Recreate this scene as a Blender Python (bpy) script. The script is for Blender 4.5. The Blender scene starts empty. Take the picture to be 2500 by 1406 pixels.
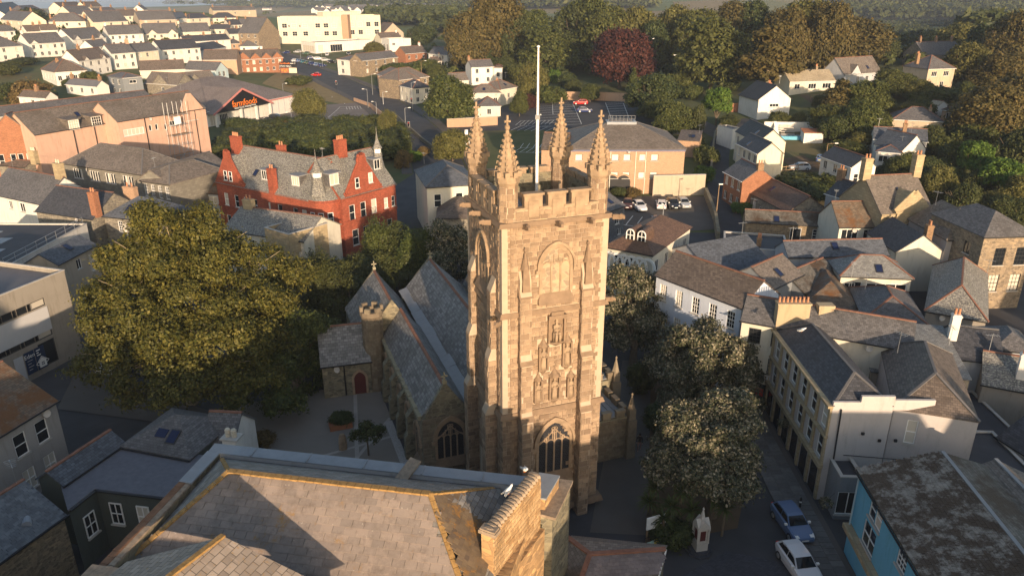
import bpy, math, random
import numpy as np
from mathutils import Vector, Matrix
random.seed(7)
SC = bpy.context.scene
COL = SC.collection
R = math.radians
# ------------------------------------------------------------------ camera, sky, sun, exposure
F_PX, TILT, CAM_H = 1830.0, R(21.6), 37.3
cam_d = bpy.data.cameras.new("camera"); cam = bpy.data.objects.new("camera", cam_d); COL.objects.link(cam)
cam.location = (0, 0, CAM_H); cam.rotation_euler = (R(90) - TILT, 0, 0)
cam_d.sensor_width = 36; cam_d.lens = 36 * F_PX / 2500; cam_d.clip_start = 0.5; cam_d.clip_end = 20000
SC.camera = cam
SUN_AZ, SUN_EL = R(14), R(9.6)         # azimuth measured from behind the camera towards its right
W = bpy.data.worlds.new("World"); SC.world = W; W.use_nodes = True
nt = W.node_tree; bg = nt.nodes["Background"]
sky = nt.nodes.new("ShaderNodeTexSky"); sky.sky_type = 'NISHITA'; sky.sun_disc = False
sky.sun_elevation = SUN_EL; sky.sun_rotation = R(180) - SUN_AZ
sky.air_density = 1.0; sky.dust_density = 1.6; sky.ozone_density = 1.0
nt.links.new(sky.outputs[0], bg.inputs[0]); bg.inputs[1].default_value = 0.15
sd = bpy.data.lights.new("sun", 'SUN'); sun = bpy.data.objects.new("sun", sd); COL.objects.link(sun)
sd.energy = 5.0; sd.angle = R(0.6); sd.color = (1.0, 0.745, 0.50)
S_DIR = Vector((math.sin(SUN_AZ) * math.cos(SUN_EL), -math.cos(SUN_AZ) * math.cos(SUN_EL), math.sin(SUN_EL)))
sun.rotation_euler = S_DIR.to_track_quat('Z', 'Y').to_euler(); sun.location = (40, -160, 90)
VS = SC.view_settings
VS.view_transform = 'Standard'; VS.look = 'None'; VS.gamma = 1; VS.use_curve_mapping = False
VS.exposure = 0.68
SC.render.engine = 'CYCLES'
cy = SC.cycles
cy.use_denoising = True
cy.max_bounces = 5; cy.diffuse_bounces = 3; cy.glossy_bounces = 2; cy.transmission_bounces = 2; cy.transparent_max_bounces = 4; cy.volume_bounces = 0
# ------------------------------------------------------------------ surveying: a sight line of the photograph meets a level or the ground
_c, _s = math.cos(TILT), math.sin(TILT)
def ray(px, py):
    u = (px - 1250) / F_PX; v = (703 - py) / F_PX
    return u, _c + v * _s, -_s + v * _c
def P(px, py, z):
    d = ray(px, py); t = (z - CAM_H) / d[2]
    return Vector((d[0] * t, d[1] * t, z))
def proj(x, y, z):
    dz = z - CAM_H; dep = y * _c - dz * _s
    return 1250 + F_PX * x / dep, 703 - F_PX * (y * _s + dz * _c) / dep, dep
CTRL = [(x, y, 0) for x in (-70, -35, 0, 35, 70) for y in (-60, -25, 10, 45, 80)] + [
 (-51,73,0),(-80,100,.5),(66,94,.4),(100,60,0),(-100,40,0),(40,100,1),(0,100,.5),(-40,110,.5),(-60,140,1.5),(21,119,3),(8,119,3),(20,150,4.6),(60,119,2),
 (30,193,6),(15,193,6),(15,214,8),(40,214,9),(63,183,9),(77,200,13),(93,205,16),(120,219,17),(75,144,7),(63,116,2),(110,150,6),(140,180,10),(110,110,2),
 (-20,160,1.2),(-20,190,1.5),(-36,225,1.7),(-54,268,2.5),(-84,330,4.2),(-108,370,6.4),(-50,232,1),(-75,240,1.2),(-115,225,8.2),(-90,195,3),(-179,300,13),(-150,280,12),
 (-93,395,8.6),(-60,395,8.6),(-230,420,20),(-275,560,25),(-245,400,21),(-178,280,13.8),(-141,240,9.5),(-138,215,8.2),(-103,150,2),(22,288,9),(63,260,9),(-8,320,12),
 (-23,290,8),(-60,450,11),(40,360,14),(80,330,16),(120,300,18),(0,400,14),(131,200,10.3),(210,330,18),(180,250,14),(358,730,5),(250,600,6),(450,900,8),(600,700,12),(300,450,12),
 (-130,1000,14),(-300,1000,5),(-500,900,0),(0,1400,30),(-600,1500,-20),(600,1500,50),(1000,1200,60),(1500,2500,95),(500,2500,75),(-200,2500,20),(-1500,3000,-35),(-800,3000,-25),
 (-1000,700,0),(-700,500,10),(300,1200,28),(900,2000,80),(2500,3500,120),(500,4500,60),(-3000,4500,-40),(-1000,4500,-40),(3000,1500,90),(-3000,1500,-20),(400,200,14),(-400,150,12),(-250,200,12),(200,80,2),(-200,60,6),(-160,130,5)]
_cp = np.array(CTRL, float)
_xs = np.unique(np.concatenate([np.arange(-260, 261, 4.0), 260 + 4 * np.cumsum(1.12 ** np.arange(46)), -260 - 4 * np.cumsum(1.12 ** np.arange(46))]))
_ys = np.unique(np.concatenate([np.arange(-80, 461, 4.0), 460 + 4 * np.cumsum(1.12 ** np.arange(50)), [-160, -320]]))
_X, _Y = np.meshgrid(_xs, _ys)
_num = np.zeros_like(_X); _den = np.zeros_like(_X)
for x, y, z in CTRL:
    sft = 14 + 0.05 * math.hypot(x, y)
    w = 1 / ((_X - x) ** 2 + (_Y - y) ** 2 + sft * sft) ** 1.6 * (sft ** 1.2)
    _num += w * z; _den += w
_Z = _num / _den
def tz(x, y):
    i = min(max(np.searchsorted(_xs, x) - 1, 0), len(_xs) - 2); j = min(max(np.searchsorted(_ys, y) - 1, 0), len(_ys) - 2)
    a = (x - _xs[i]) / (_xs[i + 1] - _xs[i]); b = (y - _ys[j]) / (_ys[j + 1] - _ys[j])
    return float(_Z[j, i] * (1 - a) * (1 - b) + _Z[j, i + 1] * a * (1 - b) + _Z[j + 1, i] * (1 - a) * b + _Z[j + 1, i + 1] * a * b)
def hit(px, py, h=0.0):
    """first point of the sight line that lies h above the ground"""
    d = ray(px, py); t = 8.0
    while t < 9000:
        x, y, z = d[0] * t, d[1] * t, CAM_H + d[2] * t
        if z < tz(x, y) + h:
            lo, hi = t / 1.02 - 1, t
            for _ in range(24):
                m = (lo + hi) / 2
                if CAM_H + d[2] * m < tz(d[0] * m, d[1] * m) + h: hi = m
                else: lo = m
            return Vector((d[0] * hi, d[1] * hi, CAM_H + d[2] * hi))
        t = t * 1.02 + .5
    return Vector((d[0] * t, d[1] * t, 0))
# ------------------------------------------------------------------ materials
def _mix(nt, a, b, fac, mode='MIX'):
    n = nt.nodes.new("ShaderNodeMix"); n.data_type = 'RGBA'; n.blend_type = mode
    for sock, v in ((n.inputs[0], fac), (n.inputs[6], a), (n.inputs[7], b)):
        if hasattr(v, 'is_linked'): nt.links.new(v, sock)
        elif isinstance(v, (int, float)): sock.default_value = v
        else: sock.default_value = (*v, 1)
    return n.outputs[2]
def _noise(nt, vec, scale, detail=4, rough=.6, sx=None):
    n = nt.nodes.new("ShaderNodeTexNoise"); n.inputs['Scale'].default_value = scale; n.inputs['Detail'].default_value = detail; n.inputs['Roughness'].default_value = rough
    if sx:
        m = nt.nodes.new("ShaderNodeMapping"); m.inputs['Scale'].default_value = sx; nt.links.new(vec, m.inputs[0]); vec = m.outputs[0]
    nt.links.new(vec, n.inputs['Vector']); return n.outputs['Fac']
def _ramp(nt, fac, a, b):
    n = nt.nodes.new("ShaderNodeMapRange"); n.inputs[1].default_value = a; n.inputs[2].default_value = b; nt.links.new(fac, n.inputs[0]); return n.outputs[0]
def _base(name, rough):
    m = bpy.data.materials.new(name); m.use_nodes = True; nt = m.node_tree; b = nt.nodes["Principled BSDF"]
    b.inputs['Roughness'].default_value = rough
    try: b.inputs['Specular IOR Level'].default_value = .3
    except Exception: pass
    return m, nt, b
def _bump(nt, b, h, strength, dist):
    n = nt.nodes.new("ShaderNodeBump"); n.inputs['Strength'].default_value = strength; n.inputs['Distance'].default_value = dist
    nt.links.new(h, n.inputs['Height']); nt.links.new(n.outputs[0], b.inputs['Normal'])
def scale(c, k): return tuple(min(1, x * k) for x in c)
def m_plain(name, c, rough=.6, metal=0, var=.25, nscale=1.2):
    m, nt, b = _base(name, rough); b.inputs['Metallic'].default_value = metal
    tc = nt.nodes.new("ShaderNodeTexCoord")
    f = _noise(nt, tc.outputs['Object'], nscale)
    nt.links.new(_mix(nt, scale(c, 1 - var), scale(c, 1 + var), f), b.inputs['Base Color']); return m
def m_render(name, c, stain=.5, rough=.85):
    """painted render, with rain streaks and dirt"""
    m, nt, b = _base(name, rough)
    tc = nt.nodes.new("ShaderNodeTexCoord"); uv = tc.outputs['UV']
    f1 = _noise(nt, uv, 1.0, 5, .65, (1.6, .25, 1)); f2 = _noise(nt, tc.outputs['Object'], .35, 5, .7); f3 = _noise(nt, uv, 9, 3, .6)
    g = _mix(nt, c, scale((c[0], c[1] * .96, c[2] * .88), .62), _ramp(nt, f1, .52, .95 - .25 * stain))
    g = _mix(nt, g, scale(c, .72), _ramp(nt, f2, .5, 1.05 - .3 * stain))
    g = _mix(nt, g, scale(c, 1.1), _ramp(nt, f3, .4, 1.2))
    nt.links.new(g, b.inputs['Base Color']); _bump(nt, b, f3, .25, .02); return m
def m_slate(name, c, size=(.3, .2), var=.3, lichen=None, moss=None, streak=.3, rough=.62, gap=.05):
    m, nt, b = _base(name, rough)
    tc = nt.nodes.new("ShaderNodeTexCoord"); uv = tc.outputs['UV']; ob = tc.outputs['Object']
    br = nt.nodes.new("ShaderNodeTexBrick"); nt.links.new(uv, br.inputs['Vector'])
    br.inputs['Scale'].default_value = 1; br.inputs['Brick Width'].default_value = size[0]; br.inputs['Row Height'].default_value = size[1]
    br.inputs['Mortar Size'].default_value = gap * size[1]; br.inputs['Mortar Smooth'].default_value = .2; br.inputs['Bias'].default_value = 0
    br.inputs['Color1'].default_value = (*scale(c, 1 - var), 1); br.inputs['Color2'].default_value = (*scale(c, 1 + var), 1); br.inputs['Mortar'].default_value = (*scale(c, .35), 1)
    f1 = _noise(nt, ob, .22, 5, .65); f2 = _noise(nt, uv, 1.5, 4, .65, (2.2, .28, 1)); f3 = _noise(nt, uv, 5.5, 4, .75)
    g = _mix(nt, br.outputs['Color'], scale((c[0] * 1.05, c[1], c[2] * .92), .55), _ramp(nt, f1, .48, .78))
    g = _mix(nt, g, scale(c, 1.75), _mul(nt, _ramp(nt, f2, .56, .8), streak))
    if lichen: g = _mix(nt, g, lichen[0], _mul(nt, _ramp(nt, f3, .74 - .3 * lichen[1], .80 - .25 * lichen[1]), .8))
    if moss:
        f4 = _noise(nt, ob, .33, 6, .72); g = _mix(nt, g, moss[0], _mul(nt, _ramp(nt, f4, .72 - .36 * moss[1], .80 - .3 * moss[1]), .9))
    nt.links.new(g, b.inputs['Base Color'])
    h = _mix(nt, br.outputs['Fac'], (0, 0, 0), 0); inv = nt.nodes.new("ShaderNodeInvert"); nt.links.new(h, inv.inputs[1])
    hh = _mix(nt, inv.outputs[0], f3, .35); _bump(nt, b, hh, .7, .03); return m
def _mul(nt, v, k):
    n = nt.nodes.new("ShaderNodeMath"); n.operation = 'MULTIPLY'; nt.links.new(v, n.inputs[0]); n.inputs[1].default_value = k; return n.outputs[0]
def m_rubble(name, c, sc=2.4, var=.45, mortar=None, stretch=1.9):
    m, nt, b = _base(name, .9)
    tc = nt.nodes.new("ShaderNodeTexCoord"); mp = nt.nodes.new("ShaderNodeMapping"); mp.inputs['Scale'].default_value = (1, stretch, 1); nt.links.new(tc.outputs['UV'], mp.inputs[0])
    v = nt.nodes.new("ShaderNodeTexVoronoi"); v.inputs['Scale'].default_value = sc; nt.links.new(mp.outputs[0], v.inputs['Vector'])
    e = nt.nodes.new("ShaderNodeTexVoronoi"); e.feature = 'DISTANCE_TO_EDGE'; e.inputs['Scale'].default_value = sc; nt.links.new(mp.outputs[0], e.inputs['Vector'])
    sp = nt.nodes.new("ShaderNodeSeparateColor"); nt.links.new(v.outputs['Color'], sp.inputs[0])
    g = _mix(nt, scale(c, 1 - var), scale((c[0] * 1.05, c[1], c[2] * .9), 1 + var), sp.outputs[0])
    g = _mix(nt, g, (c[0] * .7, c[1] * .72, c[2] * .8), _mul(nt, sp.outputs[1], .6))
    f = _noise(nt, tc.outputs['Object'], .4, 5, .7); g = _mix(nt, g, scale(c, .5), _ramp(nt, f, .5, .85))
    g = _mix(nt, mortar or scale(c, 1.15), g, _ramp(nt, e.outputs['Distance'], .01, .07))
    nt.links.new(g, b.inputs['Base Color']); _bump(nt, b, e.outputs['Distance'], .8, .06); return m
def m_brick(name, c, size=(.24, .08), var=.25, mortar=None, stain=.4):
    m, nt, b = _base(name, .88)
    tc = nt.nodes.new("ShaderNodeTexCoord"); br = nt.nodes.new("ShaderNodeTexBrick"); nt.links.new(tc.outputs['UV'], br.inputs['Vector'])
    br.inputs['Scale'].default_value = 1; br.inputs['Brick Width'].default_value = size[0]; br.inputs['Row Height'].default_value = size[1]; br.inputs['Mortar Size'].default_value = .08 * size[1]; br.inputs['Bias'].default_value = 0
    br.inputs['Color1'].default_value = (*scale(c, 1 - var), 1); br.inputs['Color2'].default_value = (*scale(c, 1 + var), 1); br.inputs['Mortar'].default_value = (*(mortar or scale(c, .8)), 1)
    f = _noise(nt, tc.outputs['Object'], .5, 5, .7); f2 = _noise(nt, tc.outputs['UV'], 1, 4, .6, (1.5, .3, 1))
    g = _mix(nt, br.outputs['Color'], scale(c, .45), _mul(nt, _ramp(nt, f, .48, .8), stain)); g = _mix(nt, g, scale(c, .6), _mul(nt, _ramp(nt, f2, .55, .8), stain))
    nt.links.new(g, b.inputs['Base Color']); _bump(nt, b, f, .2, .03); return m
def m_piece(name, c, c2, lichen=None, rough=.85, amt=.5, white=None, grain=3.0, streak=.6):
    """for separately laid stones, slates and tiles: each piece gets its own tone; weathering runs across them"""
    m, nt, b = _base(name, rough)
    tc = nt.nodes.new("ShaderNodeTexCoord"); ge = nt.nodes.new("ShaderNodeNewGeometry"); oi = nt.nodes.new("ShaderNodeObjectInfo")
    ad = nt.nodes.new("ShaderNodeMath"); nt.links.new(ge.outputs['Random Per Island'], ad.inputs[0]); nt.links.new(oi.outputs['Random'], ad.inputs[1])
    fr = nt.nodes.new("ShaderNodeMath"); fr.operation = 'FRACT'; nt.links.new(ad.outputs[0], fr.inputs[0])
    g = _mix(nt, c, c2, fr.outputs[0]); pos = ge.outputs['Position']
    f0 = _noise(nt, pos, grain, 5, .7); g = _mix(nt, g, scale(c, .5), _ramp(nt, f0, .5, .82))
    f5 = _noise(nt, pos, .45, 6, .75); g = _mix(nt, g, scale(c, .48), _mul(nt, _ramp(nt, f5, .48, .68), .75))
    f6 = _noise(nt, pos, 1.0, 5, .7, (1.6, 1.6, .16)); g = _mix(nt, g, (c[0] * .40, c[1] * .38, c[2] * .38), _mul(nt, _ramp(nt, f6, .55, .72), streak))
    if lichen: g = _mix(nt, g, lichen, _mul(nt, _ramp(nt, _noise(nt, pos, .9, 7, .75), .72 - .3 * amt, .82 - .3 * amt), .85))
    if white: g = _mix(nt, g, white, _mul(nt, _ramp(nt, _noise(nt, pos, 4.5, 5, .8), .63, .70), .7))
    nt.links.new(g, b.inputs['Base Color']); _bump(nt, b, f0, .4, .02); return m
def m_leaf(name, cols, rough=.6, trans=.25, tint=.25):
    m = bpy.data.materials.new(name); m.use_nodes = True; nt = m.node_tree; b = nt.nodes["Principled BSDF"]; out = nt.nodes["Material Output"]
    b.inputs['Roughness'].default_value = rough
    try: b.inputs['Specular IOR Level'].default_value = .25
    except Exception: pass
    ge = nt.nodes.new("ShaderNodeNewGeometry"); oi = nt.nodes.new("ShaderNodeObjectInfo")
    cr = nt.nodes.new("ShaderNodeValToRGB"); cr.color_ramp.interpolation = 'LINEAR'
    el = cr.color_ramp.elements
    for i, (p, c) in enumerate(cols):
        e = el[i] if i < 2 else el.new(p)
        e.position = p; e.color = (*c, 1)
    nt.links.new(ge.outputs['Random Per Island'], cr.inputs[0])
    at = nt.nodes.new("ShaderNodeAttribute"); at.attribute_name = "tone"
    g = _mix(nt, scale(cols[0][1], .6), cr.outputs[0], at.outputs['Fac'])
    g2 = _mix(nt, g, (.10, .075, .02), _mul(nt, oi.outputs['Random'], tint))
    nt.links.new(g2, b.inputs['Base Color'])
    tr = nt.nodes.new("ShaderNodeBsdfTranslucent"); nt.links.new(g2, tr.inputs[0])
    mx = nt.nodes.new("ShaderNodeMixShader"); mx.inputs[0].default_value = trans
    nt.links.new(b.outputs[0], mx.inputs[1]); nt.links.new(tr.outputs[0], mx.inputs[2]); nt.links.new(mx.outputs[0], out.inputs[0]); return m
def m_glass(name, c, rough=.08, blind=0):
    m, nt, b = _base(name, rough)
    oi = nt.nodes.new("ShaderNodeObjectInfo")
    try: b.inputs['Specular IOR Level'].default_value = .5
    except Exception: pass
    g = _mix(nt, c, (.55, .5, .42), _mul(nt, _ramp(nt, oi.outputs['Random'], .74, .76), blind))
    nt.links.new(g, b.inputs['Base Color']); return m
M = {}
def mm(k, m): M[k] = m; return m
# ------------------------------------------------------------------ mesh helpers
class MB:
    def __init__(s): s.v, s.f, s.m = [], [], []
    def face(s, pts, m=0):
        n = len(s.v); s.v += [tuple(p) for p in pts]; s.f.append(tuple(range(n, n + len(pts)))); s.m.append(m); return s
    def hexa(s, p, m=0):
        """eight corners: four below, four above, both anticlockwise seen from above"""
        n = len(s.v); s.v += [tuple(q) for q in p]
        for q in ((3, 2, 1, 0), (4, 5, 6, 7), (0, 1, 5, 4), (1, 2, 6, 5), (2, 3, 7, 6), (3, 0, 4, 7)): s.f.append(tuple(n + i for i in q)); s.m.append(m)
        return s
    def box(s, x0, y0, z0, x1, y1, z1, m=0):
        return s.hexa([(x0, y0, z0), (x1, y0, z0), (x1, y1, z0), (x0, y1, z0), (x0, y0, z1), (x1, y0, z1), (x1, y1, z1), (x0, y1, z1)], m)
    def prism(s, poly, z0, z1, m=0):
        n = len(s.v); k = len(poly); s.v += [(x, y, z0) for x, y in poly] + [(x, y, z1) for x, y in poly]
        s.f.append(tuple(range(n + k - 1, n - 1, -1))); s.f.append(tuple(range(n + k, n + 2 * k))); s.m += [m, m]
        for i in range(k): j = (i + 1) % k; s.f.append((n + i, n + j, n + k + j, n + k + i)); s.m.append(m)
        return s
    def slab(s, quad, th, m=0):
        """a sheet of thickness th below an outline given anticlockwise from above"""
        q = [Vector(p) for p in quad]; nr = (q[1] - q[0]).cross(q[2] - q[0]).normalized(); n = len(s.v); k = len(q)
        s.v += [tuple(p - nr * th) for p in q] + [tuple(p) for p in q]
        s.f.append(tuple(range(n + k - 1, n - 1, -1))); s.f.append(tuple(range(n + k, n + 2 * k))); s.m += [m, m]
        for i in range(k): j = (i + 1) % k; s.f.append((n + i, n + j, n + k + j, n + k + i)); s.m.append(m)
        return s
    def tube(s, p, q, r0, r1=None, n=6, m=0, cap=True):
        p, q = Vector(p), Vector(q); r1 = r0 if r1 is None else r1; d = (q - p).normalized()
        a = d.orthogonal().normalized(); b = d.cross(a); k = len(s.v)
        for c, r in ((p, r0), (q, r1)): s.v += [tuple(c + (a * math.cos(t) + b * math.sin(t)) * r) for t in [2 * math.pi * i / n for i in range(n)]]
        for i in range(n): j = (i + 1) % n; s.f.append((k + i, k + j, k + n + j, k + n + i)); s.m.append(m)
        if cap: s.f.append(tuple(range(k + n - 1, k - 1, -1))); s.f.append(tuple(range(k + n, k + 2 * n))); s.m += [m, m]
        return s
    def path(s, pts, r, n=5, m=0):
        for a, b in zip(pts, pts[1:]): s.tube(a, b, r, r, n, m)
        return s
    def lathe(s, prof, cx=0, cy=0, n=8, m=0, ph=0, sx=1, sy=1, fn=None):
        k = len(s.v)
        for r, z in prof:
            for i in range(n):
                t = ph + 2 * math.pi * i / n; rr = r * (fn(t, z) if fn else 1); s.v.append((cx + rr * sx * math.cos(t), cy + rr * sy * math.sin(t), z))
        for a in range(len(prof) - 1):
            for i in range(n): j = (i + 1) % n; s.f.append((k + a * n + i, k + a * n + j, k + (a + 1) * n + j, k + (a + 1) * n + i)); s.m.append(m)
        s.f.append(tuple(range(k + n - 1, k - 1, -1))); e = k + (len(prof) - 1) * n; s.f.append(tuple(range(e, e + n))); s.m += [m, m]; return s
    def beam(s, p, q, w, h, up=(0, 0, 1), m=0):
        p, q, up = Vector(p), Vector(q), Vector(up); d = (q - p).normalized(); a = d.cross(up).normalized() * (w / 2); b = a.cross(d).normalized() * (h / 2)
        return s.hexa([p + a - b, q + a - b, q - a - b, p - a - b, p + a + b, q + a + b, q - a + b, p - a + b], m)
    def mesh(s, name, mats, smooth=False):
        me = bpy.data.meshes.new(name); me.from_pydata(s.v, [], s.f)
        for m in (mats if isinstance(mats, (list, tuple)) else [mats]): me.materials.append(M[m] if isinstance(m, str) else m)
        if any(s.m): me.polygons.foreach_set('material_index', s.m)
        if smooth: me.polygons.foreach_set('use_smooth', [True] * len(s.f))
        auto_uv(me); return me
    def build(s, name, mats, parent=None, loc=None, smooth=False): return link(name, s.mesh(name, mats, smooth), parent, loc)
def auto_uv(me):
    n = len(me.loops); uv = me.uv_layers.new(name="UVMap")
    co = np.empty(len(me.vertices) * 3, np.float32); me.vertices.foreach_get('co', co); co = co.reshape(-1, 3)
    vi = np.empty(n, np.int32); me.loops.foreach_get('vertex_index', vi)
    nr = np.empty(len(me.polygons) * 3, np.float32); me.polygons.foreach_get('normal', nr); nr = nr.reshape(-1, 3)
    lt = np.empty(len(me.polygons), np.int32); me.polygons.foreach_get('loop_total', lt)
    N = np.repeat(nr, lt, axis=0); T = np.stack([-N[:, 1], N[:, 0], np.zeros(n)], 1); ln = np.linalg.norm(T, axis=1)
    T = np.where((ln > .02)[:, None], T / np.maximum(ln, 1e-6)[:, None], np.array([1., 0, 0])); B = np.cross(N, T); p = co[vi]
    U = np.stack([(p * T).sum(1), (p * B).sum(1)], 1).astype(np.float32); uv.data.foreach_set('uv', U.ravel())
def link(name, me, parent=None, loc=None, rot=None):
    o = bpy.data.objects.new(name, me); COL.objects.link(o)
    if parent is not None: o.parent = parent
    if loc is not None: o.location = loc
    if rot is not None: o.rotation_euler = rot
    return o
def tag(o, label=None, cat=None, group=None, kind=None):
    for k, v in (('label', label), ('category', cat), ('group', group), ('kind', kind)):
        if v: o[k] = v
    return o
def thing(name, label, cat, loc=(0, 0, 0), rz=0, group=None):
    o = bpy.data.objects.new(name, None); COL.objects.link(o); o.location = loc; o.rotation_euler = (0, 0, rz); o.empty_display_size = .3
    return tag(o, label, cat, group)
def copy_tree(o, parent=None):
    c = o.copy(); COL.objects.link(c)
    if parent is not None: c.parent = parent
    for ch in KIDS.get(o.name, ()): copy_tree(ch, c)
    return c
KIDS = {}
def note_kids(root):
    """remember a finished model's parts so that copies can be made quickly"""
    for o in bpy.data.objects:
        if o.parent: KIDS.setdefault(o.parent.name, [])
        if o.parent and o not in KIDS[o.parent.name]: KIDS[o.parent.name].append(o)
def raw_mesh(name, co, quads, mat, tone=None):
    me = bpy.data.meshes.new(name); nv, nf = len(co), len(quads); k = quads.shape[1]
    me.vertices.add(nv); me.vertices.foreach_set('co', co.astype(np.float32).ravel())
    me.loops.add(nf * k); me.loops.foreach_set('vertex_index', quads.astype(np.int32).ravel())
    me.polygons.add(nf); me.polygons.foreach_set('loop_start', np.arange(0, nf * k, k, dtype=np.int32))
    me.materials.append(M[mat] if isinstance(mat, str) else mat)
    me.update(calc_edges=True)
    if tone is not None:
        a = me.attributes.new("tone", 'FLOAT', 'POINT'); a.data.foreach_set('value', tone.astype(np.float32))
    return me
HAZE_DENSITY = 0.00015
# ------------------------------------------------------------------ materials used throughout
LICH = (.42, .40, .33)
for k, m in dict(
 white=m_render('white_render', (.66, .635, .59)), cream=m_render('cream_render', (.63, .57, .45)), ivory=m_render('ivory_render', (.60, .56, .47)), pink=m_render('pink_render', (.52, .335, .255), .6),
 grey=m_render('grey_render', (.20, .215, .23)), palegrey=m_render('pale_grey_render', (.42, .43, .45), .3), buff=m_render('buff_render', (.44, .36, .27), .7), blue=m_render('blue_render', (.14, .40, .56), .25),
 tan=m_render('tan_render', (.46, .30, .20), .3), darkgreen=m_render('dark_green_render', (.075, .085, .075), .2), paleblue=m_render('pale_blue_render', (.42, .52, .55)), bluewhite=m_render('blue_white_render', (.55, .60, .70), .2),
 lilac=m_render('warm_grey_render', (.46, .42, .40), .35), factory=m_render('factory_cream', (.62, .565, .44), .8), concrete=m_render('concrete', (.30, .27, .23), .7), dash=m_render('pebble_dash', (.34, .32, .30), .4),
 rubble=m_rubble('rubble_stone', (.24, .19, .135)), rubblegrey=m_rubble('grey_rubble_stone', (.22, .20, .165)), rubblefine=m_rubble('fine_rubble', (.23, .18, .12), 3.2), gravestone=m_rubble('mossy_stone', (.19, .17, .12), 2.0),
 slatehung=m_slate('hung_slate', (.16, .165, .175), (.3, .18)), greyash=m_brick('grey_ashlar', (.21, .195, .165), (.75, .36), .15, None, .5), limestone=m_brick('pale_ashlar', (.38, .30, .185), (.8, .38), .14, None, .5),
 redbrick=m_brick('red_brick', (.285, .068, .036), (.24, .08), .3, (.25, .10, .065), .8), brick=m_brick('brown_brick', (.30, .135, .075), (.24, .08), .25), brickstack=m_brick('stack_brick', (.27, .17, .10), (.24, .08), .3), tanbrick=m_brick('tan_brick', (.40, .26, .17), (.24, .08), .15, None, .2),
 slate=m_slate('slate', (.125, .12, .122)), slateblue=m_slate('blue_slate', (.095, .105, .125), (.34, .22)), slatedark=m_slate('dark_slate', (.06, .062, .072), (.3, .2), .3, None, None, .2), slatepale=m_slate('pale_slate', (.20, .20, .195), (.34, .22), .25, (LICH, .5), None, .6),
 slatebrown=m_slate('brown_slate', (.135, .108, .090)), slatewarm=m_slate('warm_slate', (.165, .14, .12), (.3, .2), .3, (LICH, .25)), slatemoss=m_slate('mossy_slate', (.13, .12, .105), (.34, .24), .3, (LICH, .35), ((.055, .032, .016), .75)), slaterust=m_slate('rusty_slate', (.15, .115, .085), (.34, .22), .3, None, ((.15, .065, .02), .75)),
 slateold=m_slate('old_slate', (.16, .155, .15), (.4, .26), .35, (LICH, .8), None, .5), tilebrown=m_slate('brown_tile', (.13, .078, .055), (.3, .24), .22, None, None, .15), asbestos=m_slate('pale_cement_tile', (.36, .30, .21), (.5, .4), .12), tiledark=m_slate('dark_tile', (.05, .05, .052), (.33, .33), .2, None, None, .15, .6, .12),
 churchslate=m_slate('church_slate', (.20, .195, .19), (.42, .30), .35, (LICH, .4), None, .4), leadroof=m_plain('lead', (.25, .27, .30), .5, 0, .3), felt=m_plain('roof_felt', (.055, .057, .066), .75, 0, .35, .6), feltgrey=m_plain('grey_roof_felt', (.13, .13, .145), .8, 0, .3, .6),
 ridge=m_plain('ridge_clay', (.22, .105, .07), .85, 0, .6, 3), ridgegrey=m_plain('ridge_grey', (.13, .125, .125), .8, 0, .3, 3), lead=m_plain('lead_sheet', (.235, .24, .25), .5, 0, .2), clay=m_plain('clay_pot', (.42, .20, .11), .85, 0, .35, 4), claypale=m_plain('pale_pot', (.60, .52, .40), .85, 0, .3, 4),
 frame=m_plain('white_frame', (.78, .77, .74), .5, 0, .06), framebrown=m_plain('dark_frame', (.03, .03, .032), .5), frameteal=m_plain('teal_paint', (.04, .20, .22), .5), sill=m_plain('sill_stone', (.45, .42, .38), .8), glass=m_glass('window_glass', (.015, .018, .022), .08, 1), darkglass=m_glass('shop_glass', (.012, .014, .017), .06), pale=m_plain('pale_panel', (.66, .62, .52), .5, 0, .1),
 iron=m_plain('black_iron', (.02, .02, .022), .5, 0, .3), steel=m_plain('galvanised', (.36, .37, .38), .4, .6, .15), whitepaint=m_plain('white_paint', (.8, .8, .78), .5, 0, .08), wood=m_plain('weathered_wood', (.25, .17, .10), .85, 0, .35, 2), darkwood=m_plain('dark_wood', (.07, .045, .03), .8), doorred=m_plain('door_red', (.09, .02, .017), .6), bark=m_plain('bark', (.13, .10, .07), .95, 0, .4, 3), barkpale=m_plain('pale_bark', (.30, .24, .16), .9, 0, .3, 3),
 asphalt=m_plain('asphalt', (.056, .056, .061), .9, 0, .45, .35), carpark=m_plain('pale_tarmac', (.165, .14, .125), .92, 0, .25, .25), asphaltworn=m_plain('worn_asphalt', (.10, .09, .082), .92, 0, .25, .35), paving=m_brick('paving', (.15, .145, .14), (.9, .6), .15), setts=m_brick('setts', (.06, .062, .075), (.22, .12), .2, (.04, .04, .045)), yard=m_plain('yard_paving', (.21, .185, .16), .9, 0, .15, .5), yardband=m_plain('yard_band', (.33, .30, .27), .9), gravel=m_plain('gravel', (.34, .32, .30), 1, 0, .6, 9), earth=m_plain('earth', (.11, .075, .045), 1, 0, .4, .7),
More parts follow.
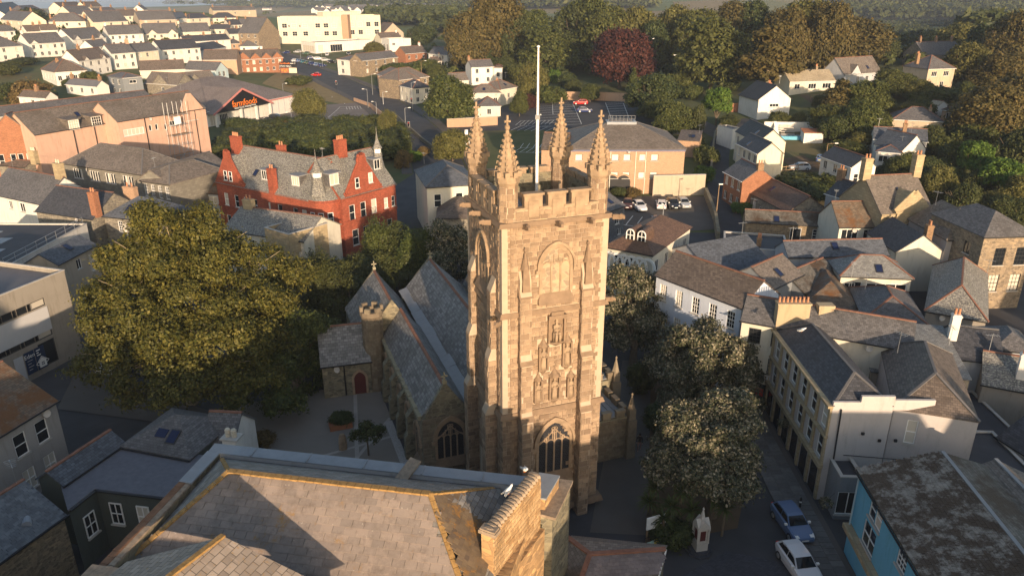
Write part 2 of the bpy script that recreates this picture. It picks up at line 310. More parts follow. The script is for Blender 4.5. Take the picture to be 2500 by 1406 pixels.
 line=m_plain('road_paint', (.62, .61, .57), .8, 0, .2, 2), kerb=m_plain('kerb_stone', (.27, .26, .245), .85), black=m_plain('black_sheet', (.012, .012, .014), .5), signwhite=m_plain('sign_white', (.78, .78, .76), .5, 0, .05), navy=m_plain('navy_sheet', (.012, .03, .08), .4), orange=m_plain('orange_letters', (.85, .22, .03), .5, 0, .05), red=m_plain('red_sheet', (.55, .03, .03), .4), yellow=m_plain('yellow_sheet', (.75, .55, .06), .5), green=m_plain('green_sheet', (.03, .30, .08), .5), water=m_plain('pool_water', (.03, .22, .32), .1, 0, .1), rust=m_plain('rusty_sheet', (.30, .12, .06), .8, 0, .5, 1), solar=m_plain('solar_glass', (.012, .02, .06), .25, 0, .1)).items(): M[k] = m
M['leaf_gold'] = m_leaf('golden_green_leaves', [(0, (.075, .085, .018)), (1, (.22, .185, .04))], .55, .3, .05)
M['leaf_green'] = m_leaf('mid_green_leaves', [(0, (0.055, 0.078, 0.019)), (1, (0.150, 0.163, 0.044))], .6, .25)
M['leaf_dark'] = m_leaf('dark_green_leaves', [(0, (0.036, 0.057, 0.018)), (1, (0.101, 0.117, 0.035))], .6, .2)
M['leaf_brown'] = m_leaf('brownish_green_leaves', [(0, (0.081, 0.075, 0.023)), (1, (0.182, 0.137, 0.047))], .65, .25)
M['leaf_copper'] = m_leaf('copper_leaves', [(0, (0.052, 0.018, 0.016)), (1, (0.130, 0.042, 0.029))], .6, .2, .05)
M['leaf_bright'] = m_leaf('bright_green_leaves', [(0, (.07, .14, .018)), (1, (.15, .22, .035))], .6, .3, .05)
M['leaf_yew'] = m_leaf('yew_leaves', [(0, (0.046, 0.072, 0.018)), (1, (0.117, 0.130, 0.029))], .7, .1)
M['leaf_holm'] = m_leaf('grey_green_leaves', [(0, (.045, .06, .026)), (.42, (.11, .108, .06)), (.62, (.27, .235, .155)), (1, (.40, .345, .245))], .6, .12, .0)
M['leaf_palm'] = m_leaf('palm_leaves', [(0, (.09, .12, .03)), (1, (.22, .22, .075))], .5, .15, .0)
M['leaf_olive'] = m_leaf('olive_leaves', [(0, (0.104, 0.111, 0.029)), (1, (0.208, 0.189, 0.058))], .65, .25)
M['leaf_hay'] = m_leaf('dry_leaves', [(0, (.13, .095, .035)), (1, (.25, .17, .065))], .75, .25)
# ------------------------------------------------------------------ trees
def leaves(rng, c, n, size, up=.35):
    """diamond leaves at centres c facing roughly n"""
    k = len(c)
    nr = n + rng.normal(0, .75, (k, 3)); nr[:, 2] += up; nr /= np.linalg.norm(nr, axis=1)[:, None] + 1e-9
    t = np.cross(nr, rng.normal(0, 1, (k, 3))); t /= np.linalg.norm(t, axis=1)[:, None] + 1e-9; s = np.cross(nr, t)
    L = (size * rng.uniform(.6, 1.3, k))[:, None]
    co = np.stack([c + t * L, c + s * L * .55, c - t * L, c - s * L * .55], 1).reshape(-1, 3)
    return co
def crown(name, mat, seed, lobes, n_leaf, size, clump=.9, per=26, flat=.75, shell=(.82, 1.06), low=-.55, droop=0):
    """foliage spread over the outer shells of several lobes in tufts, with gaps between them"""
    rng = np.random.default_rng(seed); lb = np.array(lobes, float); area = (lb[:, 3] * lb[:, 4] + lb[:, 3] * lb[:, 5] + lb[:, 4] * lb[:, 5]); pr = area / area.sum()
    nc = max(8, n_leaf // per); li = rng.choice(len(lb), int(nc * 1.9), p=pr); d = rng.normal(0, 1, (len(li), 3)); d /= np.linalg.norm(d, axis=1)[:, None]
    keep = d[:, 2] > low; li, d = li[keep], d[keep]
    rr = rng.uniform(*shell, len(li)); cc = lb[li, :3] + d * lb[li, 3:6] * rr[:, None]
    deep = np.zeros(len(cc), bool)
    for i in range(len(lb)):
        q = ((cc - lb[i, :3]) / lb[i, 3:6]); deep |= ((q ** 2).sum(1) < .62) & (li != i)
    cc, d = cc[~deep][:nc], d[~deep][:nc]; nc = len(cc)
    k = rng.poisson(per, nc) + 3; idx = np.repeat(np.arange(nc), k)
    g = rng.normal(0, 1, (len(idx), 3)); cr = (clump * rng.uniform(.6, 1.25, nc))[idx][:, None]
    pos = cc[idx] + g * cr * np.array([.55, .55, .55 * flat]); pos[:, 2] -= droop * (np.abs(g[:, 0]) + rng.random(len(idx))) * cr[:, 0]
    nv = d[idx] * .8 + g * .35
    co = leaves(rng, pos, nv, size); tone = np.repeat(rng.uniform(.15, 1, nc)[idx], 4)
    return raw_mesh(name, co, np.arange(len(co)).reshape(-1, 4), mat, tone)
def ball_lobes(seed, rx, ry, rz, zc, n=11, k=.46):
    rng = random.Random(seed); out = [(0, 0, zc, rx * .72, ry * .72, rz * .8)]
    for i in range(n):
        t = i * 2.399 + rng.uniform(-.4, .4); u = rng.uniform(-.55, .95); h = math.sqrt(max(.05, 1 - u * u)); f = rng.uniform(.52, .74); s = rng.uniform(.8, 1.25) * k
        out.append((rx * h * f * math.cos(t), ry * h * f * math.sin(t), zc + rz * u * f, rx * s, ry * s, rz * s * .85))
    return out
def trunk_mb(seed, h, r, spread, top, n=7):
    """a tapered stem with limbs that fork once"""
    rng = random.Random(seed); mb = MB(); p = Vector((0, 0, -.4)); rr = r
    for i in range(4):
        q = Vector((rng.uniform(-.15, .15) * h * .2, rng.uniform(-.15, .15) * h * .2, h * (i + 1) / 4)); mb.tube(p, q, rr, rr * .82, 7); p = q; rr *= .82
    for i in range(n):
        t = i * 2.4 + rng.uniform(-.3, .3); z0 = h * rng.uniform(.45, 1.0); a = Vector((0, 0, z0)); f = rng.uniform(.55, 1)
        b = Vector((math.cos(t) * spread * .45 * f, math.sin(t) * spread * .45 * f, z0 + (top - z0) * .45)); c = b + Vector((math.cos(t + .3) * spread * .3 * f, math.sin(t + .3) * spread * .3 * f, (top - z0) * .35))
        e = b + Vector((math.cos(t - .7) * spread * .3, math.sin(t - .7) * spread * .3, (top - z0) * .2))
        mb.tube(a, b, r * .42, r * .25, 5); mb.tube(b, c, r * .24, r * .08, 5); mb.tube(b, e, r * .2, r * .07, 5)
    return mb
PROTO = {}
def proto(kind):
    """crown and trunk meshes of a kind, one metre tall models scaled to 10 m height, made once"""
    if kind in PROTO: return PROTO[kind]
    mat, lob, n, size, clump, th, flat, bark, droop = {
     'beech': ('leaf_brown', ball_lobes(3, 4.6, 4.6, 4.8, 4.9, 15, .42), 15000, .27, .75, 2.6, .8, 'bark', .15),
     'beech2': ('leaf_green', ball_lobes(5, 4.3, 4.3, 4.8, 4.9, 13, .44), 14000, .27, .75, 2.6, .7, 'bark', .2),
     'dark': ('leaf_dark', ball_lobes(9, 4.0, 4.0, 4.8, 4.9, 12, .44), 12000, .28, .7, 2.2, .8, 'bark', .1),
     'olive': ('leaf_olive', ball_lobes(12, 4.4, 4.4, 4.8, 4.9, 14, .42), 13000, .27, .75, 2.4, .8, 'bark', .15),
     'copper': ('leaf_copper', ball_lobes(17, 4.6, 4.6, 4.9, 4.7, 14, .45), 17000, .24, .7, 1.8, .8, 'bark', .2),
     'bright': ('leaf_bright', ball_lobes(21, 3.8, 3.8, 3.9, 6.0, 14, .42), 12000, .30, .6, 3.0, .8, 'bark', .05),
     'cone': ('leaf_yew', [(0, 0, 1 + i * 1.15, 2.3 - .27 * i, 2.3 - .27 * i, 1.2) for i in range(8)], 8000, .22, .5, 2, 1.0, 'bark', .2),
     'larch': ('leaf_brown', [(random.Random(i).uniform(-.8, .8), random.Random(i + 50).uniform(-.8, .8), 3.2 + i * .85, 2.6 - .26 * i, 2.6 - .26 * i, .6) for i in range(8)], 7000, .26, .6, 6, .5, 'barkpale', .3),
     'willow': ('leaf_olive', ball_lobes(31, 4.3, 4.3, 4.0, 5.6, 12, .42), 12000, .22, .6, 2.2, 1.6, 'bark', .9),
     'bush': ('leaf_green', ball_lobes(41, 5, 5, 4.6, 4.0, 10, .5), 7000, .42, 1.0, .8, .8, 'bark', .1),
     'bushdark': ('leaf_dark', ball_lobes(43, 5, 5, 4.6, 4.0, 10, .5), 7000, .42, 1.0, .8, .8, 'bark', .1),
     'bushhay': ('leaf_hay', ball_lobes(47, 5, 5, 4.6, 4.0, 9, .5), 5000, .42, 1.1, .8, .8, 'bark', .1),
     'bushbright': ('leaf_bright', ball_lobes(49, 5, 5, 4.6, 4.0, 10, .5), 6000, .42, 1.0, .8, .8, 'bark', .1),
    }[kind]
    PROTO[kind] = (crown(kind + '_crown', mat, len(PROTO) + 5, lob, n, size, clump, 22, flat, droop=droop, low=-.85 if kind != 'bright' else -.55), trunk_mb(len(PROTO), th, .30 if kind not in ('cone', 'larch') else .2, 6.0 if kind not in ('cone', 'larch') else 1.6, 8.3).mesh(kind + '_trunk', bark))
    return PROTO[kind]
_tr = random.Random(99)
def tree(px, ytop, d, wpx, kind, label, name='tree', group=None, cat='tree', z0=None):
    """a tree on the sight line px, d metres off, as tall and wide as it shows"""
    x = (px - 1250) / F_PX * (d * _c + 10); g = tz(x, d)
    x = (px - 1250) / F_PX * (d * _c - (g - CAM_H) * _s); g = tz(x, d) if z0 is None else z0
    v = (703 - ytop) / F_PX; zt = CAM_H + d * (-_s + v * _c) / (_c + v * _s); h = max(1.2, zt - g)
    w = wpx * (d * _c - (g + h / 2 - CAM_H) * _s) / F_PX
    cm, tm = proto(kind)
    t = thing(name, label, cat, (x, d, g), _tr.uniform(0, 6.28), group)
    ref = {'cone': 4.6, 'larch': 5.2}.get(kind, 9.6)
    sx = w / ref * 1.04; sz = h / 9.9 * (1.06 if 'bush' in kind else 1.0)
    c = link('crown' if 'bush' not in kind else 'foliage', cm, t); c.scale = (sx, sx, sz)
    k = link('trunk' if 'bush' not in kind else 'stem', tm, t); k.scale = (sx, sx, sz)
    return t
# ------------------------------------------------------------------ houses
WIN = {}
def window_mesh(w, h, style, fm, depth=.10):
    key = (round(w, 2), round(h, 2), style, fm)
    if key in WIN: return WIN[key]
    b = .07 if w < 2 else .09; f = MB(); y0, y1 = .05, .13
    x0, x1, z0, z1 = -w / 2, w / 2, -h / 2, h / 2
    f.box(x0, y0, z0, x1, y1, z0 + b); f.box(x0, y0, z1 - b, x1, y1, z1); f.box(x0, y0, z0 + b, x0 + b, y1, z1 - b); f.box(x1 - b, y0, z0 + b, x1, y1, z1 - b)
    nx, nz, t = {'sash': (2, 4, .035), 'sash3': (3, 4, .03), 'sash1': (1, 2, .06), 'case': (2, 1, .06), 'case3': (3, 1, .06), 'cross': (2, 2, .06), 'plain': (1, 1, .05), 'grid': (4, 3, .04), 'long': (5, 1, .05), 'six': (2, 3, .05)}[style]
    for i in range(1, nx): xx = x0 + b + (w - 2 * b) * i / nx; f.box(xx - t / 2, y0 + .01, z0 + b, xx + t / 2, y1 - .01, z1 - b)
    for i in range(1, nz):
        zz = z0 + b + (h - 2 * b) * i / nz; tt = .06 if (style in ('sash', 'sash3') and i == nz // 2) else t
        f.box(x0 + b, y0 - .004, zz - tt / 2, x1 - b, y1 - .016, zz + tt / 2)
    g = MB().face([(x0 + .02, .10, z0 + .02), (x1 - .02, .10, z0 + .02), (x1 - .02, .10, z1 - .02), (x0 + .02, .10, z1 - .02)])
    s = MB().box(x0 - .08, -.09, z0 - .10, x1 + .08, .05, z0)
    WIN[key] = (f.mesh('window_frame', fm), g.mesh('window_pane', 'glass'), s.mesh('window_sill', 'sill')); return WIN[key]
def add_window(parent, pos, rz, w, h, style='sash', fm='frame', sill=True, name='window', tilt=0):
    fr, gl, si = window_mesh(w, h, style, fm)
    o = link(name, fr, parent, pos, (tilt, 0, rz)); link('pane', gl, o)
    if sill: link('sill', si, o)
    return o
def wall_face(mb, o, d, nrm, W, H, holes, depth=.14, m=0):
    """a wall W by H from o along d with openings (x, z, w, h centred) and their reveals"""
    o, d, nrm = Vector(o), Vector(d), Vector(nrm); up = Vector((0, 0, 1))
    hs = [(x - w / 2, x + w / 2, z - h / 2, z + h / 2) for x, z, w, h in holes if x - w / 2 > .02 and x + w / 2 < W - .02 and z + h / 2 < H - .005 and z - h / 2 > .01]
    xs = sorted({0, W, *[v for q in hs for v in q[:2]]}); zs = sorted({0, H, *[v for q in hs for v in q[2:]]})
    for i in range(len(xs) - 1):
        for j in range(len(zs) - 1):
            cx, cz = (xs[i] + xs[i + 1]) / 2, (zs[j] + zs[j + 1]) / 2
            if any(a < cx < b and c < cz < e for a, b, c, e in hs): continue
            mb.face([o + d * x + up * z for x, z in ((xs[i], zs[j]), (xs[i + 1], zs[j]), (xs[i + 1], zs[j + 1]), (xs[i], zs[j + 1]))], m)
    for a, b, c, e in hs:
        q = [(a, c), (b, c), (b, e), (a, e)]
        for k in range(4):
            (x0, z0), (x1, z1) = q[k], q[(k + 1) % 4]
            p0, p1 = o + d * x0 + up * z0, o + d * x1 + up * z1
            mb.face([p0, p0 - nrm * depth, p1 - nrm * depth, p1], m)
    return mb
def grid_win(W, H, cols, floors, w=1.0, h=1.35, margin=None, z0=None):
    out = []; sh = H / floors
    for f in range(floors):
        for c in range(cols): out.append((W * (c + .5) / cols, (z0 if z0 is not None and floors == 1 else f * sh + sh * .54), min(w, W / cols * .7), min(h, sh * .6)))
    return out
POTS = {}
def chimney(parent, x, y, z0, w, d, h, m='brickstack', pots=2, potm='clay', rz=0):
    c = MB().box(-w / 2, -d / 2, 0, w / 2, d / 2, h - .22).box(-w / 2 - .06, -d / 2 - .06, h - .22, w / 2 + .06, d / 2 + .06, h - .1).box(-w / 2 + .02, -d / 2 + .02, h - .1, w / 2 - .02, d / 2 - .02, h)
    o = c.build('chimney', m, parent, (x, y, z0)); o.rotation_euler = (0, 0, rz)
    if potm not in POTS: POTS[potm] = MB().lathe([(.13, 0), (.12, .25), (.10, .48), (.13, .5), (.13, .56)], n=8).mesh('chimney_pot', potm)
    for i in range(pots):
        q = (i + .5) / pots - .5
        link('pot', POTS[potm], o, (q * w * .85 if w >= d else 0, q * d * .85 if d > w else 0, h))
    return o
def house(name, label, A, B, he, D=None, ry=None, pitch=38, roof='gable', wall='white', rm='slate', front=None, right=None, left=None, back=None, chim=(), gab=(), group=None, cat='house', over=.22, ridge='ridge', style='case', fm='frame', z_e=None, wm=None, near=False, sill=True, par=.6, base=None, rise=None, gutter=True, cope='sill'):
    """a building set out from its near eaves A-B as sighted, with he metres of wall under them and depth D (or ridge seen at ry)"""
    if z_e is None: z_e = hit((A[0] + B[0]) / 2, (A[1] + B[1]) / 2, he).z
    a, b = P(*A, z_e), P(*B, z_e); ang = math.atan2(b.y - a.y, b.x - a.x); L = (b - a).length; ux, uy = math.cos(ang), math.sin(ang); tp = math.tan(R(pitch))
    if D is None:
        lo, hi = 2.5, 40
        for _ in range(40):
            D = (lo + hi) / 2; mx, my = a.x + ux * L / 2 - uy * D / 2, a.y + uy * L / 2 + ux * D / 2
            if proj(mx, my, z_e + tp * D / 2)[1] > ry: lo = D
            else: hi = D
    cs = [(a.x, a.y), (b.x, b.y), (b.x - uy * D, b.y + ux * D), (a.x - uy * D, a.y + ux * D)]
    zb = (min(tz(*q) for q in cs) - .2) if base is None else base; H = z_e - zb
    t = thing(name, label, cat, (a.x, a.y, zb), ang, group)
    faces = {'front': ((0, 0, 0), (1, 0, 0), (0, -1, 0), L, 0), 'right': ((L, 0, 0), (0, 1, 0), (1, 0, 0), D, R(90)), 'back': ((L, D, 0), (-1, 0, 0), (0, 1, 0), L, R(180)), 'left': ((0, D, 0), (0, -1, 0), (-1, 0, 0), D, R(270))}
    wn = dict(front=front, right=right, back=back, left=left); mb = MB(); wins = []
    Hw = H + (par if roof == 'flat' else 0); rs = rise if rise is not None else tp * (L if roof == 'gfront' else D) / 2
    if roof == 'hip': rs = rise if rise is not None else tp * min(L, D) / 2
    for k, (o, d, nr, WW, rz) in faces.items():
        spec = wn[k]; hl = []
        if spec:
            if isinstance(spec, tuple): spec = [spec]
            if isinstance(spec[0], (int, float)) or len(spec[0]) in (2,) : spec = [s for s in spec]; 
            for s in spec:
                if len(s) == 2: hl += [(x, H - (he - z), w, h, style) for x, z, w, h in grid_win(WW, he, s[0], s[1], *(wm or (1.15, 1.5)))]
                else: hl.append((s[0] * WW if s[0] < 1 else s[0], H - (he - s[1]), s[2], s[3], s[4] if len(s) > 4 else style))
        wall_face(mb, o, d, nr, WW, Hw, [q[:4] for q in hl])
        for x, z, w, h, st in hl:
            if x - w / 2 > .02 and x + w / 2 < WW - .02 and z + h / 2 < Hw - .005: wins.append((Vector(o) + Vector(d) * x + Vector((0, 0, z)), rz, w, h, st))
    r = MB(); e = over; th = .12
    if roof == 'gable':
        for x, s in ((0, -1), (L, 1)):
            q = [(x, 0, H), (x, D, H), (x, D / 2, H + rs)]; mb.face(q if s > 0 else [q[1], q[0], q[2]])
        k = rs / (D / 2); g = .12
        r.slab([(-g, -e, H - k * e + .06), (L + g, -e, H - k * e + .06), (L + g, D / 2, H + rs + .06), (-g, D / 2, H + rs + .06)], th)
        r.slab([(L + g, D + e, H - k * e + .06), (-g, D + e, H - k * e + .06), (-g, D / 2 + .002, H + rs + .06), (L + g, D / 2 + .002, H + rs + .06)], th)
        rl = [((-g, D / 2), (L + g, D / 2))]
    elif roof == 'gfront':
        for y, s in ((0, -1), (D, 1)):
            q = [(0, y, H), (L, y, H), (L / 2, y, H + rs)]; mb.face(q if s < 0 else [q[1], q[0], q[2]])
        k = rs / (L / 2); g = .12
        r.slab([(-e, D + g, H - k * e + .06), (-e, -g, H - k * e + .06), (L / 2, -g, H + rs + .06), (L / 2, D + g, H + rs + .06)], th)
        r.slab([(L + e, -g, H - k * e + .06), (L + e, D + g, H - k * e + .06), (L / 2 + .002, D + g, H + rs + .06), (L / 2 + .002, -g, H + rs + .06)], th)
        rl = [((L / 2, -g), (L / 2, D + g))]
    elif roof == 'hip':
        c0, c1, c2, c3 = (-e, -e, H), (L + e, -e, H), (L + e, D + e, H), (-e, D + e, H); z = H + rs
        if L >= D: p, q = (D / 2, D / 2, z), (L - D / 2, D / 2, z)
        else: p, q = (L / 2, L / 2, z), (L / 2, D - L / 2, z)
        lo = [(v[0], v[1], v[2] - th) for v in (c0, c1, c2, c3)]
        n = len(r.v); r.v += [*lo, c0, c1, c2, c3, p, q]
        r.f += [(3, 2, 1, 0)] + [(i, (i + 1) % 4, 4 + (i + 1) % 4, 4 + i) for i in range(4)]
        r.f += [(4, 5, 9, 8), (5, 6, 9), (6, 7, 8, 9), (7, 4, 8)] if L >= D else [(4, 5, 8), (5, 6, 9, 8), (6, 7, 9), (7, 4, 8, 9)]
        r.m += [0] * 9
        rl = []
        zz = .05; cap = MB()
        prs = [(p, q), (c0, p), (c1, q if L >= D else p), (c2, q), (c3, p if L >= D else q)]
        for u_, v_ in prs:
            u_, v_ = Vector(u_), Vector(v_)
            if (v_ - u_).length > .3: cap.beam(u_ + Vector((0, 0, .02)), v_ + Vector((0, 0, .02)),   .20, .08)
    elif roof == 'flat':
        r.box(.18, .18, H - .15, L - .18, D - .18, H + .02); rl = []
        cp = MB()
        cp.box(-.05, -.05, Hw, L + .05, .22, Hw + .08).box(-.05, D - .22, Hw, L + .05, D + .05, Hw + .08).box(-.05, .22, Hw, .22, D - .22, Hw + .08).box(L - .22, .22, Hw, L + .05, D - .22, Hw + .08)
    elif roof == 'mono':
        for x, s in ((0, -1), (L, 1)):
            q = [(x, 0, H), (x, D, H), (x, D, H + rs)]; mb.face(q if s > 0 else [q[1], q[0], q[2]])
        mb.face([(L, D, H), (0, D, H), (0, D, H + rs), (L, D, H + rs)])
        k = rs / D; r.slab([(-.1, -e, H - k * e + .06), (L + .1, -e, H - k * e + .06), (L + .1, D + .1, H + rs + k * .1 + .06), (-.1, D + .1, H + rs + k * .1 + .06)], th); rl = []
    if wall: mb.build('wall', wall, t)
    ro = r.build('roof', rm, t)
    if roof == 'hip' and ridge: cap.build('ridge_tiles', ridge, ro)
    if roof == 'flat': cp.build('coping', cope, t)
    for (x0, y0), (x1, y1) in rl:
        if ridge: MB().beam((x0, y0, H + rs + .09), (x1, y1, H + rs + .09), .24, .10).build('ridge_tiles', ridge, ro)
    if roof in ('gable', 'hip') and gutter:
        MB().box(-e, -e - .12, H - .16, L + e, -e - .02, H - .06).build('gutter', 'iron' if near else 'frame', t)
    for pos, rz, w, h, st in wins: add_window(t, pos, rz, w, h, st, fm, sill)
    for cmn in chim:
        fx, fy, w, d, h = cmn[:5]; zz = H + (rs * (1 - abs(fy - .5) * 2) if roof in ('gable', 'mono') else rs * (1 - abs(fx - .5) * 2) if roof == 'gfront' else rs * .45 if roof == 'hip' else 0)
        chimney(t, L * fx, D * fy, zz - .5, w, d, h + .5, *(cmn[5:]))
    for gx, gw, gh in gab:      # small gables on the front wall
        x = gx * L; gz = gh; dd = gz / (rs / (D / 2)) if rs > 0 else 1
        g = MB(); g.face([(x - gw / 2, -.06, H - .5), (x + gw / 2, -.06, H - .5), (x + gw / 2, -.06, H + .02), (x, -.06, H + gz), (x - gw / 2, -.06, H + .02)]); g.face([(x - gw / 2, -.06, H - .5), (x - gw / 2, -.06, H), (x - gw / 2, .3, H), (x - gw / 2, .3, H - .5)]); g.face([(x + gw / 2, -.06, H - .5), (x + gw / 2, .3, H - .5), (x + gw / 2, .3, H), (x + gw / 2, -.06, H)])
        go = g.build('gablet', wall, t)
        rr = MB(); rr.slab([(x - gw / 2 - .15, dd * .35, H), (x - gw / 2 - .15, -.2, H - .02), (x, -.2, H + gz + .1), (x, dd + .3, H + gz + .1)], .1); rr.slab([(x + gw / 2 + .15, -.2, H - .02), (x + gw / 2 + .15, dd * .35, H), (x + .002, dd + .3, H + gz + .1), (x + .002, -.2, H + gz + .1)], .1); rr.build('gablet_roof', rm, go)
    t_info[t.name] = (L, D, H, rs, ang, zb)
    return t
t_info = {}
# ------------------------------------------------------------------ ground, fields, sea, air
def grid_sheet(name, xs, ys, Z, mat, kind='structure'):
    ny, nx = Z.shape; X, Y = np.meshgrid(xs, ys); co = np.stack([X, Y, Z], 2).reshape(-1, 3)
    i = np.arange(ny * nx).reshape(ny, nx); q = np.stack([i[:-1, :-1], i[:-1, 1:], i[1:, 1:], i[1:, :-1]], 2).reshape(-1, 4)
    me = raw_mesh(name, co, q, mat); me.polygons.foreach_set('use_smooth', [True] * len(me.polygons)); auto_uv(me)
    return tag(link(name, me), kind=kind)
def m_ground():
    m, nt, b = _base('meadow_and_soil', 1.0); tc = nt.nodes.new("ShaderNodeTexCoord"); ob = tc.outputs['Object']
    g = _mix(nt, (.055, .075, .022), (.12, .115, .045), _ramp(nt, _noise(nt, ob, .06, 6, .7), .35, .65))
    g = _mix(nt, g, (.13, .095, .055), _mul(nt, _ramp(nt, _noise(nt, ob, .025, 5, .6), .55, .68), .8))
    v = nt.nodes.new("ShaderNodeTexVoronoi"); v.inputs['Scale'].default_value = .0055; nt.links.new(ob, v.inputs['Vector'])
    sp = nt.nodes.new("ShaderNodeSeparateColor"); nt.links.new(v.outputs['Color'], sp.inputs[0])
    fld = _mix(nt, (.11, .14, .045), (.27, .20, .10), _ramp(nt, sp.outputs[0], .35, .75))
    fld = _mix(nt, fld, (.05, .07, .025), _ramp(nt, _noise(nt, ob, .5, 4, .6), .45, .7))
    sx = nt.nodes.new("ShaderNodeSeparateXYZ"); nt.links.new(ob, sx.inputs[0])
    g = _mix(nt, g, fld, _ramp(nt, sx.outputs[1], 430, 520)); nt.links.new(g, b.inputs['Base Color']); return m
M['ground'] = m_ground()
ter = grid_sheet('ground', _xs, _ys, _Z, 'ground')
sea = MB().face([(-20000, 1500, -22), (6000, 1500, -22), (6000, 30000, -22), (-20000, 30000, -22)]).build('sea', m_plain('sea_water', (.10, .14, .18), .35)); tag(sea, kind='structure')
def drape(name, pts, mat, dz=.03, n=10, parent=None, kind='structure', world=False, h=0):
    """a four-cornered sheet laid on the ground, corners anticlockwise from the near left"""
    c = [Vector(p[:2]) for p in pts] if world else [hit(*p).xy for p in pts]
    nx = ny = n
    a = np.linspace(0, 1, nx); b = np.linspace(0, 1, ny); A, B = np.meshgrid(a, b)
    g = [(1 - A) * (1 - B), A * (1 - B), A * B, (1 - A) * B]; X = sum(w * p.x for w, p in zip(g, c)); Y = sum(w * p.y for w, p in zip(g, c))
    Z = np.vectorize(tz)(X, Y) + dz
    co = np.stack([X, Y, Z], 2).reshape(-1, 3); i = np.arange(nx * ny).reshape(ny, nx); q = np.stack([i[:-1, :-1], i[:-1, 1:], i[1:, 1:], i[1:, :-1]], 2).reshape(-1, 4)
    me = raw_mesh(name, co, q, mat); auto_uv(me); o = link(name, me, parent)
    if kind and parent is None: tag(o, kind=kind)
    return o
def centreline(px, step=3.0):
    p = [hit(*q).xy for q in px]; out = []
    for i in range(len(p) - 1):
        n = max(2, int((p[i + 1] - p[i]).length / step))
        p0 = p[i - 1] if i else p[i]; p3 = p[i + 2] if i + 2 < len(p) else p[i + 1]
        for k in range(n):
            t = k / n
            out.append(.5 * ((2 * p[i]) + (p[i + 1] - p0) * t + (2 * p0 - 5 * p[i] + 4 * p[i + 1] - p3) * t * t + (3 * p[i] - p0 - 3 * p[i + 1] + p3) * t ** 3))
    out.append(p[-1]); return out
def ribbon(name, line, w, mat, dz=.04, off=0, h=0, parent=None, kind='structure', dash=None):
    mb = MB(); acc = 0; prev = None
    for i, c in enumerate(line):
        d = (line[min(i + 1, len(line) - 1)] - line[max(i - 1, 0)]).normalized(); nrm = Vector((d.y, -d.x)); c = c + nrm * off
        a, b = c - nrm * w / 2, c + nrm * w / 2
        cur = (Vector((a.x, a.y, tz(a.x, a.y) + dz + h)), Vector((b.x, b.y, tz(b.x, b.y) + dz + h)))
        if prev and (dash is None or i % dash[0] < dash[1]):
            if h > .05:
                dn = Vector((0, 0, -h - .3)); mb.hexa([prev[0] + dn, prev[1] + dn, cur[1] + dn, cur[0] + dn, prev[0], prev[1], cur[1], cur[0]])
            else: mb.face([prev[0], prev[1], cur[1], cur[0]])
        prev = cur
    o = mb.build(name, mat, parent)
    if kind and parent is None: tag(o, kind=kind)
    return o
# haze: an even box of air round the town and the hills
HZ = m = bpy.data.materials.new('pale_air'); m.use_nodes = True; hn = m.node_tree
for n in list(hn.nodes):
    if n.type != 'OUTPUT_MATERIAL': hn.nodes.remove(n)
pv = hn.nodes.new("ShaderNodeVolumePrincipled"); pv.inputs['Color'].default_value = (.66, .77, 1.0, 1); pv.inputs['Density'].default_value = HAZE_DENSITY; pv.inputs['Anisotropy'].default_value = 0
hn.links.new(pv.outputs[0], hn.nodes['Material Output'].inputs['Volume'])
tag(MB().box(-4600, -330, -60, 4600, 5600, 190).build('haze', HZ), kind='stuff')
# far fields and roads
drape('field', [(2150, 103), (2340, 98), (2310, 60), (2130, 70)], m_plain('hay_meadow', (.21, .20, .075), 1, 0, .2, .05), .4, 14)
drape('field', [(1620, 55), (1790, 40), (1790, 0), (1560, 14)], m_plain('stubble_field', (.20, .15, .075), 1, 0, .15, .05), .5, 14)
drape('field', [(1060, 58), (1105, 58), (1105, 41), (1066, 46)], m_plain('corn_stubble', (.34, .20, .085), 1, 0, .1, .05), .5, 8)
drape('field', [(1570, 30), (1650, 28), (1640, 2), (1560, 4)], m_plain('blue_pasture', (.10, .13, .05), 1, 0, .15, .05), .9, 8)
drape('verge', [(640, 205), (900, 268), (880, 240), (700, 165)], m_plain('dry_verge', (.20, .15, .07), 1, 0, .4, .5), .03, 14)
# town floor
drape('street', [(-95, 15), (95, 15), (95, 112), (-95, 112)], 'asphalt', .025, 60, world=True)
main = centreline([(1075, 420), (1060, 380), (1030, 335), (985, 290), (940, 255), (880, 225), (820, 198), (772, 178), (730, 158), (690, 140), (650, 128)])
ribbon('road', main, 11, 'asphalt', .05)
ribbon('pavement', main, 2.4, 'asphaltworn', .03, 7.0, .12); ribbon('pavement', main, 2.2, 'asphaltworn', .03, -6.8, .12)
ribbon('road_line', main, .16, 'line', .062, 0, dash=(3, 1)); 
ribbon('road', centreline([(1075, 420), (1010, 470), (985, 520), (1000, 560)]), 10, 'asphalt', .045)
drape('car_park', [(540, 345), (990, 335), (935, 245), (640, 262)], 'carpark', .045, 26)
drape('car_park', [(1040, 320), (1660, 330), (1600, 250), (1290, 245)], 'asphalt', .05, 26)
drape('car_park', [(1480, 580), (1760, 560), (1720, 480), (1470, 480)], 'asphaltworn', .06, 18)
lane = centreline([(1790, 600), (1775, 520), (1757, 460), (1752, 400), (1762, 345), (1790, 312), (1835, 292)])
ribbon('lane', lane, 4.4, 'asphalt', .05)
ribbon('track', centreline([(1770, 335), (1740, 320), (1700, 300), (1655, 275)]), 5, 'asphaltworn', .045)
ribbon('track', centreline([(2045, 360), (2020, 300), (2000, 260), (1960, 232)]), 2.4, 'earth', .05)
ribbon('track', centreline([(1990, 420), (1960, 400), (1930, 385)]), 6, 'earth', .05)
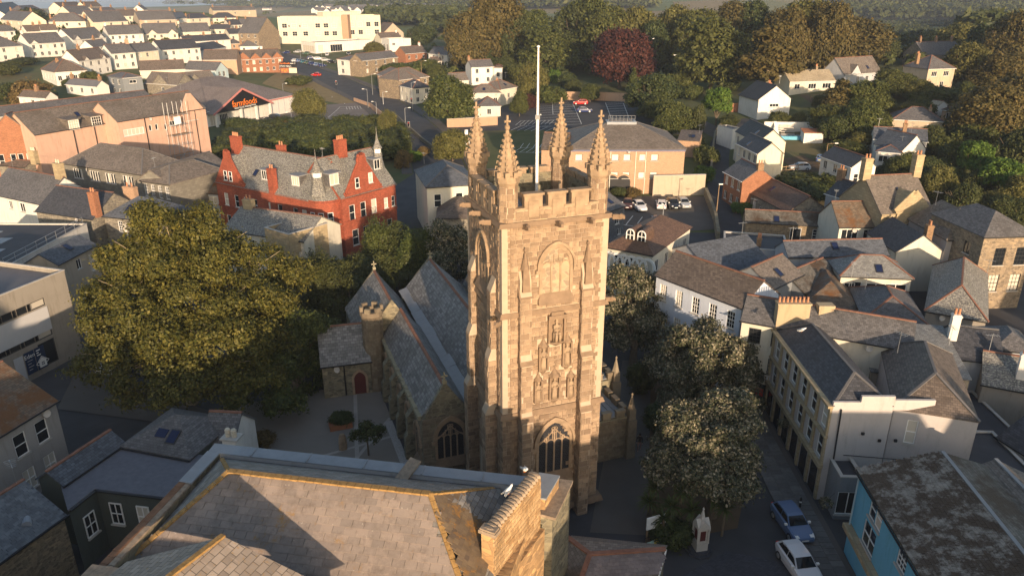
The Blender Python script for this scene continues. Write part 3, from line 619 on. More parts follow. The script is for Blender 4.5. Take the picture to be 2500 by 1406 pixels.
ribbon('street', centreline([(2330, 690), (2420, 695), (2520, 720)]), 9, 'asphalt', .06)
def bays(line_px, n, length, side=1):
    """bay lines painted along a row"""
    a, b = hit(*line_px[0]), hit(*line_px[1]); d = (b - a); d.z = 0; d.normalize(); nr = Vector((-d.y, d.x, 0)) * side; L = (b - a).length; mb = MB(); w = .07
    def strip(p, q):
        t = (q - p).normalized(); s = Vector((t.y, -t.x, 0)) * w; k = max(1, int((q - p).length / 2))
        for i in range(k):
            u, v = p.lerp(q, i / k), p.lerp(q, (i + 1) / k); pts = [u - s, u + s, v + s, v - s]
            mb.face([(x.x, x.y, tz(x.x, x.y) + .075) for x in pts])
    strip(a, b)
    for i in range(n + 1): p = a.lerp(b, i / n); strip(p, p + nr * length)
    return tag(mb.build('bay_lines', 'line'), kind='structure')
for l, n, ln, s in ((((1397, 252), (1420, 304)), 9, 10, -1), (((1478, 252), (1492, 290)), 7, 5, 1), (((1522, 254), (1540, 300)), 7, 5, -1), (((1348, 248), (1350, 280)), 6, 7, 1), (((1272, 296), (1352, 295)), 8, 5, -1), (((1272, 308), (1354, 312)), 5, 5, -1), (((1270, 362), (1350, 360)), 5, 4, 1), (((775, 305), (830, 262)), 9, 5, -1), (((845, 262), (905, 258)), 9, 5, -1), (((1480, 545), (1600, 560)), 5, 5, 1), (((1240, 372), (1330, 375)), 6, 4, 1)): bays(l, n, ln, s)
# ------------------------------------------------------------------ the houses on the far hillside and round the town
G1 = 'white houses on the hillside'
HS = dict(group=G1)
h = house
h('house', 'white hipped house cut by the picture edge beside the parked grey lane', (-40, 118), (54, 112), 5.2, None, 90, 38, 'hip', right=(2, 2), front=(3, 2), **HS)
h('house', 'white semi-detached pair with grey slate roof and hipped corner bay', (72, 108), (158, 103), 5.4, None, 81, 40, front=(5, 2), left=(1, 2), gab=[(.14, 3.2, 1.3)], **HS, chim=[(.03, .5, .8, .6, 1.2, 'white')])
h('house', 'white house with dark blue solar panel and two small front gables', (178, 98), (258, 92), 5.4, None, 69, 40, front=(5, 2), gab=[(.14, 3.4, 1.7), (.86, 3.4, 1.7)], **HS)
h('house', 'plain white pair with wide slate roof and white end chimney', (266, 86), (349, 83), 5.4, None, 62, 40, front=(5, 2), **HS, chim=[(.03, .5, 1, .7, 1.3, 'white')])
h('house', 'cream house with twin brown-edged gables under dark slates', (352, 84), (434, 82), 5.0, None, 57, 42, wall='cream', front=(5, 2), gab=[(.25, 4, 1.9), (.84, 4, 1.9)], **HS, chim=[(.0, .5, .9, .7, 1.2, 'tan')])
h('house', 'low cream house with a long plain slate slope', (444, 79), (514, 77), 4.6, None, 57, 40, wall='cream', front=(4, 1), **HS, chim=[(.0, .5, .9, .7, 1.2, 'cream')])
h('house', 'long two-tone terrace, half white and half cream, with a middle chimney', (273, 132), (330, 128), 5.6, None, 108, 38, front=(3, 2), **HS, chim=[(.97, .5, 1.2, .7, 1.3, 'tan')])
h('house', 'cream half of the two-tone terrace with three upper windows', (331, 128), (386, 123), 5.6, None, 106, 38, wall='cream', front=(3, 2), **HS)
h('house', 'white house with a broad black flat dormer across its roof', (394, 123), (488, 117), 5.6, None, 97, 36, front=(5, 2), rm='slatedark', **HS)
h('bungalow', 'white bungalow under a big mossy brown hipped roof', (134, 177), (210, 172), 4.2, 14, None, 38, 'hip', 'white', 'slatebrown', (4, 1), None, (5, 1), chim=[(.35, .5, .9, .9, 1.6)])
h('house', 'white pair of cottages with a furry brown roof and roof windows', (192, 150), (268, 141), 5.2, None, 120, 42, 'gable', 'white', 'slatebrown', (4, 2), chim=[(.35, .5, .8, .8, 1.2)], gab=[(.25, 2.4, 1.2), (.8, 2.4, 1.2)])
h('block', 'dark grey rendered two-storey block with shallow slate roof', (299, 191), (346, 187), 5.6, 9.5, None, 22, 'hip', 'grey', 'slate', [(.5, 4.3, 2.2, 1.0)], None, [(.3, 4.2, 1.3, 1.5), (.7, 4.2, 1.3, 1.5), (.3, 1.5, 1.3, 1.5), (.7, 1.5, 1.3, 1.5)])
h('barn', 'low brown-roofed barn with cream end gable above the stone sheds', (341, 173), (451, 169), 3.4, None, 148, 38, 'gable', 'cream', 'slatebrown')
h('shed', 'rubble stone shed with a mossy roof beside the dark grey block', (352, 203), (432, 208), 3.6, None, 178, 40, 'gable', 'rubblegrey', 'slatewarm', [(.55, 1.9, 1.1, 1.5)], gab=[(.5, 6.5, 3)])
h('shed', 'rubble stone shed with a lean roof next to the bushy green tree', (440, 207), (530, 199), 3.6, None, 176, 40, 'gable', 'rubblegrey', 'slatewarm', [(.35, 1.9, 1.1, 1.5), (.7, 1.9, 1.1, 1.5)], gab=[(.4, 6.0, 2.8)])
h('house', 'blue-grey gabled house with long slate roof and end window', (448, 170), (526, 173), 4.6, None, 151, 38, 'gable', 'paleblue', 'slate', None, [(.3, 3.4, 1.2, 1.4), (.65, 3.2, 1.2, 1.8)])
h('terrace', 'brown rendered terrace under a rusty mossy roof', (495, 147), (577, 146), 5.0, None, 122, 36, 'gable', 'tan', 'slatebrown', None)
h('terrace', 'brick terrace with three white-edged gables and balcony', (578, 147), (690, 141), 5.4, None, 122, 36, 'gable', 'brick', 'slatebrown', (7, 2), gab=[(.14, 6, 2.8), (.4, 5, 2.2), (.64, 5, 2.2), (.88, 5, 2.2)], wm=(1.1, 1.4))
# upper rows
for i, (A, B, he, ry, w, rm, rf, lab) in enumerate([
 ((0, 48), (54, 52), 5, 28, 'cream', 'slate', 'gable', 'cream house with large plain gable at the edge of the hill'),
 ((16, 38), (70, 30), 5, 8, 'white', 'slate', 'gable', 'white gabled house above the round dark hedge'),
 ((115, 54), (208, 53), 5.4, 32, 'cream', 'slate', 'hip', 'broad cream house with steep pyramid slate roof'),
 ((66, 78), (118, 76), 3.2, 62, 'white', 'slatebrown', 'gable', 'small white outbuilding below the pyramid-roofed house'),
 ((176, 36), (232, 34), 6, 15, 'cream', 'slate', 'gable', 'tall cream house wrapped in scaffolding'),
 ((228, 55), (312, 52), 5.2, 27, 'cream', 'slate', 'gable', 'cream house with solar panels and a pale front wing'),
 ((340, 50), (430, 48), 5, 27, 'buff', 'slate', 'gable', 'tan terrace with tall clay-topped chimneys'),
 ((430, 46), (462, 44), 5, 30, 'white', 'slateblue', 'gable', 'pale blue-white cottage between tan terraces'),
 ((463, 46), (512, 44), 5, 33, 'cream', 'slatedark', 'hip', 'cream villa with dark hipped roof on the ridge'),
 ((520, 45), (578, 44), 5, 31, 'cream', 'slatedark', 'hip', 'cream villa beside the stone gable on the ridge'),
 ((512, 72), (560, 72), 3.5, 60, 'cream', 'slatedark', 'gable', 'low cream house with flat dark roof below the villas'),
 ((452, 103), (562, 97), 5, 86, 'white', 'slatedark', 'gable', 'long dark-roofed white row behind the dormer house'),
 ((485, 125), (552, 116), 3.6, 104, 'palegrey', 'slatedark', 'hip', 'small grey house with dark pyramid roof'),
 ((580, 60), (612, 60), 5, 46, 'ivory', 'slate', 'gable', 'ivory cottage crowded by the stone warehouse'),
 ((586, 114), (640, 113), 3, 99, 'white', 'slate', 'hip', 'small white hipped house in front of the stone warehouse'),
 ((552, 108), (590, 106), 3, 96, 'tan', 'slate', 'hip', 'tan cottage with small pyramid roof'),
 ((520, 27), (625, 25), 4, 17, 'buff', 'slate', 'gable', 'long low terrace with chimneys on the skyline'),
 ((150, 20), (205, 18), 5, 6, 'cream', 'slatebrown', 'gable', 'cream house with red-brown roof on the skyline'),
 ((210, 18), (250, 17), 5, 5, 'cream', 'slatebrown', 'gable', 'second red-brown roofed house on the skyline'),
 ((324, 24), (350, 24), 4, 14, 'white', 'slate', 'gfront', 'white gable end facing down the hill by the skyline wood'),
 ((-12, 78), (36, 76), 4.5, 62, 'white', 'slate', 'gable', 'white cottage at the western end of the second row'), ((296, 40), (338, 39), 5, 24, 'cream', 'slatebrown', 'gable', 'cream house tucked behind the tan terrace'), ((560, 62), (590, 61), 5, 48, 'ivory', 'slatedark', 'gable', 'ivory house with near-black slates by the stone warehouse'), ((60, 32), (112, 29), 5, 14, 'cream', 'slate', 'hip', 'cream hipped house on the upper lane'), ((240, 36), (292, 34), 5, 19, 'ivory', 'slate', 'gable', 'ivory pair on the upper lane'), ((560, 84), (612, 82), 4, 70, 'ivory', 'slatedark', 'gable', 'ivory row with dark slates beside the warehouse yard'), ((100, 75), (140, 74), 4, 60, 'white', 'slatebrown', 'gable', 'white outbuilding behind the semi-detached pair'), ((228, 116), (268, 112), 4.5, 98, 'white', 'slate', 'gable', 'white house end between the long terrace and the brown cottages'), ((160, 206), (235, 212), 3, 194, 'white', 'feltgrey', 'gable', 'white shed beside the grey block'), ((45, 236), (110, 240), 3, 222, 'white', 'slatebrown', 'gable', 'white-walled shed with weathered brown roof above the pink hall'), ((640, 22), (662, 22), 3, 19, 'white', 'slate', 'gable', 'tiny white house below the skyline trees')]):
    h('house', lab, A, B, he, None, ry, 38, rf, w, rm, (3, 2) if he > 4 else (3, 1), chim=[(.05, .5, .9, .7, 1.2), (.95, .5, .9, .7, 1.2)] if i % 2 == 0 else [(.5, .5, .9, .7, 1.2)], group='houses on the ridge')
# the cream factory and its neighbours
fx = h('factory', 'long cream factory with brown stair tower and stained parapet', (677, 48), (833, 47), 13, 16, None, 0, 'flat', 'factory', 'feltgrey', [(x, z, 2.7, 2.4) for z in (9.6, 5.4) for x in (.10, .25, .42, .62, .75, .88)] + [(x, z, 1.0, 1.4) for z in (9.4,) for x in (.04, .17, .34)], par=1.2, style='cross', sill=False, cope='factory')
h('factory', 'cream factory wing with two rows of square windows', (848, 44), (928, 43), 13, 16, None, 0, 'flat', 'factory', 'feltgrey', [((i + .5) / 4, z, 2.6, 2.5) for z in (9.4, 5.2) for i in range(4)], par=1.2, style='cross', sill=False, cope='factory')
h('stair_tower', 'brown brick stair tower between the two factory wings', (833, 40), (848, 40), 14.5, 7, None, 0, 'flat', 'tanbrick', 'feltgrey')
h('plant_room', 'long fluted cream plant room on top of the factory', (788, 31), (879, 29), 16.0, 6, None, 0, 'flat', 'factory', 'feltgrey', base=19, par=.05, cope='factory')
h('warehouse', 'three-storey stone gable warehouse beside the cream factory', (630, 82), (681, 78), 9, 12, None, 40, 'gfront', 'rubble', 'slate', None, None, (3, 3))
sr = h('showroom', 'white car showroom with flat roof and dark corner sign band', (769, 107), (907, 100), 4.4, 14, None, 0, 'flat', 'white', 'feltgrey', [(.09, 2, 3, 3.4, 'grid'), (.36, 1.8, 7, 3.4, 'long')], None, [(.5, 1.8, 11, 3, 'long')], par=.5)
h('depot', 'plain white flat-roofed depot with tall doors', (950, 99), (1003, 97), 5.5, 9, None, 0, 'flat', 'white', 'feltgrey', [(.2, 3.6, 1.6, 1.0)], None, [(.3, 2, 2, 3), (.7, 2, 2, 3)])
for A, B, he, ry, w, rm, rf, lab in [
 ((935, 82), (985, 80), 4, 62, 'buff', 'slatebrown', 'gfront', 'brown gabled house behind the white depot'),
 ((930, 95), (980, 93), 3.6, 80, 'cream', 'slatebrown', 'gable', 'cream bungalow behind the white depot'),
 ((990, 132), (1042, 128), 3.4, 113, 'brick', 'slatebrown', 'gable', 'brown tiled bungalow with white barge boards'),
 ((1046, 131), (1092, 135), 4.6, 116, 'white', 'slate', 'gable', 'white cottage with white chimney below the dark oaks'),
 ((1055, 150), (1078, 149), 2.6, 140, 'white', 'slatebrown', 'gable', 'tiny white outhouse among garden bushes')]:
    h('house', lab, A, B, he, None, ry, 38, rf, w, rm, (2, 2) if he > 4 else (3, 1), right=[(.5, 2, 1.2, 1.2)], chim=[(.9, .5, .8, .7, 1.2, 'white')])
h('house', 'square white two-storey house at the roadside with grey windows', (823, 145), (873, 149), 6, 8, None, 20, 'hip', 'white', 'slate', (2, 2), wm=(1.5, 1.7))
h('house', 'stone two-storey house with long slate roof behind the white block', (884, 149), (971, 140), 5.4, None, 128, 36, 'gable', 'rubble', 'slate', (4, 2), gab=[])
h('shop', 'brick and stone corner shop with slate roof along the main road', (921, 181), (972, 196), 5.6, None, 168, 34, 'hip', 'tan', 'slatewarm', (5, 2), (5, 2), wm=(1.3, 1.7))
h('shop', 'second stone shop with hipped slates beside the road junction', (974, 196), (1047, 187), 5.6, None, 165, 34, 'hip', 'rubble', 'slatewarm', (4, 2))
h('house', 'low stone house with white end wall beside the junction', (976, 209), (1008, 216), 5, None, 195, 32, 'hip', 'ivory', 'slatedark', (3, 2), (2, 2))
h('villa', 'white villa with grey slate roof and tall sash windows', (1151, 165), (1205, 163), 5.8, None, 146, 34, 'gable', 'white', 'slate', (2, 2), chim=[(.02, .5, .9, .7, 1)], left=None)
h('wing', 'low white side wing of the villa with hipped roof', (1206, 166), (1226, 166), 5, 7, None, 30, 'hip', 'white', 'slatebrown', (1, 1))
h('house', 'cream hipped house with several roofs near the car park wall', (1146, 227), (1222, 227), 4.6, None, 205, 32, 'hip', 'ivory', 'slatewarm', (3, 1), (3, 1))
h('house', 'cream hipped rear wing with dark window below slate roof', (1222, 219), (1262, 212), 4.6, None, 194, 32, 'hip', 'ivory', 'slatewarm', (1, 1), chim=[(.4, .5, .8, .7, 1.2)])
h('bay', 'small cream hipped bay building with two windows', (1166, 260), (1222, 259), 3.2, None, 232, 34, 'hip', 'ivory', 'slate', (1, 1))
h('cottage', 'small slate cottage behind the roadside tree', (1103, 198), (1144, 196), 3.6, None, 178, 36, 'gable', 'ivory', 'slatewarm', (1, 1))
# the wooded slope to the east
h('house', 'white gabled house on a red stone base beside the drive', (1853, 242), (1931, 240), 4.6, 10, None, 36, 'gfront', 'white', 'tiledark', [(.5, 3.0, 2.4, .8, 'case3')], chim=[(.8, .8, .8, .8, 1.6, 'brick')], over=.5, ridge='ridgegrey')
h('bungalow', 'long cream bungalow under a pale cement-tiled roof', (1929, 200), (2040, 197), 2.9, None, 171, 34, 'gable', 'cream', 'asbestos', [(.17, 1.6, 1.6, 1.3, 'case'), (.5, 1.6, 2.4, 1.4, 'case3'), (.82, 1.6, 2.6, 1.4, 'case3')], ridge='', chim=[(.72, .5, .6, .6, .9, 'rubble')])
h('house', 'grey slate dormer house with white walls and a red ridge', (2062, 183), (2152, 176), 3.2, None, 140, 46, 'gable', 'palegrey', 'slatewarm', (4, 1), gab=[(.3, 4.2, 2.4)])
h('house', 'square stone-coloured house with pyramid slate roof on the slope', (2267, 169), (2332, 167), 5.4, 9, None, 36, 'hip', 'buff', 'slate', [(.25, 4.1, 1.7, 1.3, 'case3'), (.7, 4.1, 1.7, 1.3, 'case3'), (.2, 1.3, 1.3, 1.2), (.6, 1.2, 1.2, 1.8)], chim=[(.0, .5, .8, .8, 2.2)])
h('house', 'dark slate house with clustered chimneys deep among the trees', (2206, 130), (2256, 135), 4.0, 16, None, 40, 'gfront', 'rubblegrey', 'slate', chim=[(.5, .1, .7, .7, 1.4), (.5, .5, .7, .7, 1.4), (.5, .9, .7, .7, 1.4)])
h('bungalow', 'low hipped slate bungalow half hidden by bushes', (2180, 291), (2303, 297), 3.0, None, 261, 32, 'hip', 'buff', 'slate', [(.8, 1.5, 2, 1.4)], chim=[(.75, .4, .6, .9, 1.4, 'rubble')])
h('bungalow', 'dark hipped bungalow roof under the brown overhanging trees', (2301, 268), (2372, 276), 2.8, None, 244, 30, 'hip', 'tan', 'slatedark', (2, 1))
h('shed', 'little white garden shed beside the hedge', (2266, 256), (2290, 259), 2.4, 4, None, 24, 'gable', 'white', 'asbestos', [(.4, 1.3, 1, .8)])
h('house', 'white house with red clay ridge and tall brown chimney', (2134, 339), (2264, 346), 3.6, None, 313, 34, 'gable', 'white', 'slateblue', (4, 1), chim=[(.55, .12, .7, .7, 2.8)])
h('wing', 'white front gable wing of the red-ridged house', (2204, 366), (2259, 361), 3.4, 7, None, 42, 'gfront', 'white', 'slateblue', [(.5, 1.6, 2, 1.8, 'case3')], ridge='ridge')
h('bay', 'white bay with small pyramid slate roof', (2140, 369), (2203, 374), 3.0, 5, None, 24, 'hip', 'white', 'slateblue', [(.3, 1.6, 1.6, 1.2)])
h('house', 'white house with black slates and three dark gable windows', (2005, 381), (2079, 408), 5.6, None, 370, 36, 'gable', 'white', 'slatedark', (3, 2), [(.25, 3.6, .9, 1.5, 'sash1'), (.5, 3.6, .9, 1.5, 'sash1'), (.75, 3.6, .9, 1.5, 'sash1')], sill=True)
h('house', 'tall cream gabled house, the upper of two by the lane', (1797, 320), (1850, 347), 6.4, None, 304, 40, 'gable', 'cream', 'tiledark', (4, 2), gutter=False, ridge='ridgegrey')
h('house', 'cream gabled house, the lower of two by the lane', (1800, 350), (1850, 375), 5.8, None, 337, 38, 'gable', 'cream', 'slatedark', (4, 2), [(.55, .9, .9, 1.6, 'plain')], ridge='ridgegrey')
h('outhouse', 'white flat-roofed outhouse behind the upper cream house', (1789, 318), (1812, 316), 4, 5, None, 0, 'flat', 'white', 'feltgrey', par=.15)
h('terrace', 'red brick terrace front with white windows by the narrow lane', (1769, 419), (1813, 442), 5.2, None, 399, 36, 'gable', 'brick', 'slate', (3, 2), None, chim=[(.98, .5, .7, 1, .7)], wm=(1.1, 1.4))
h('store', 'long stone store with brown slate roof and a pale rooflight strip', (1814, 460), (1924, 517), 3.6, None, 452, 34, 'gable', 'rubblegrey', 'tilebrown', [(.3, 1.6, 1.1, 1.8), (.45, 1.5, .9, 1.2), (.1, 1.2, 1, 2)], near=True)
h('store', 'rusty hipped end of the stone store', (1926, 518), (2010, 510), 3.0, 9, None, 34, 'hip', 'rubblegrey', 'slaterust', near=True)
h('shed', 'low stone shed with red clay ridge and one white window', (1821, 541), (2049, 553), 3.3, None, 517, 34, 'gable', 'rubblefine', 'slatemoss', [(.79, 1.7, 1.6, 1.9, 'sash'), (.55, 1.4, 1.6, 2.6, 'plain')], near=True)
h('house', 'white-fronted house with bay window under a red-ridged slate roof', (2050, 554), (2140, 553), 5.4, None, 492, 38, 'gable', 'ivory', 'slaterust', [(.3, 4.2, 2.4, 1.7, 'case3'), (.8, 4.2, 1.3, 1.5)], near=True)
h('hall', 'long dark slate hall roof behind the pedimented chapel', (2017, 472), (2120, 502), 6, None, 450, 38, 'gable', 'palegrey', 'slatedark', chim=[(0, .5, 1, .8, 1.6), (.98, .2, .9, .9, 2.4)])
h('house', 'white gable house with black slates before the chapel', (2120, 567), (2190, 613), 5.4, None, 551, 36, 'gable', 'ivory', 'slatedark', [(.2, 4.4, 1.2, 1.2)], None, chim=[(.75, .8, .8, .8, 2)], near=True, ridge='')
h('house', 'long blue-grey slate roof with red ridge crossing the block', (1926, 627), (2168, 621), 6, None, 586, 34, 'gable', 'palegrey', 'slateblue', near=True)
h('courtyard_house', 'white courtyard house with pale slates and blue-curtained windows', (2054, 672), (2226, 679), 6.2, None, 622, 34, 'hip', 'ivory', 'slatepale', [(.14, 4.6, 1.2, 1.4), (.24, 4.4, 1.1, 2.2, 'plain'), (.52, 4.7, 2.2, 1.4, 'case'), (.8, 4.7, 2.4, 1.4, 'case'), (.85, 1.6, 2.2, 1.2, 'case')], near=True)
h('house', 'big hipped slate roof with a lichen-spotted near end', (2262, 757), (2408, 783), 5, 16, None, 42, 'hip', 'concrete', 'slateold', near=True)
h('house', 'sunlit brown slate roof with red hips in the middle of the block', (1886, 703), (1957, 669), 6.4, None, 636, 32, 'gable', 'grey', 'slatewarm', None, [(.5, 4, 1, 1)], near=True)
h('house', 'mossy slate roof over a dark wall with a row of white windows', (1962, 712), (2050, 673), 5.2, None, 648, 32, 'gable', 'grey', 'slatemoss', [(.1, 4.0, .9, 1.9, 'plain'), (.35, 4.5, 1.5, .8, 'case'), (.58, 4.6, 1.2, .7, 'case'), (.75, 4.6, .8, .7, 'plain'), (.88, 4.6, .8, .8, 'plain')], near=True)
h('outhouse', 'dark brown pyramid roof tucked into the courtyard', (1962, 745), (2103, 757), 4.4, 10, None, 34, 'hip', 'palegrey', 'slaterust', near=True, ridge='')
h('outhouse', 'small blue-grey hipped roof behind the long cream shop roof', (2112, 778), (2262, 792), 5, 9, None, 30, 'hip', 'palegrey', 'slate', near=True)
h('shop_house', 'cream shop house with black-framed sash windows and long slate roof', (1812, 780), (2225, 853), 8.6, None, 752, 36, 'gable', 'ivory', 'slate', [(.09, 7.2, 1.1, 1.5, 'sash3'), (.235, 7.2, 1.1, 1.5, 'sash3'), (.09, 4.4, 1.1, 1.6, 'sash3'), (.235, 4.4, 1.1, 1.6, 'sash3'), (.10, 1.4, 2.2, 2.2, 'case'), (.20, 1.3, 1.1, 2.3, 'plain')], near=True, fm='framebrown')
h('town_house', 'pale blue-white Georgian town house with many-paned sash windows', (1603, 670), (1811, 749), 9.2, None, 648, 34, 'gable', 'bluewhite', 'slatebrown', [((i + .5) / 5, z, .95, 1.75, 'sash3') for z in (7.5, 4.5) for i in range(5)] + [(.2, 1.5, 1.3, 2.4, 'plain'), (.7, 1.6, 1.6, 2, 'case')], near=True)
h('assembly_house', 'cream arcaded house with brown hipped roof and two arched dormers', (1478, 601), (1593, 622), 8, 13, None, 33, 'hip', 'ivory', 'tilebrown', [((i + .5) / 5, 6.3, 1.2, 1.7, 'six') for i in range(5)], (4, 2), near=True, ridge='')
h('house', 'dark slate-hung house beside the small car park', (1484, 515), (1525, 501), 6, 8, None, 24, 'gable', 'slatehung', 'slate', [(.6, 4.2, 1, 1.4), (.75, 2.2, .8, .9)], near=True, ridge='')
h('outhouse', 'flat dark felt roof behind the brown hipped house', (1768, 606), (1925, 618), 4.5, 7, None, 0, 'flat', 'palegrey', 'felt', par=.2, near=True, chim=[(.55, .3, .6, .6, 1.2)])
h('house', 'blue slate gable roof with a metal flue behind the town house', (1735, 668), (1880, 640), 6, 9, None, 26, 'gable', 'palegrey', 'slateblue', near=True, ridge='')
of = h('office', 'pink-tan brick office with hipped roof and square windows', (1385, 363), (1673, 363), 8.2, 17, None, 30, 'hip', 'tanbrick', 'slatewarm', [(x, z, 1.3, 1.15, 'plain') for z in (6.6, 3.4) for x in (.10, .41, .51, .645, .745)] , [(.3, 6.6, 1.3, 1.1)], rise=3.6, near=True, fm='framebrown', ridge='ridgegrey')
h('office_wing', 'small tan brick wing of the office with blue window', (1322, 364), (1384, 366), 7.4, 9, None, 26, 'gable', 'tanbrick', 'slatebrown', [(.6, 3.4, 2, 1.8, 'case')], near=True)
h('office_store', 'low brick store behind the office corner', (1655, 342), (1707, 345), 3.5, 6, None, 20, 'mono', 'tanbrick', 'slatebrown')
h('apartments', 'pale flats with a mansard slate roof and two skylights', (2312, 585), (2402, 584), 7.2, 9, None, 50, 'hip', 'lilac', 'slatewarm', [(.35, 5, 1.3, 1.8, 'six'), (.75, 5, 1.3, 1.8, 'six'), (.3, 1.8, 1.2, 1.5), (.75, 1.8, 1.2, 1.5)], rise=3.4, near=True, fm='framebrown', ridge='')
h('mill', 'stone mill with brick-edged windows and wide slate roof', (2404, 578), (2530, 574), 9.4, 10, None, 34, 'hip', 'rubble', 'slate', [(.38, 6.8, 1.4, 2.2, 'sash3'), (.38, 3.4, 1.4, 2.2, 'sash3'), (.8, 6.8, 1.4, 2.2, 'sash3'), (.8, 3.4, 1.4, 2.2, 'sash3')], None, (2, 2), near=True, fm='framebrown', ridge='')
h('white_cottage', 'white timber-edged cottage with plain slate slopes by the shop street', (2040, 300), (2050, 300), 1, 1) if False else None
# behind the pink hall and the western side of the town
PH = h('hall', 'long salmon-pink rendered hall with slate roof and white dormers', (84, 329), (284, 296), 11.5, None, 262, 38, 'gable', 'pink', 'slatewarm', None, near=True)
P2 = h('hall', 'salmon-pink hall extension with strip windows and gabled end', (286, 297), (501, 264), 12, None, 236, 34, 'gable', 'pink', 'slatewarm', [(.15, 9.6, 4.4, 1.3, 'long'), (.33, 9.8, .6, 1.1, 'plain'), (.40, 9.8, .6, 1.1, 'plain'), (.50, 9.5, .6, 1.1, 'plain'), (.60, 10.0, 2.4, 1.0, 'case3'), (.82, 10.6, 3, 1.4, 'grid')], near=True)
h('hall', 'long slate roof running behind the pink halls', (0, 285), (372, 240), 10.5, None, 240, 30, 'gable', 'tan', 'slate')
h('brick_front', 'red brick and stone gable front with paired windows on the hall corner', (-34, 335), (86, 331), 11, 3, None, 44, 'gfront', 'brick', 'slatewarm', [(.35, 10.4, .8, 1.7, 'sash1'), (.55, 10.4, .8, 1.7, 'sash1'), (.75, 10.4, .8, 1.7, 'sash1'), (.2, 6.6, .9, 2.4, 'sash1'), (.45, 6.6, .9, 2.4, 'sash1'), (.6, 6.6, .9, 2.4, 'sash1'), (.78, 6.6, .9, 2.4, 'sash1')], near=True)
h('school', 'grey ashlar building with grouped mullioned windows and wide slate roof', (154, 398), (346, 426), 8.5, None, 356, 34, 'hip', 'greyash', 'slatewarm', [(.13 + g + i * .032, 7.0, .52, 1.7, 'plain') for g in (0, .22, .42, .64) for i in range(4)], near=True, ridge='ridgegrey')
h('school', 'grey ashlar wing with tall small-paned windows', (345, 440), (414, 450), 8.5, None, 372, 34, 'hip', 'greyash', 'slatewarm', [((i + .5) / 4, 7.0, .8, 2.0, 'sash3') for i in range(4)], near=True, ridge='ridgegrey')
h('school', 'far slate wing joining the grey ashlar building to the red bank', (415, 450), (555, 402), 8.0, None, 392, 32, 'gable', 'greyash', 'slatewarm', near=True, ridge='ridgegrey')
h('cottage', 'grey rendered cottage with rusty orange tiled roof beside the red bank', (447, 466), (536, 473), 5.4, None, 418, 40, 'gable', 'palegrey', 'slaterust', [(.2, 4.2, 1.4, 1.1, 'case'), (.8, 4.2, 1.8, 1.2, 'case')], near=True, chim=[(.1, .0, 1.4, .8, 1.4, 'brickstack', 5)])
h('house', 'white cottage with big slate roof and stone chimney at the western edge', (-30, 470), (102, 498), 6.2, None, 421, 38, 'gable', 'white', 'slate', [(.4, 4.9, .9, 1.3), (.62, 4.9, 1.3, 1.4), (.9, 4.8, .8, 1.3)], near=True, chim=[(.95, .5, 1.4, 1.0, 2.2, 'limestone', 2, 'claypale')])
h('house', 'wide dark slate roof below the western cottage', (88, 514), (226, 534), 6.2, None, 462, 34, 'gable', 'rubblegrey', 'slatedark', near=True, chim=[(1.0, .1, 1.1, .9, 3.2, 'brick'), (.97, .9, 2.2, .8, 2.4, 'tanbrick')])
h('house', 'stone house with blue-grey hipped slates behind the big plane tree', (254, 527), (386, 540), 6.4, None, 480, 34, 'hip', 'rubblegrey', 'slateblue', [(.28, 5.0, .8, 1.6, 'sash'), (.35, 4.6, .7, 1.6)], near=True, ridge='')
h('house', 'plum-coloured low roof in front of the brick gable', (-30, 400), (60, 408), 6, None, 390, 24, 'gable', 'rubblegrey', 'slatebrown', near=True, chim=[(1.1, .5, 1.2, .9, 2, 'limestone', 3, 'claypale')])
FR = h('flat_roofed_shop', 'flat black felt roof with skylight patches and a guard rail', (22, 652), (212, 549), 6.2, 13, None, 0, 'flat', 'white', 'felt', par=.15, near=True)
CL = h('clad_house', 'timber-clad house with blue slates over a white ground floor', (139, 645), (233, 597), 6.6, None, 597, 30, 'gable', 'buff', 'slateblue', [(.5, 5.3, .9, 1.3), (.82, 4.6, .8, 2.2, 'plain'), (.45, 1.6, 1.0, 1.6, 'sash')], None, [(.4, 4.2, 1, 1.2)], near=True, ridge='')
ED = h('bank_block', 'concrete flat-roofed block with blank stone end and strip windows', (-70, 764), (159, 671), 9.2, 16, None, 0, 'flat', 'concrete', 'feltgrey', [(.15 + .155 * i, 7.4, 2.1, .8, 'plain') for i in range(4)] + [(.15 + .155 * i, 4.0, 2.1, .7, 'plain') for i in range(4)] + [(.62, 2.0, 2.0, 2.6, 'plain')], par=.5, near=True, fm='framebrown', sill=False)
h('low_house', 'low ivory house with dark slates under the big tree', (205, 797), (285, 797), 5.5, 7, None, 30, 'hip', 'ivory', 'slatedark', (2, 2), near=True, ridge='')
DH = h('town_house', 'pebble-dashed house with brown mossy roof and dark window surrounds', (-40, 1083), (134, 977), 6.6, 9, None, 32, 'gable', 'dash', 'slaterust', [(.42, 4.8, 1.1, 1.9, 'sash1'), (.73, 4.8, 1.1, 1.9, 'sash1'), (.42, 1.7, 1.1, 1.8, 'cross'), (.73, 1.7, 1.1, 1.9, 'cross')], near=True)

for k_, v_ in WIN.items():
    if k_ == (1.3, 1.15, 'plain', 'framebrown'): v_[1].materials[0] = M['pale']  # office panes: the light their glass reflects is painted in as a pale colour
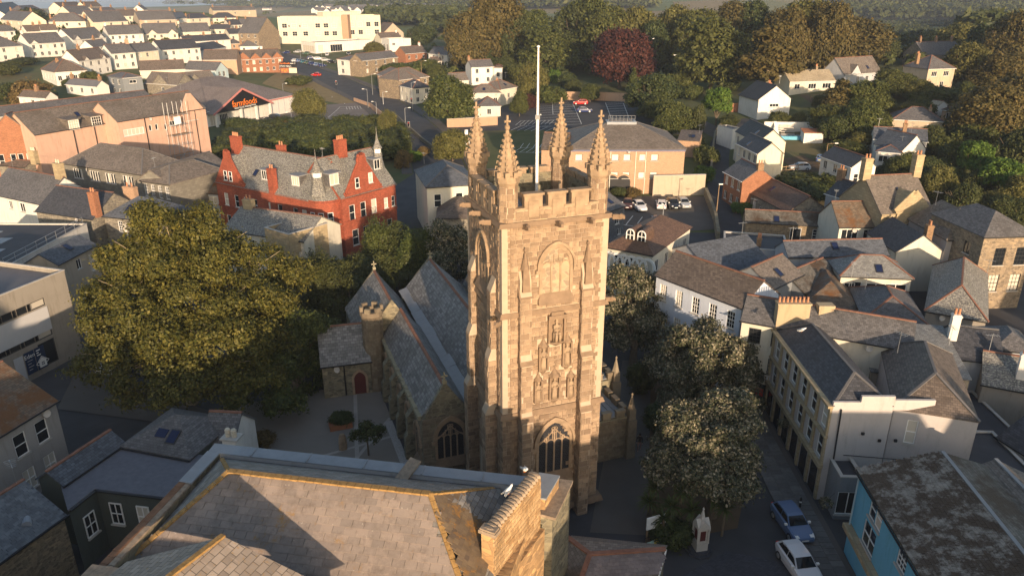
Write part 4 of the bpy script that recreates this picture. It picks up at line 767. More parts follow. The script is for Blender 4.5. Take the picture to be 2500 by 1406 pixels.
# ------------------------------------------------------------------ the church and its tower
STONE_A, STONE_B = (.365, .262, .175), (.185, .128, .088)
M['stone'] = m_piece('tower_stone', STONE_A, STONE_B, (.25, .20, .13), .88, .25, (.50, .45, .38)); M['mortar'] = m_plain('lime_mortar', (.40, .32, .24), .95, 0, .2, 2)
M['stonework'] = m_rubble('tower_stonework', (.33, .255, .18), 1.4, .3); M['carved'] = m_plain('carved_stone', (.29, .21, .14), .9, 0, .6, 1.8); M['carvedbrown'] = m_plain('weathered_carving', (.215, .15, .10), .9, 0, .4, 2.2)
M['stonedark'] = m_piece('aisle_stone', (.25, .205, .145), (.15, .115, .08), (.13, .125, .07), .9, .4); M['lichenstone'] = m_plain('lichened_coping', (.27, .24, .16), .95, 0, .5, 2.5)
M['leaded'] = m_brick('leaded_glass', (.018, .019, .024), (.16, .16), .4, (.05, .05, .055))
T0 = Vector((-.66, 45.6, 0)); TA = R(20); TE = Vector((math.cos(TA), math.sin(TA), 0)); TN = Vector((-math.sin(TA), math.cos(TA), 0)); TW = 7.6
def fp(px, py, off=0):
    """where a sight line meets the tower's west face"""
    d = Vector(ray(px, py)); o = Vector((0, 0, CAM_H)); t = ((T0 - TN * off) - o).dot(TN) / d.dot(TN); q = o + d * t - T0
    return q.dot(TE), q.z
def arch_pts(w, zs, rise, n=8):
    """pointed arch outline from the left springing over the apex, centred on 0"""
    hw = w / 2; r = (hw * hw + rise * rise) / (2 * hw); out = []
    a1 = math.atan2(rise, r - hw)
    for i in range(n + 1): a = a1 * i / n; out.append((-hw + r - r * math.cos(a), zs + r * math.sin(a)))
    return out + [(-x, z) for x, z in reversed(out[:-1])]
def arch_ring(mb, w, z0, zs, rise, t, y0, y1, jambs=True, k=1.0):
    a = arch_pts(w, zs, rise); b = arch_pts(w + 2 * t, zs, rise + t * 1.2)
    if jambs: a = [(-w / 2, z0)] + a + [(w / 2, z0)]; b = [(-w / 2 - t, z0)] + b + [(w / 2 + t, z0)]
    for i in range(len(a) - 1):
        mb.hexa([(a[i][0], y0, a[i][1]), (b[i][0], y0, b[i][1]), (b[i + 1][0], y0, b[i + 1][1]), (a[i + 1][0], y0, a[i + 1][1]), (a[i][0], y1, a[i][1]), (b[i][0], y1, b[i][1]), (b[i + 1][0], y1, b[i + 1][1]), (a[i + 1][0], y1, a[i + 1][1])])
    return mb
def arch_sheet(w, z0, zs, rise, y): return [(-w / 2, y, z0), (w / 2, y, z0)] + [(x, y, z) for x, z in reversed(arch_pts(w, zs, rise))]
def gothic_window(parent, pos, rz, w, z0, zs, rise, lights=4, blind=False, name='window', frame='carved', glass='leaded'):
    f = MB(); arch_ring(f, w, z0, zs, rise, .22, .02, -.10)
    o = f.build(name, frame, parent, pos); o.rotation_euler = (0, 0, rz)
    hd = MB(); arch_ring(hd, w + .46, zs - .15, zs, rise + .3, .16, .0, -.22, True); hd.box(-w / 2 - .5, -.26, zs - .4, -w / 2 - .2, 0, zs - .13).box(w / 2 + .2, -.26, zs - .4, w / 2 + .5, 0, zs - .13); hd.build('hood_mould', frame, o)
    MB().face(arch_sheet(w, z0, zs, rise, -.012)).build('pane', 'stonework' if blind else glass, o)
    t = MB(); lw = w / lights
    for i in range(1, lights): t.box(-w / 2 + lw * i - .06, -.07, z0, -w / 2 + lw * i + .06, -.014, zs + (rise * .25 if i != lights / 2 else rise * .5))
    for i in range(lights):
        c = -w / 2 + lw * (i + .5)
        q = [(c + x, -.045, z) for x, z in arch_pts(lw, zs - .05, lw * .55, 4)]; t.path(q, .045, 4)
    for i in range(lights * 2):
        c = -w / 2 + lw * (i * .5 + .25); lim = zs + rise * (1 - abs(c) / (w / 2)) * .8
        if lim - zs > .5: t.tube((c, -.045, zs + lw * .4), (c, -.045, lim), .04, .04, 4)
    if w > 2.0:
        for s in (-1, 1): q = [(s * (w / 2 - (w * .52) * math.sin(a)) * 1.0, -.05, zs + rise * 1.0 * math.sin(a * .62)) for a in (0.05, .4, .8, 1.2, 1.5)]; t.path(q, .055, 4)
        t.lathe([(.03, 0), (.05, .0)], 0, 0, 6) if False else None
        for a in range(4): cx, cz = .17 * math.cos(a * 1.57 + .78), zs + rise * .63 + .17 * math.sin(a * 1.57 + .78); t.path([(cx + .13 * math.cos(b), -.05, cz + .13 * math.sin(b)) for b in [k * 1.2567 for k in range(6)]], .03, 4)
    t.build('tracery', frame, o)
    MB().hexa([(-w / 2 - .3, -.34, z0 - .75), (w / 2 + .3, -.34, z0 - .75), (w / 2 + .3, 0, z0 - .75), (-w / 2 - .3, 0, z0 - .75), (-w / 2 - .3, -.2, z0 - .45), (w / 2 + .3, -.2, z0 - .45), (w / 2 + .1, -.015, z0), (-w / 2 - .1, -.015, z0)]).build('sill', 'carvedbrown', o)
    return o
STM = {}
def stone_mesh(w, h, mat='stone', dep=.05):
    k = (round(w * 12), round(h * 20), mat)
    if k not in STM:
        w, h = k[0] / 12 - .022, k[1] / 20 - .022; b = min(.025, dep * .6)
        mb = MB().hexa([(-w / 2, 0, -h / 2), (-w / 2 + b, -dep, -h / 2 + b), (w / 2 - b, -dep, -h / 2 + b), (w / 2, 0, -h / 2), (-w / 2, 0, h / 2), (-w / 2 + b, -dep, h / 2 - b), (w / 2 - b, -dep, h / 2 - b), (w / 2, 0, h / 2)])
        mb.f = [tuple(reversed(f)) for f in mb.f]
        STM[k] = mb.mesh('stone', mat)
    return STM[k]
def lay(rng, W, z0, z1, skip=None, hs=(.25, .30, .35, .38), ws=(.33, .42, .5, .58, .67, .83)):
    out = []; z = z0
    while z < z1 - .12:
        h = min(rng.choice(hs), z1 - z); x = -rng.uniform(0, .3)
        while x < W:
            w = rng.choice(ws); a, b = max(0, x), min(W, x + w)
            if b - a > .12 and not (skip and skip((a + b) / 2, z + h / 2, b - a, h)): out.append(((a + b) / 2, z + h / 2, b - a, h))
            x += w
        z += h
    return out
def stones_joined(parent, name, mat, faces, dep=.05, rng=None):
    """faces: list of (origin, along, outward, stones)"""
    mb = MB()
    for o, d, nr, ss in faces:
        o, d, nr = Vector(o), Vector(d), Vector(nr); up = Vector((0, 0, 1))
        for x, z, w, h in ss:
            k = dep * rng.uniform(.55, 1.2); w, h = w / 2 - .01, h / 2 - .01; b = .02; c = o + d * x + up * z
            mb.hexa([c + d * sx * (w - bb) + up * sz * (h - bb) + nr * yy for sz in (-1, 1) for sx, yy, bb in ((-1, k, b), (1, k, b), (1, 0, 0), (-1, 0, 0))])
    ob = mb.build(name, mat, parent); ob['kind'] = 'stuff'; return ob
tw = thing('church_tower', 'tall sunlit granite church tower with four crocketed pinnacles and carved niches', 'church tower', T0, TA)
Z1, Z2, Z3, Z4 = 9.5, 17.2, 23.4, 24.35
rng = random.Random(4)
core = MB(); core.box(0, 0, -.3, TW, TW, Z3 + .1); core.build('wall', 'mortar', tw)
def corner_zone(x): return x < .55 or x > TW - .55
# openings and carvings on the west face
bw = dict(x=fp(1357, 660)[0], w=fp(1391, 660)[0] - fp(1324, 660)[0], z0=fp(1357, 712)[1], zs=fp(1357, 648)[1], top=fp(1357, 604)[1])
ww = dict(x=fp(1352, 1100)[0], w=fp(1389, 1100)[0] - fp(1315, 1100)[0], z0=fp(1352, 1148)[1], zs=fp(1352, 1078)[1], top=fp(1352, 1030)[1])
niches = [(1358, 757, 842, 1.15, 1), (1326, 820, 911, .62, 0), (1384, 808, 899, .62, 0), (1313, 905, 988, .5, 0), (1353, 893, 981, .72, 0), (1393, 897, 974, .5, 0)]
NB = []
for px, ya, yb, w, seat in niches: x, za = fp(px, ya); _, zb_ = fp(px, yb); NB.append((x, zb_, za, w, seat))
def skip_front(x, z, w, h):
    if bw['z0'] - .5 < z < bw['top'] + .1 and abs(x - bw['x']) < bw['w'] / 2 + .15 + (0 if z < bw['zs'] else -.9 * (z - bw['zs']) / (bw['top'] - bw['zs'])): return True
    if ww['z0'] - .5 < z < ww['top'] + .1 and abs(x - ww['x']) < ww['w'] / 2 + .15 + (0 if z < ww['zs'] else -.9 * (z - ww['zs']) / (ww['top'] - ww['zs'])): return True
    for nx, a, b, nw, _ in NB:
        if a < z < b - .3 and abs(x - nx) < nw / 2 + .05: return True
    return z < 3.6 and abs(x - ww['x']) < 1.5
front = []
for a, b in ((0, Z1 - .2), (Z1 + .2, Z2 - .2), (Z2 + .2, Z3)): front += lay(rng, TW - 1.1, a, b, lambda x, z, w, h: skip_front(x + .55, z, w, h))
front.sort(key=lambda s: -(s[1] > 5)); nobj = 0; rest = []
for x, z, w, h in front:
    if z > 6.0 and nobj < 298: link('stone', stone_mesh(w, h), tw, (x + .55, rng.uniform(-.012, .006), z)); nobj += 1
    else: rest.append((x + .55, z, w, h))
side = []
for a, b in ((4, Z1 - .2), (Z1 + .2, Z2 - .2), (Z2 + .2, Z3)): side += lay(rng, TW - 1.1, a, b)
sidef = [((0, TW - .55, 0), (0, -1, 0), (-1, 0, 0), side), ((TW, .55, 0), (0, 1, 0), (1, 0, 0), lay(rng, TW - 1.1, 4, Z3)), ((0, 0, 0), (1, 0, 0), (0, -1, 0), rest)]
stones_joined(tw, 'coursed_stone', 'stone', sidef, .05, rng)
# string courses
for z, pr, th in ((Z1, .26, .34), (Z2, .22, .32), (Z3 + .05, .26, .28), (.9, .45, .4)):
    s = MB(); a, b = -pr, TW + pr
    def ringbox(x0, y0, x1, y1): s.hexa([(x0, y0, z - th / 2), (x1, y0, z - th / 2), (x1, y1, z - th / 2), (x0, y1, z - th / 2), (x0 + (.12 if x0 < 0 else 0), y0 + (.15 if y0 < 0 else 0), z + th / 2), (x1 - (.12 if x1 > TW else 0), y0 + (.15 if y0 < 0 else 0), z + th / 2), (x1 - (.12 if x1 > TW else 0), y1 - (.15 if y1 > TW else 0), z + th / 2), (x0 + (.12 if x0 < 0 else 0), y1 - (.15 if y1 > TW else 0), z + th / 2)])
    ringbox(a, a, b, b); s.build('string_course', 'carvedbrown', tw)
# corner turrets, buttresses, pinnacles
OCT = [(math.cos(R(22.5 + 45 * i)), math.sin(R(22.5 + 45 * i))) for i in range(8)]
def stones_oct(cx, cy, r, z0, z1):
    out = []
    for i in range(8):
        a, b = Vector((cx + r * OCT[i][0], cy + r * OCT[i][1], 0)), Vector((cx + r * OCT[(i + 1) % 8][0], cy + r * OCT[(i + 1) % 8][1], 0))
        d = (b - a); L = d.length; d.normalize(); nr = Vector((d.y, -d.x, 0)); out.append((a, d, nr, lay(rng, L, z0, z1, None, (.3, .36, .42), (.3, .45, .6))))
    return out
crocket = MB().hexa([(0, -.06, -.05), (.16, -.05, .0), (.16, .05, .0), (0, .06, -.05), (0, -.05, .12), (.13, -.06, .14), (.13, .06, .14), (0, .05, .12)])
for cx, cy, fr in ((.62, .62, 1), (TW - .62, .62, 1), (.62, TW - .62, 0), (TW - .62, TW - .62, 0)):
    t = MB(); t.lathe([(.64, Z1 - .3), (.64, Z3), (.64, 26.1)], cx, cy, 8, ph=R(22.5)); t.box(cx - .62, cy - .62, -.3, cx + .60, cy + .60, Z1 - .1); tu = t.build('turret', 'mortar', tw)
    xs0, ys0 = cx - .62, cy - .62
    stones_joined(tw, 'turret_stone', 'stone', stones_oct(cx, cy, .64, Z1 + .2, 26.0) + [((xs0, ys0, 0), (1, 0, 0), (0, -1, 0), lay(rng, 1.24, 0, Z1 - .2)), ((xs0, ys0 + 1.24, 0), (0, -1, 0), (-1, 0, 0), lay(rng, 1.24, 0, Z1 - .2)), ((xs0 + 1.24, ys0, 0), (0, 1, 0), (1, 0, 0), lay(rng, 1.24, 0, Z1 - .2))], .045, rng)
    pn = MB(); pn.lathe([(.66, 25.9), (.78, 26.15), (.78, 26.55), (.66, 26.6), (.60, 26.9), (.10, 29.35), (.06, 29.4)], cx, cy, 8, ph=R(22.5)); pn_o = pn.build('pinnacle', 'carved', tw)
    cr = MB()
    for i in range(8):
        ca, sa = OCT[i]; cr.box(cx + ca * .74 - .14, cy + sa * .74 - .14, 26.5, cx + ca * .74 + .14, cy + sa * .74 + .14, 26.85)
        for k in range(7):
            z = 26.95 + k * .34; rr = .60 * (29.4 - z) / 2.5 + .03
            for v in crocket.v[:1]: pass
            n = len(cr.v); s = 1.05 - .05 * k
            cr.v += [(cx + ca * (rr + x * s) - sa * y * s, cy + sa * (rr + x * s) + ca * y * s, z + zz * s * 1.3) for x, y, zz in crocket.v]; cr.f += [tuple(n + q for q in f) for f in crocket.f]; cr.m += [0] * 6
    cr.build('crockets', 'carved', pn_o)['kind'] = 'stuff'
    fi = MB(); fi.lathe([(.06, 29.3), (.16, 29.45), (.16, 29.6), (.07, 29.7), (.07, 29.8), (.13, 29.88), (.07, 29.98), (.05, 30.05)], cx, cy, 8); fi.box(cx - .2, cy - .06, 29.82, cx + .2, cy + .06, 29.94).box(cx - .06, cy - .06, 30, cx + .06, cy + .06, 30.25); fi.build('finial', 'carved', pn_o)
for xb in (1.15, TW - 1.95):        # west buttresses, stepping back as they rise
    b = MB(); prof = [(-.95, -.3), (-.95, Z1 - .2), (-.72, Z1 + .35), (-.72, 13.6), (-.46, 14.2), (-.46, 18.6), (-.30, 18.9), (-.30, 19.6), (0, 20.3)]
    n = len(b.v)
    for y, z in prof: b.v += [(xb, y, z), (xb + .8, y, z), (xb + .8, .02, z), (xb, .02, z)]
    for i in range(len(prof) - 1):
        for j in range(4): a = n + i * 4; b.f.append((a + j, a + (j + 1) % 4, a + 4 + (j + 1) % 4, a + 4 + j)); b.m.append(0)
    bo = b.build('buttress', 'mortar', tw)
    sf = []
    for z0, z1, y in ((0, Z1 - .3, -.95), (Z1 + .45, 13.5, -.72), (14.3, 18.5, -.46)):
        sf += [((xb, y, 0), (1, 0, 0), (0, -1, 0), lay(rng, .8, z0, z1, None, (.34, .4, .46), (.4, .8, .8))), ((xb, 0, 0), (0, -1, 0), (-1, 0, 0), [(x, z, w, h) for x, z, w, h in lay(rng, -y, z0, z1)]), ((xb + .8, y, 0), (0, 1, 0), (1, 0, 0), lay(rng, -y, z0, z1))]
    stones_joined(tw, 'buttress_stone', 'stone', sf, .04, rng)
    for zz, y in ((Z1 + .1, -1.0), (13.9, -.76), (18.75, -.5)): MB().hexa([(xb - .1, y - .05, zz - .3), (xb + .9, y - .05, zz - .3), (xb + .9, 0, zz - .3), (xb - .1, 0, zz - .3), (xb - .1, y + .12, zz - .1), (xb + .9, y + .12, zz - .1), (xb + .85, y + .45, zz + .55), (xb - .05, y + .45, zz + .55)]).build('buttress_cap', 'carvedbrown', bo)
    c = MB(); c.hexa([(xb + .12, -.52, 18.9), (xb + .68, -.52, 18.9), (xb + .68, -.02, 18.9), (xb + .12, -.02, 18.9), (xb + .2, -.4, 20.4), (xb + .6, -.4, 20.4), (xb + .6, 0, 20.4), (xb + .2, 0, 20.4)]); c.lathe([(.3, 20.4), (.22, 20.7), (.05, 21.6), (.12, 21.7), (.04, 21.9)], xb + .4, -.18, 6)
    c.build('buttress_finial', 'carvedbrown', bo)
for yb in (1.15, TW - 1.95):        # north buttresses
    b = MB(); prof = [(-.9, -.3), (-.9, Z1 - .2), (-.62, Z1 + .35), (-.62, 13.6), (-.40, 14.2), (-.40, 18.6), (0, 19.6)]; n = 0
    for x, z in prof: b.v += [(x, yb + .8, z), (x, yb, z), (.02, yb, z), (.02, yb + .8, z)]
    for i in range(len(prof) - 1):
        for j in range(4): a = n + i * 4; b.f.append((a + j, a + (j + 1) % 4, a + 4 + (j + 1) % 4, a + 4 + j)); b.m.append(0)
    bo = b.build('buttress', 'mortar', tw); sf = []
    for z0, z1, x in ((0, Z1 - .3, -.9), (Z1 + .45, 13.5, -.62), (14.3, 18.5, -.4)):
        sf += [((x, yb + .8, 0), (0, -1, 0), (-1, 0, 0), lay(rng, .8, z0, z1, None, (.34, .4, .46), (.4, .8, .8))), ((x, yb, 0), (1, 0, 0), (0, -1, 0), lay(rng, -x, z0, z1))]
    stones_joined(tw, 'buttress_stone', 'stone', sf, .04, rng)
# belfry lights, west window, door
for pos, rz, blind in (((bw['x'], 0, 0), 0, 1), ((0, TW / 2, 0), R(270), 1)):
    gothic_window(tw, pos, rz, bw['w'], bw['z0'], bw['zs'], bw['top'] - bw['zs'], 3, True, 'belfry_opening')
gothic_window(tw, (ww['x'], 0, 0), 0, ww['w'], ww['z0'], ww['zs'], ww['top'] - ww['zs'], 4, False, 'west_window')
dr = MB(); arch_ring(dr, 2.0, 0, 2.2, 1.2, .25, .02, -.14); do = dr.build('doorway', 'carved', tw, (ww['x'] + .2, 0, 0))
for i in range(7): MB().box(-.97 + i * .28, -.05, .05, -.97 + i * .28 + .25, -.02, 2.5).build('door_plank', 'wood', do)
# niches with their figures
def figure(mb, x, y, z, h, seat):
    k = h / 1.75
    if seat: prof = [(.30, 0), (.31, .35), (.33, .62), (.26, .72), (.22, .95), (.24, 1.22), (.10, 1.34), (.08, 1.4), (.125, 1.48), (.13, 1.58), (.09, 1.68), (.11, 1.70), (.02, 1.80)]
    else: prof = [(.25, 0), (.22, .3), (.20, .8), (.19, 1.0), (.22, 1.25), (.24, 1.38), (.09, 1.46), (.075, 1.5), (.115, 1.58), (.12, 1.66), (.07, 1.76), (.02, 1.8)]
    mb.lathe([(r * k, z + q * k) for r, q in prof], x, y, 12, sx=1, sy=.72, fn=lambda t, zz: 1 + (.10 * math.sin(6 * t) if zz < z + 1.1 * k else 0))
    for s in (-1, 1): mb.tube((x + s * .22 * k, y - .02, z + 1.3 * k), (x + s * .25 * k, y - .12 * k, z + .98 * k), .07 * k, .06 * k, 6); mb.tube((x + s * .25 * k, y - .12 * k, z + .98 * k), (x + s * .05 * k, y - .24 * k, z + 1.08 * k), .06 * k, .045 * k, 6)
    if seat:
        for s in (-1, 1): mb.tube((x + s * .12 * k, y - .1 * k, z + .72 * k), (x + s * .14 * k, y - .34 * k, z + .66 * k), .12 * k, .10 * k, 6); mb.tube((x + s * .14 * k, y - .34 * k, z + .66 * k), (x + s * .15 * k, y - .32 * k, z + .08 * k), .10 * k, .12 * k, 6)
for nx, za, zb_, w, seat in NB:
    h_ = zb_ - za; body = MB(); top = za + h_ * (.74 if not seat else .80)
    for s in (-1, 1): body.box(nx + s * w / 2 - .07, -.26, za + .3, nx + s * w / 2 + .07, .02, top)
    body.lathe([(.08, za), (w * .42, za + .22), (w * .56, za + .32), (w * .56, za + .42)], nx, -.06, 8, sy=.7)
    if seat: body.box(nx - w / 2 - .08, -.36, top, nx + w / 2 + .08, .02, top + .28).box(nx - w * .4, -.3, top + .28, nx + w * .4, .02, zb_)
    else: body.lathe([(w * .62, top - .05), (w * .62, top + .12), (w * .35, top + .25), (.05, zb_ - .15), (.09, zb_ - .08), (.02, zb_)], nx, -.06, 6, sy=.7)
    no = body.build('niche', 'carvedbrown', tw)
    MB().face([(nx - w / 2, -.012, za + .4), (nx + w / 2, -.012, za + .4), (nx + w / 2, -.012, top), (nx - w / 2, -.012, top)]).build('niche_back', 'carvedbrown', no)
    f = MB(); figure(f, nx, -.16, za + .42, min(top - za - .5, 2.0 if not seat else 1.9), seat); f.build('statue', 'carved', no, smooth=True)
lk = MB(); lx, lz = fp(1355, 862)
for i in range(6): lk.lathe([(.05, lz + .5 - i * .35), (.16, lz + .42 - i * .35), (.10, lz + .3 - i * .35)], lx + .05 * (i % 2), -.03, 6, sy=.5)
lk.build('carved_drop', 'carvedbrown', tw)
# parapet with merlons, gargoyles
pa = MB()
for x0, y0, x1, y1 in ((.5, .02, TW - .5, .42), (.5, TW - .42, TW - .5, TW - .02), (.02, .5, .42, TW - .5), (TW - .42, .5, TW - .02, TW - .5)): pa.box(x0, y0, Z3, x1, y1, Z4)
pa.build('parapet', 'stonework', tw)
stones_joined(tw, 'parapet_stone', 'stone', [((.95, .02, 0), (1, 0, 0), (0, -1, 0), lay(rng, TW - 1.9, Z3 + .25, Z4)), ((.02, TW - .95, 0), (0, -1, 0), (-1, 0, 0), lay(rng, TW - 1.9, Z3 + .25, Z4))], .04, rng)
mer = MB().box(-.62, -.22, 0, .62, .22, .9).box(-.72, -.30, .9, .72, .30, 1.05).box(-.35, -.27, -.5, .35, .1, .55).mesh('merlon', 'carved')
cre = MB().box(-.36, -.28, 0, .36, .28, .14).mesh('crenel_coping', 'carved')
for side_ in range(4):
    for i in range(3):
        u = 1.35 + (TW - 2.7) * (i + .5) / 3; p = [(u, .22), (TW - .22, u), (u, TW - .22), (.22, u)][side_]; link('merlon', mer, tw, (p[0], p[1], Z4), (0, 0, R(90) * side_))
    for i in range(4):
        u = 1.2 + (TW - 2.4) * i / 3; p = [(u, .22), (TW - .22, u), (u, TW - .22), (.22, u)][side_]; link('crenel_coping', cre, tw, (p[0], p[1], Z4 + .002), (0, 0, R(90) * side_))
gar = MB().hexa([(-.13, 0, -.2), (-.11, -.62, -.12), (.11, -.62, -.12), (.13, 0, -.2), (-.15, 0, .15), (-.1, -.5, .18), (.1, -.5, .18), (.15, 0, .15)]).hexa([(-.14, -.45, -.02), (-.09, -.8, -.1), (.09, -.8, -.1), (.14, -.45, -.02), (-.13, -.5, .24), (-.08, -.78, .12), (.08, -.78, .12), (.13, -.5, .24)]).mesh('gargoyle', 'carvedbrown')
gar.flip_normals()
for x in (1.5, 3.75, 6.0): link('gargoyle', gar, tw, (x, -.25, Z3 - .05)); link('gargoyle', gar, tw, (-.25, x, Z3 - .05), (0, 0, R(270)))
link('gargoyle', gar, tw, (TW + .2, -.2, Z3), (0, 0, R(45))); link('gargoyle', gar, tw, (TW + .2, .5, Z2), (0, 0, R(60))); link('gargoyle', gar, tw, (-.25, -.2, Z2 - .3), (0, 0, R(315)))
MB().box(.45, .45, Z3 - .1, TW - .45, TW - .45, Z3 + .16).build('roof', 'leadroof', tw)
rb = MB()
for x0, y0, x1, y1 in ((.42, .5, .5, TW - .5), (TW - .5, .5, TW - .42, TW - .5), (.5, TW - .5, TW - .5, TW - .42)): rb.box(x0, y0, Z3, x1, y1, Z4 + .6)
rb.build('parapet_lining', 'gravestone', tw)
MB().slab([(.7, .9, 24.1), (1.9, .8, 24.1), (1.8, 2.6, 24.9), (.8, 2.6, 24.9)], .8).build('stair_hatch', 'lead', tw)
fpole = thing('flagpole', 'tall white flagpole rising from the church tower roof', 'flagpole', P(1310, 474, Z3 + .16))
zt = CAM_H - 1.0
pp = MB(); d_ = Vector(ray(1310, 118)); q_ = fpole.location; tt_ = q_.y / d_.y; topz = CAM_H + d_.z * tt_ - q_.z
pp.tube((0, 0, 0), (0, 0, topz * .55), .115, .105, 10).tube((0, 0, topz * .55), (0, 0, topz), .085, .055, 10).build('pole', 'whitepaint', fpole, smooth=False)
MB().lathe([(.04, topz), (.11, topz + .06), (.11, topz + .12), (.03, topz + .18)], 0, 0, 8).build('truck', 'whitepaint', fpole); MB().tube((.14, -.02, .8), (.10, -.02, topz - .2), .012, .012, 4).build('halyard', 'wood', fpole); MB().box(-.16, -.16, topz * .53, .16, .16, topz * .56).build('joint_collar', 'lead', fpole)
# ---- nave, aisles and chapels
ch = thing('church', 'long slate-roofed church with three parallel gables behind the tower', 'church', T0, TA)
def church_roof(x0, x1, xr, y0, y1, ze, zr, nm='roof', ze2=None, mat='churchslate'):
    ze2 = ze if ze2 is None else ze2; r = MB()
    r.slab([(xr, y0, zr), (xr, y1, zr), (x0, y1, ze), (x0, y0, ze)], .15); r.slab([(xr + .002, y1, zr), (xr + .002, y0, zr), (x1, y0, ze2), (x1, y1, ze2)], .15)
    o = r.build(nm, mat, ch)
    rt = MB(); k = 0; y = y0
    while y < y1 - .05: rt.hexa([(xr - .17, y, zr - .06), (xr + .17, y, zr - .06), (xr + .17, min(y + .44, y1), zr - .06), (xr - .17, min(y + .44, y1), zr - .06), (xr - .05, y, zr + .10), (xr + .05, y, zr + .10), (xr + .05, min(y + .44, y1), zr + .10), (xr - .05, min(y + .44, y1), zr + .10)]); y += .46
    rt.build('ridge_tiles', 'ridge', o); return o
church_roof(-4.15, .1, -2.1, 8.0, 24.2, 5.7, 8.35); church_roof(-6.4, .0, -2.9, 24.6, 33.8, 5.2, 9.1); church_roof(.35, 7.0, 3.6, 7.7, 35.0, 5.9, 9.3); church_roof(7.3, 11.8, 9.0, 20.5, 35.0, 5.6, 9.0)
wl = MB(); wl.prism([(-4.1, 7.8), (.1, 7.8), (.1, 24.4), (-4.1, 24.4)], -.3, 5.6); wl.prism([(-6.3, 24.4), (.1, 24.4), (.1, 33.8), (-6.3, 33.8)], -.3, 5.1); wl.prism([(.1, 7.7), (7.2, 7.7), (7.2, 35), (.1, 35)], -.3, 5.8); wl.prism([(7.2, 20.5), (11.7, 20.5), (11.7, 35), (7.2, 35)], -.3, 5.5); wl.prism([(7.2, 9), (13.4, 9), (13.4, 20.5), (7.2, 20.5)], -.3, 5.4); wl.prism([(7.6, 4.6), (12.6, 4.6), (12.6, 9), (7.6, 9)], -.3, 4.3)
for x0, x1, xr, y, ze, zr in ((-4.15, .1, -2.1, 7.8, 5.6, 8.5), (-6.4, 0, -2.9, 24.35, 5.1, 9.2), (-6.4, 0, -2.9, 33.8, 5.1, 9.1), (.3, 7, 3.6, 35, 5.9, 9.3)): wl.hexa([(x0, y, ze - .3), (x1, y, ze - .3), (x1, y + .35, ze - .3), (x0, y + .35, ze - .3), (xr - .03, y, zr + .1), (xr + .03, y, zr + .1), (xr + .03, y + .35, zr + .1), (xr - .03, y + .35, zr + .1)])
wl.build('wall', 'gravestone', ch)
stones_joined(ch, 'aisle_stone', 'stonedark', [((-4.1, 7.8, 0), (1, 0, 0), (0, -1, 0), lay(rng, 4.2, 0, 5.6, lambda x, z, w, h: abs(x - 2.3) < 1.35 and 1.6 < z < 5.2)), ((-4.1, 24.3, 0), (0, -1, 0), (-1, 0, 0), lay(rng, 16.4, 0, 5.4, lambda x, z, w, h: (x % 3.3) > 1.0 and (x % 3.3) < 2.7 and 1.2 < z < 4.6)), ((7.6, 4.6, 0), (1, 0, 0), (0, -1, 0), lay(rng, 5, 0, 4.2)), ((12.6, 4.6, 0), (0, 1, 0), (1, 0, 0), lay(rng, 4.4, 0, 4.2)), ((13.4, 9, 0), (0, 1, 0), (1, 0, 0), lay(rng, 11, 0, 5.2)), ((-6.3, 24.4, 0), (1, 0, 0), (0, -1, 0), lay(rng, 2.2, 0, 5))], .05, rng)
gothic_window(ch, (-1.8, 7.8, 0), 0, 2.2, 1.7, 3.6, 1.5, 4, False, 'aisle_window')
for i in range(5):
    gothic_window(ch, (-4.1, 24.3 - 3.3 * i - 1.85, 0), R(270), 1.5, 1.3, 3.3, 1.0, 3, False, 'aisle_window')
    bt = MB(); y = 24.3 - 3.3 * i - .25; n = 0; prof = [(-5.0, -.3), (-5.0, 2.4), (-4.75, 2.8), (-4.75, 4.4), (-4.08, 5.2)]
    for x, z in prof: bt.v += [(x, y + .35, z), (x, y - .35, z), (-4.05, y - .35, z), (-4.05, y + .35, z)]
    for k in range(len(prof) - 1):
        for j in range(4): a = k * 4; bt.f.append((a + j, a + (j + 1) % 4, a + 4 + (j + 1) % 4, a + 4 + j)); bt.m.append(0)
    bt.build('buttress', 'gravestone', ch)
cpg = MB(); y = 8.0
while y < 24: w_ = rng.uniform(.4, .8); cpg.box(-4.32 - rng.uniform(0, .06), y, 5.5, -3.95, y + w_ - .04, 5.78 + rng.uniform(0, .1)); y += w_
cpg.build('parapet_coping', 'lichenstone', ch)
vg = MB()
for i in range(12):
    y = 8.2 + i * 2.2; wdt = .45 + .25 * math.sin(i * 1.1); vg.slab([(-.15 - wdt * .3, y, 6.05 + .02 * (i % 2)), (.35 + wdt, y, 6.35 + .02 * (i % 2)), (.35 + wdt, y + 2.22, 6.37), (-.15 - wdt * .3, y + 2.22, 6.07)], .05)
vg.build('valley_lead', 'lead', ch); 
ng = MB(); 
for i in range(8): ng.box(-3.98, 8.3 + i * 2, 5.55, -3.72 + .1 * (i % 3), 10.25 + i * 2, 5.80 + .01 * (i % 2))
ng.build('gutter_lead', 'lead', ch)
for x, y, z, s in ((-2.1, 7.95, 8.6, 1), (-2.9, 33.9, 9.3, 1), (9.0, 34.9, 9.1, 1.4), (3.6, 34.9, 9.4, 1)):
    c = MB(); c.box(x - .16 * s, y - .16, z - .1, x + .16 * s, y + .16, z + .18).box(x - .05 * s, y - .05, z + .1, x + .05 * s, y + .05, z + .85 * s).box(x - .27 * s, y - .05, z + .45 * s, x + .27 * s, y + .05, z + .58 * s); c.build('gable_cross', 'lichenstone', ch)
tu = MB(); tc_ = (P(923, 958, 0) - T0); tx, ty = tc_.dot(TE), tc_.dot(TN) + .5
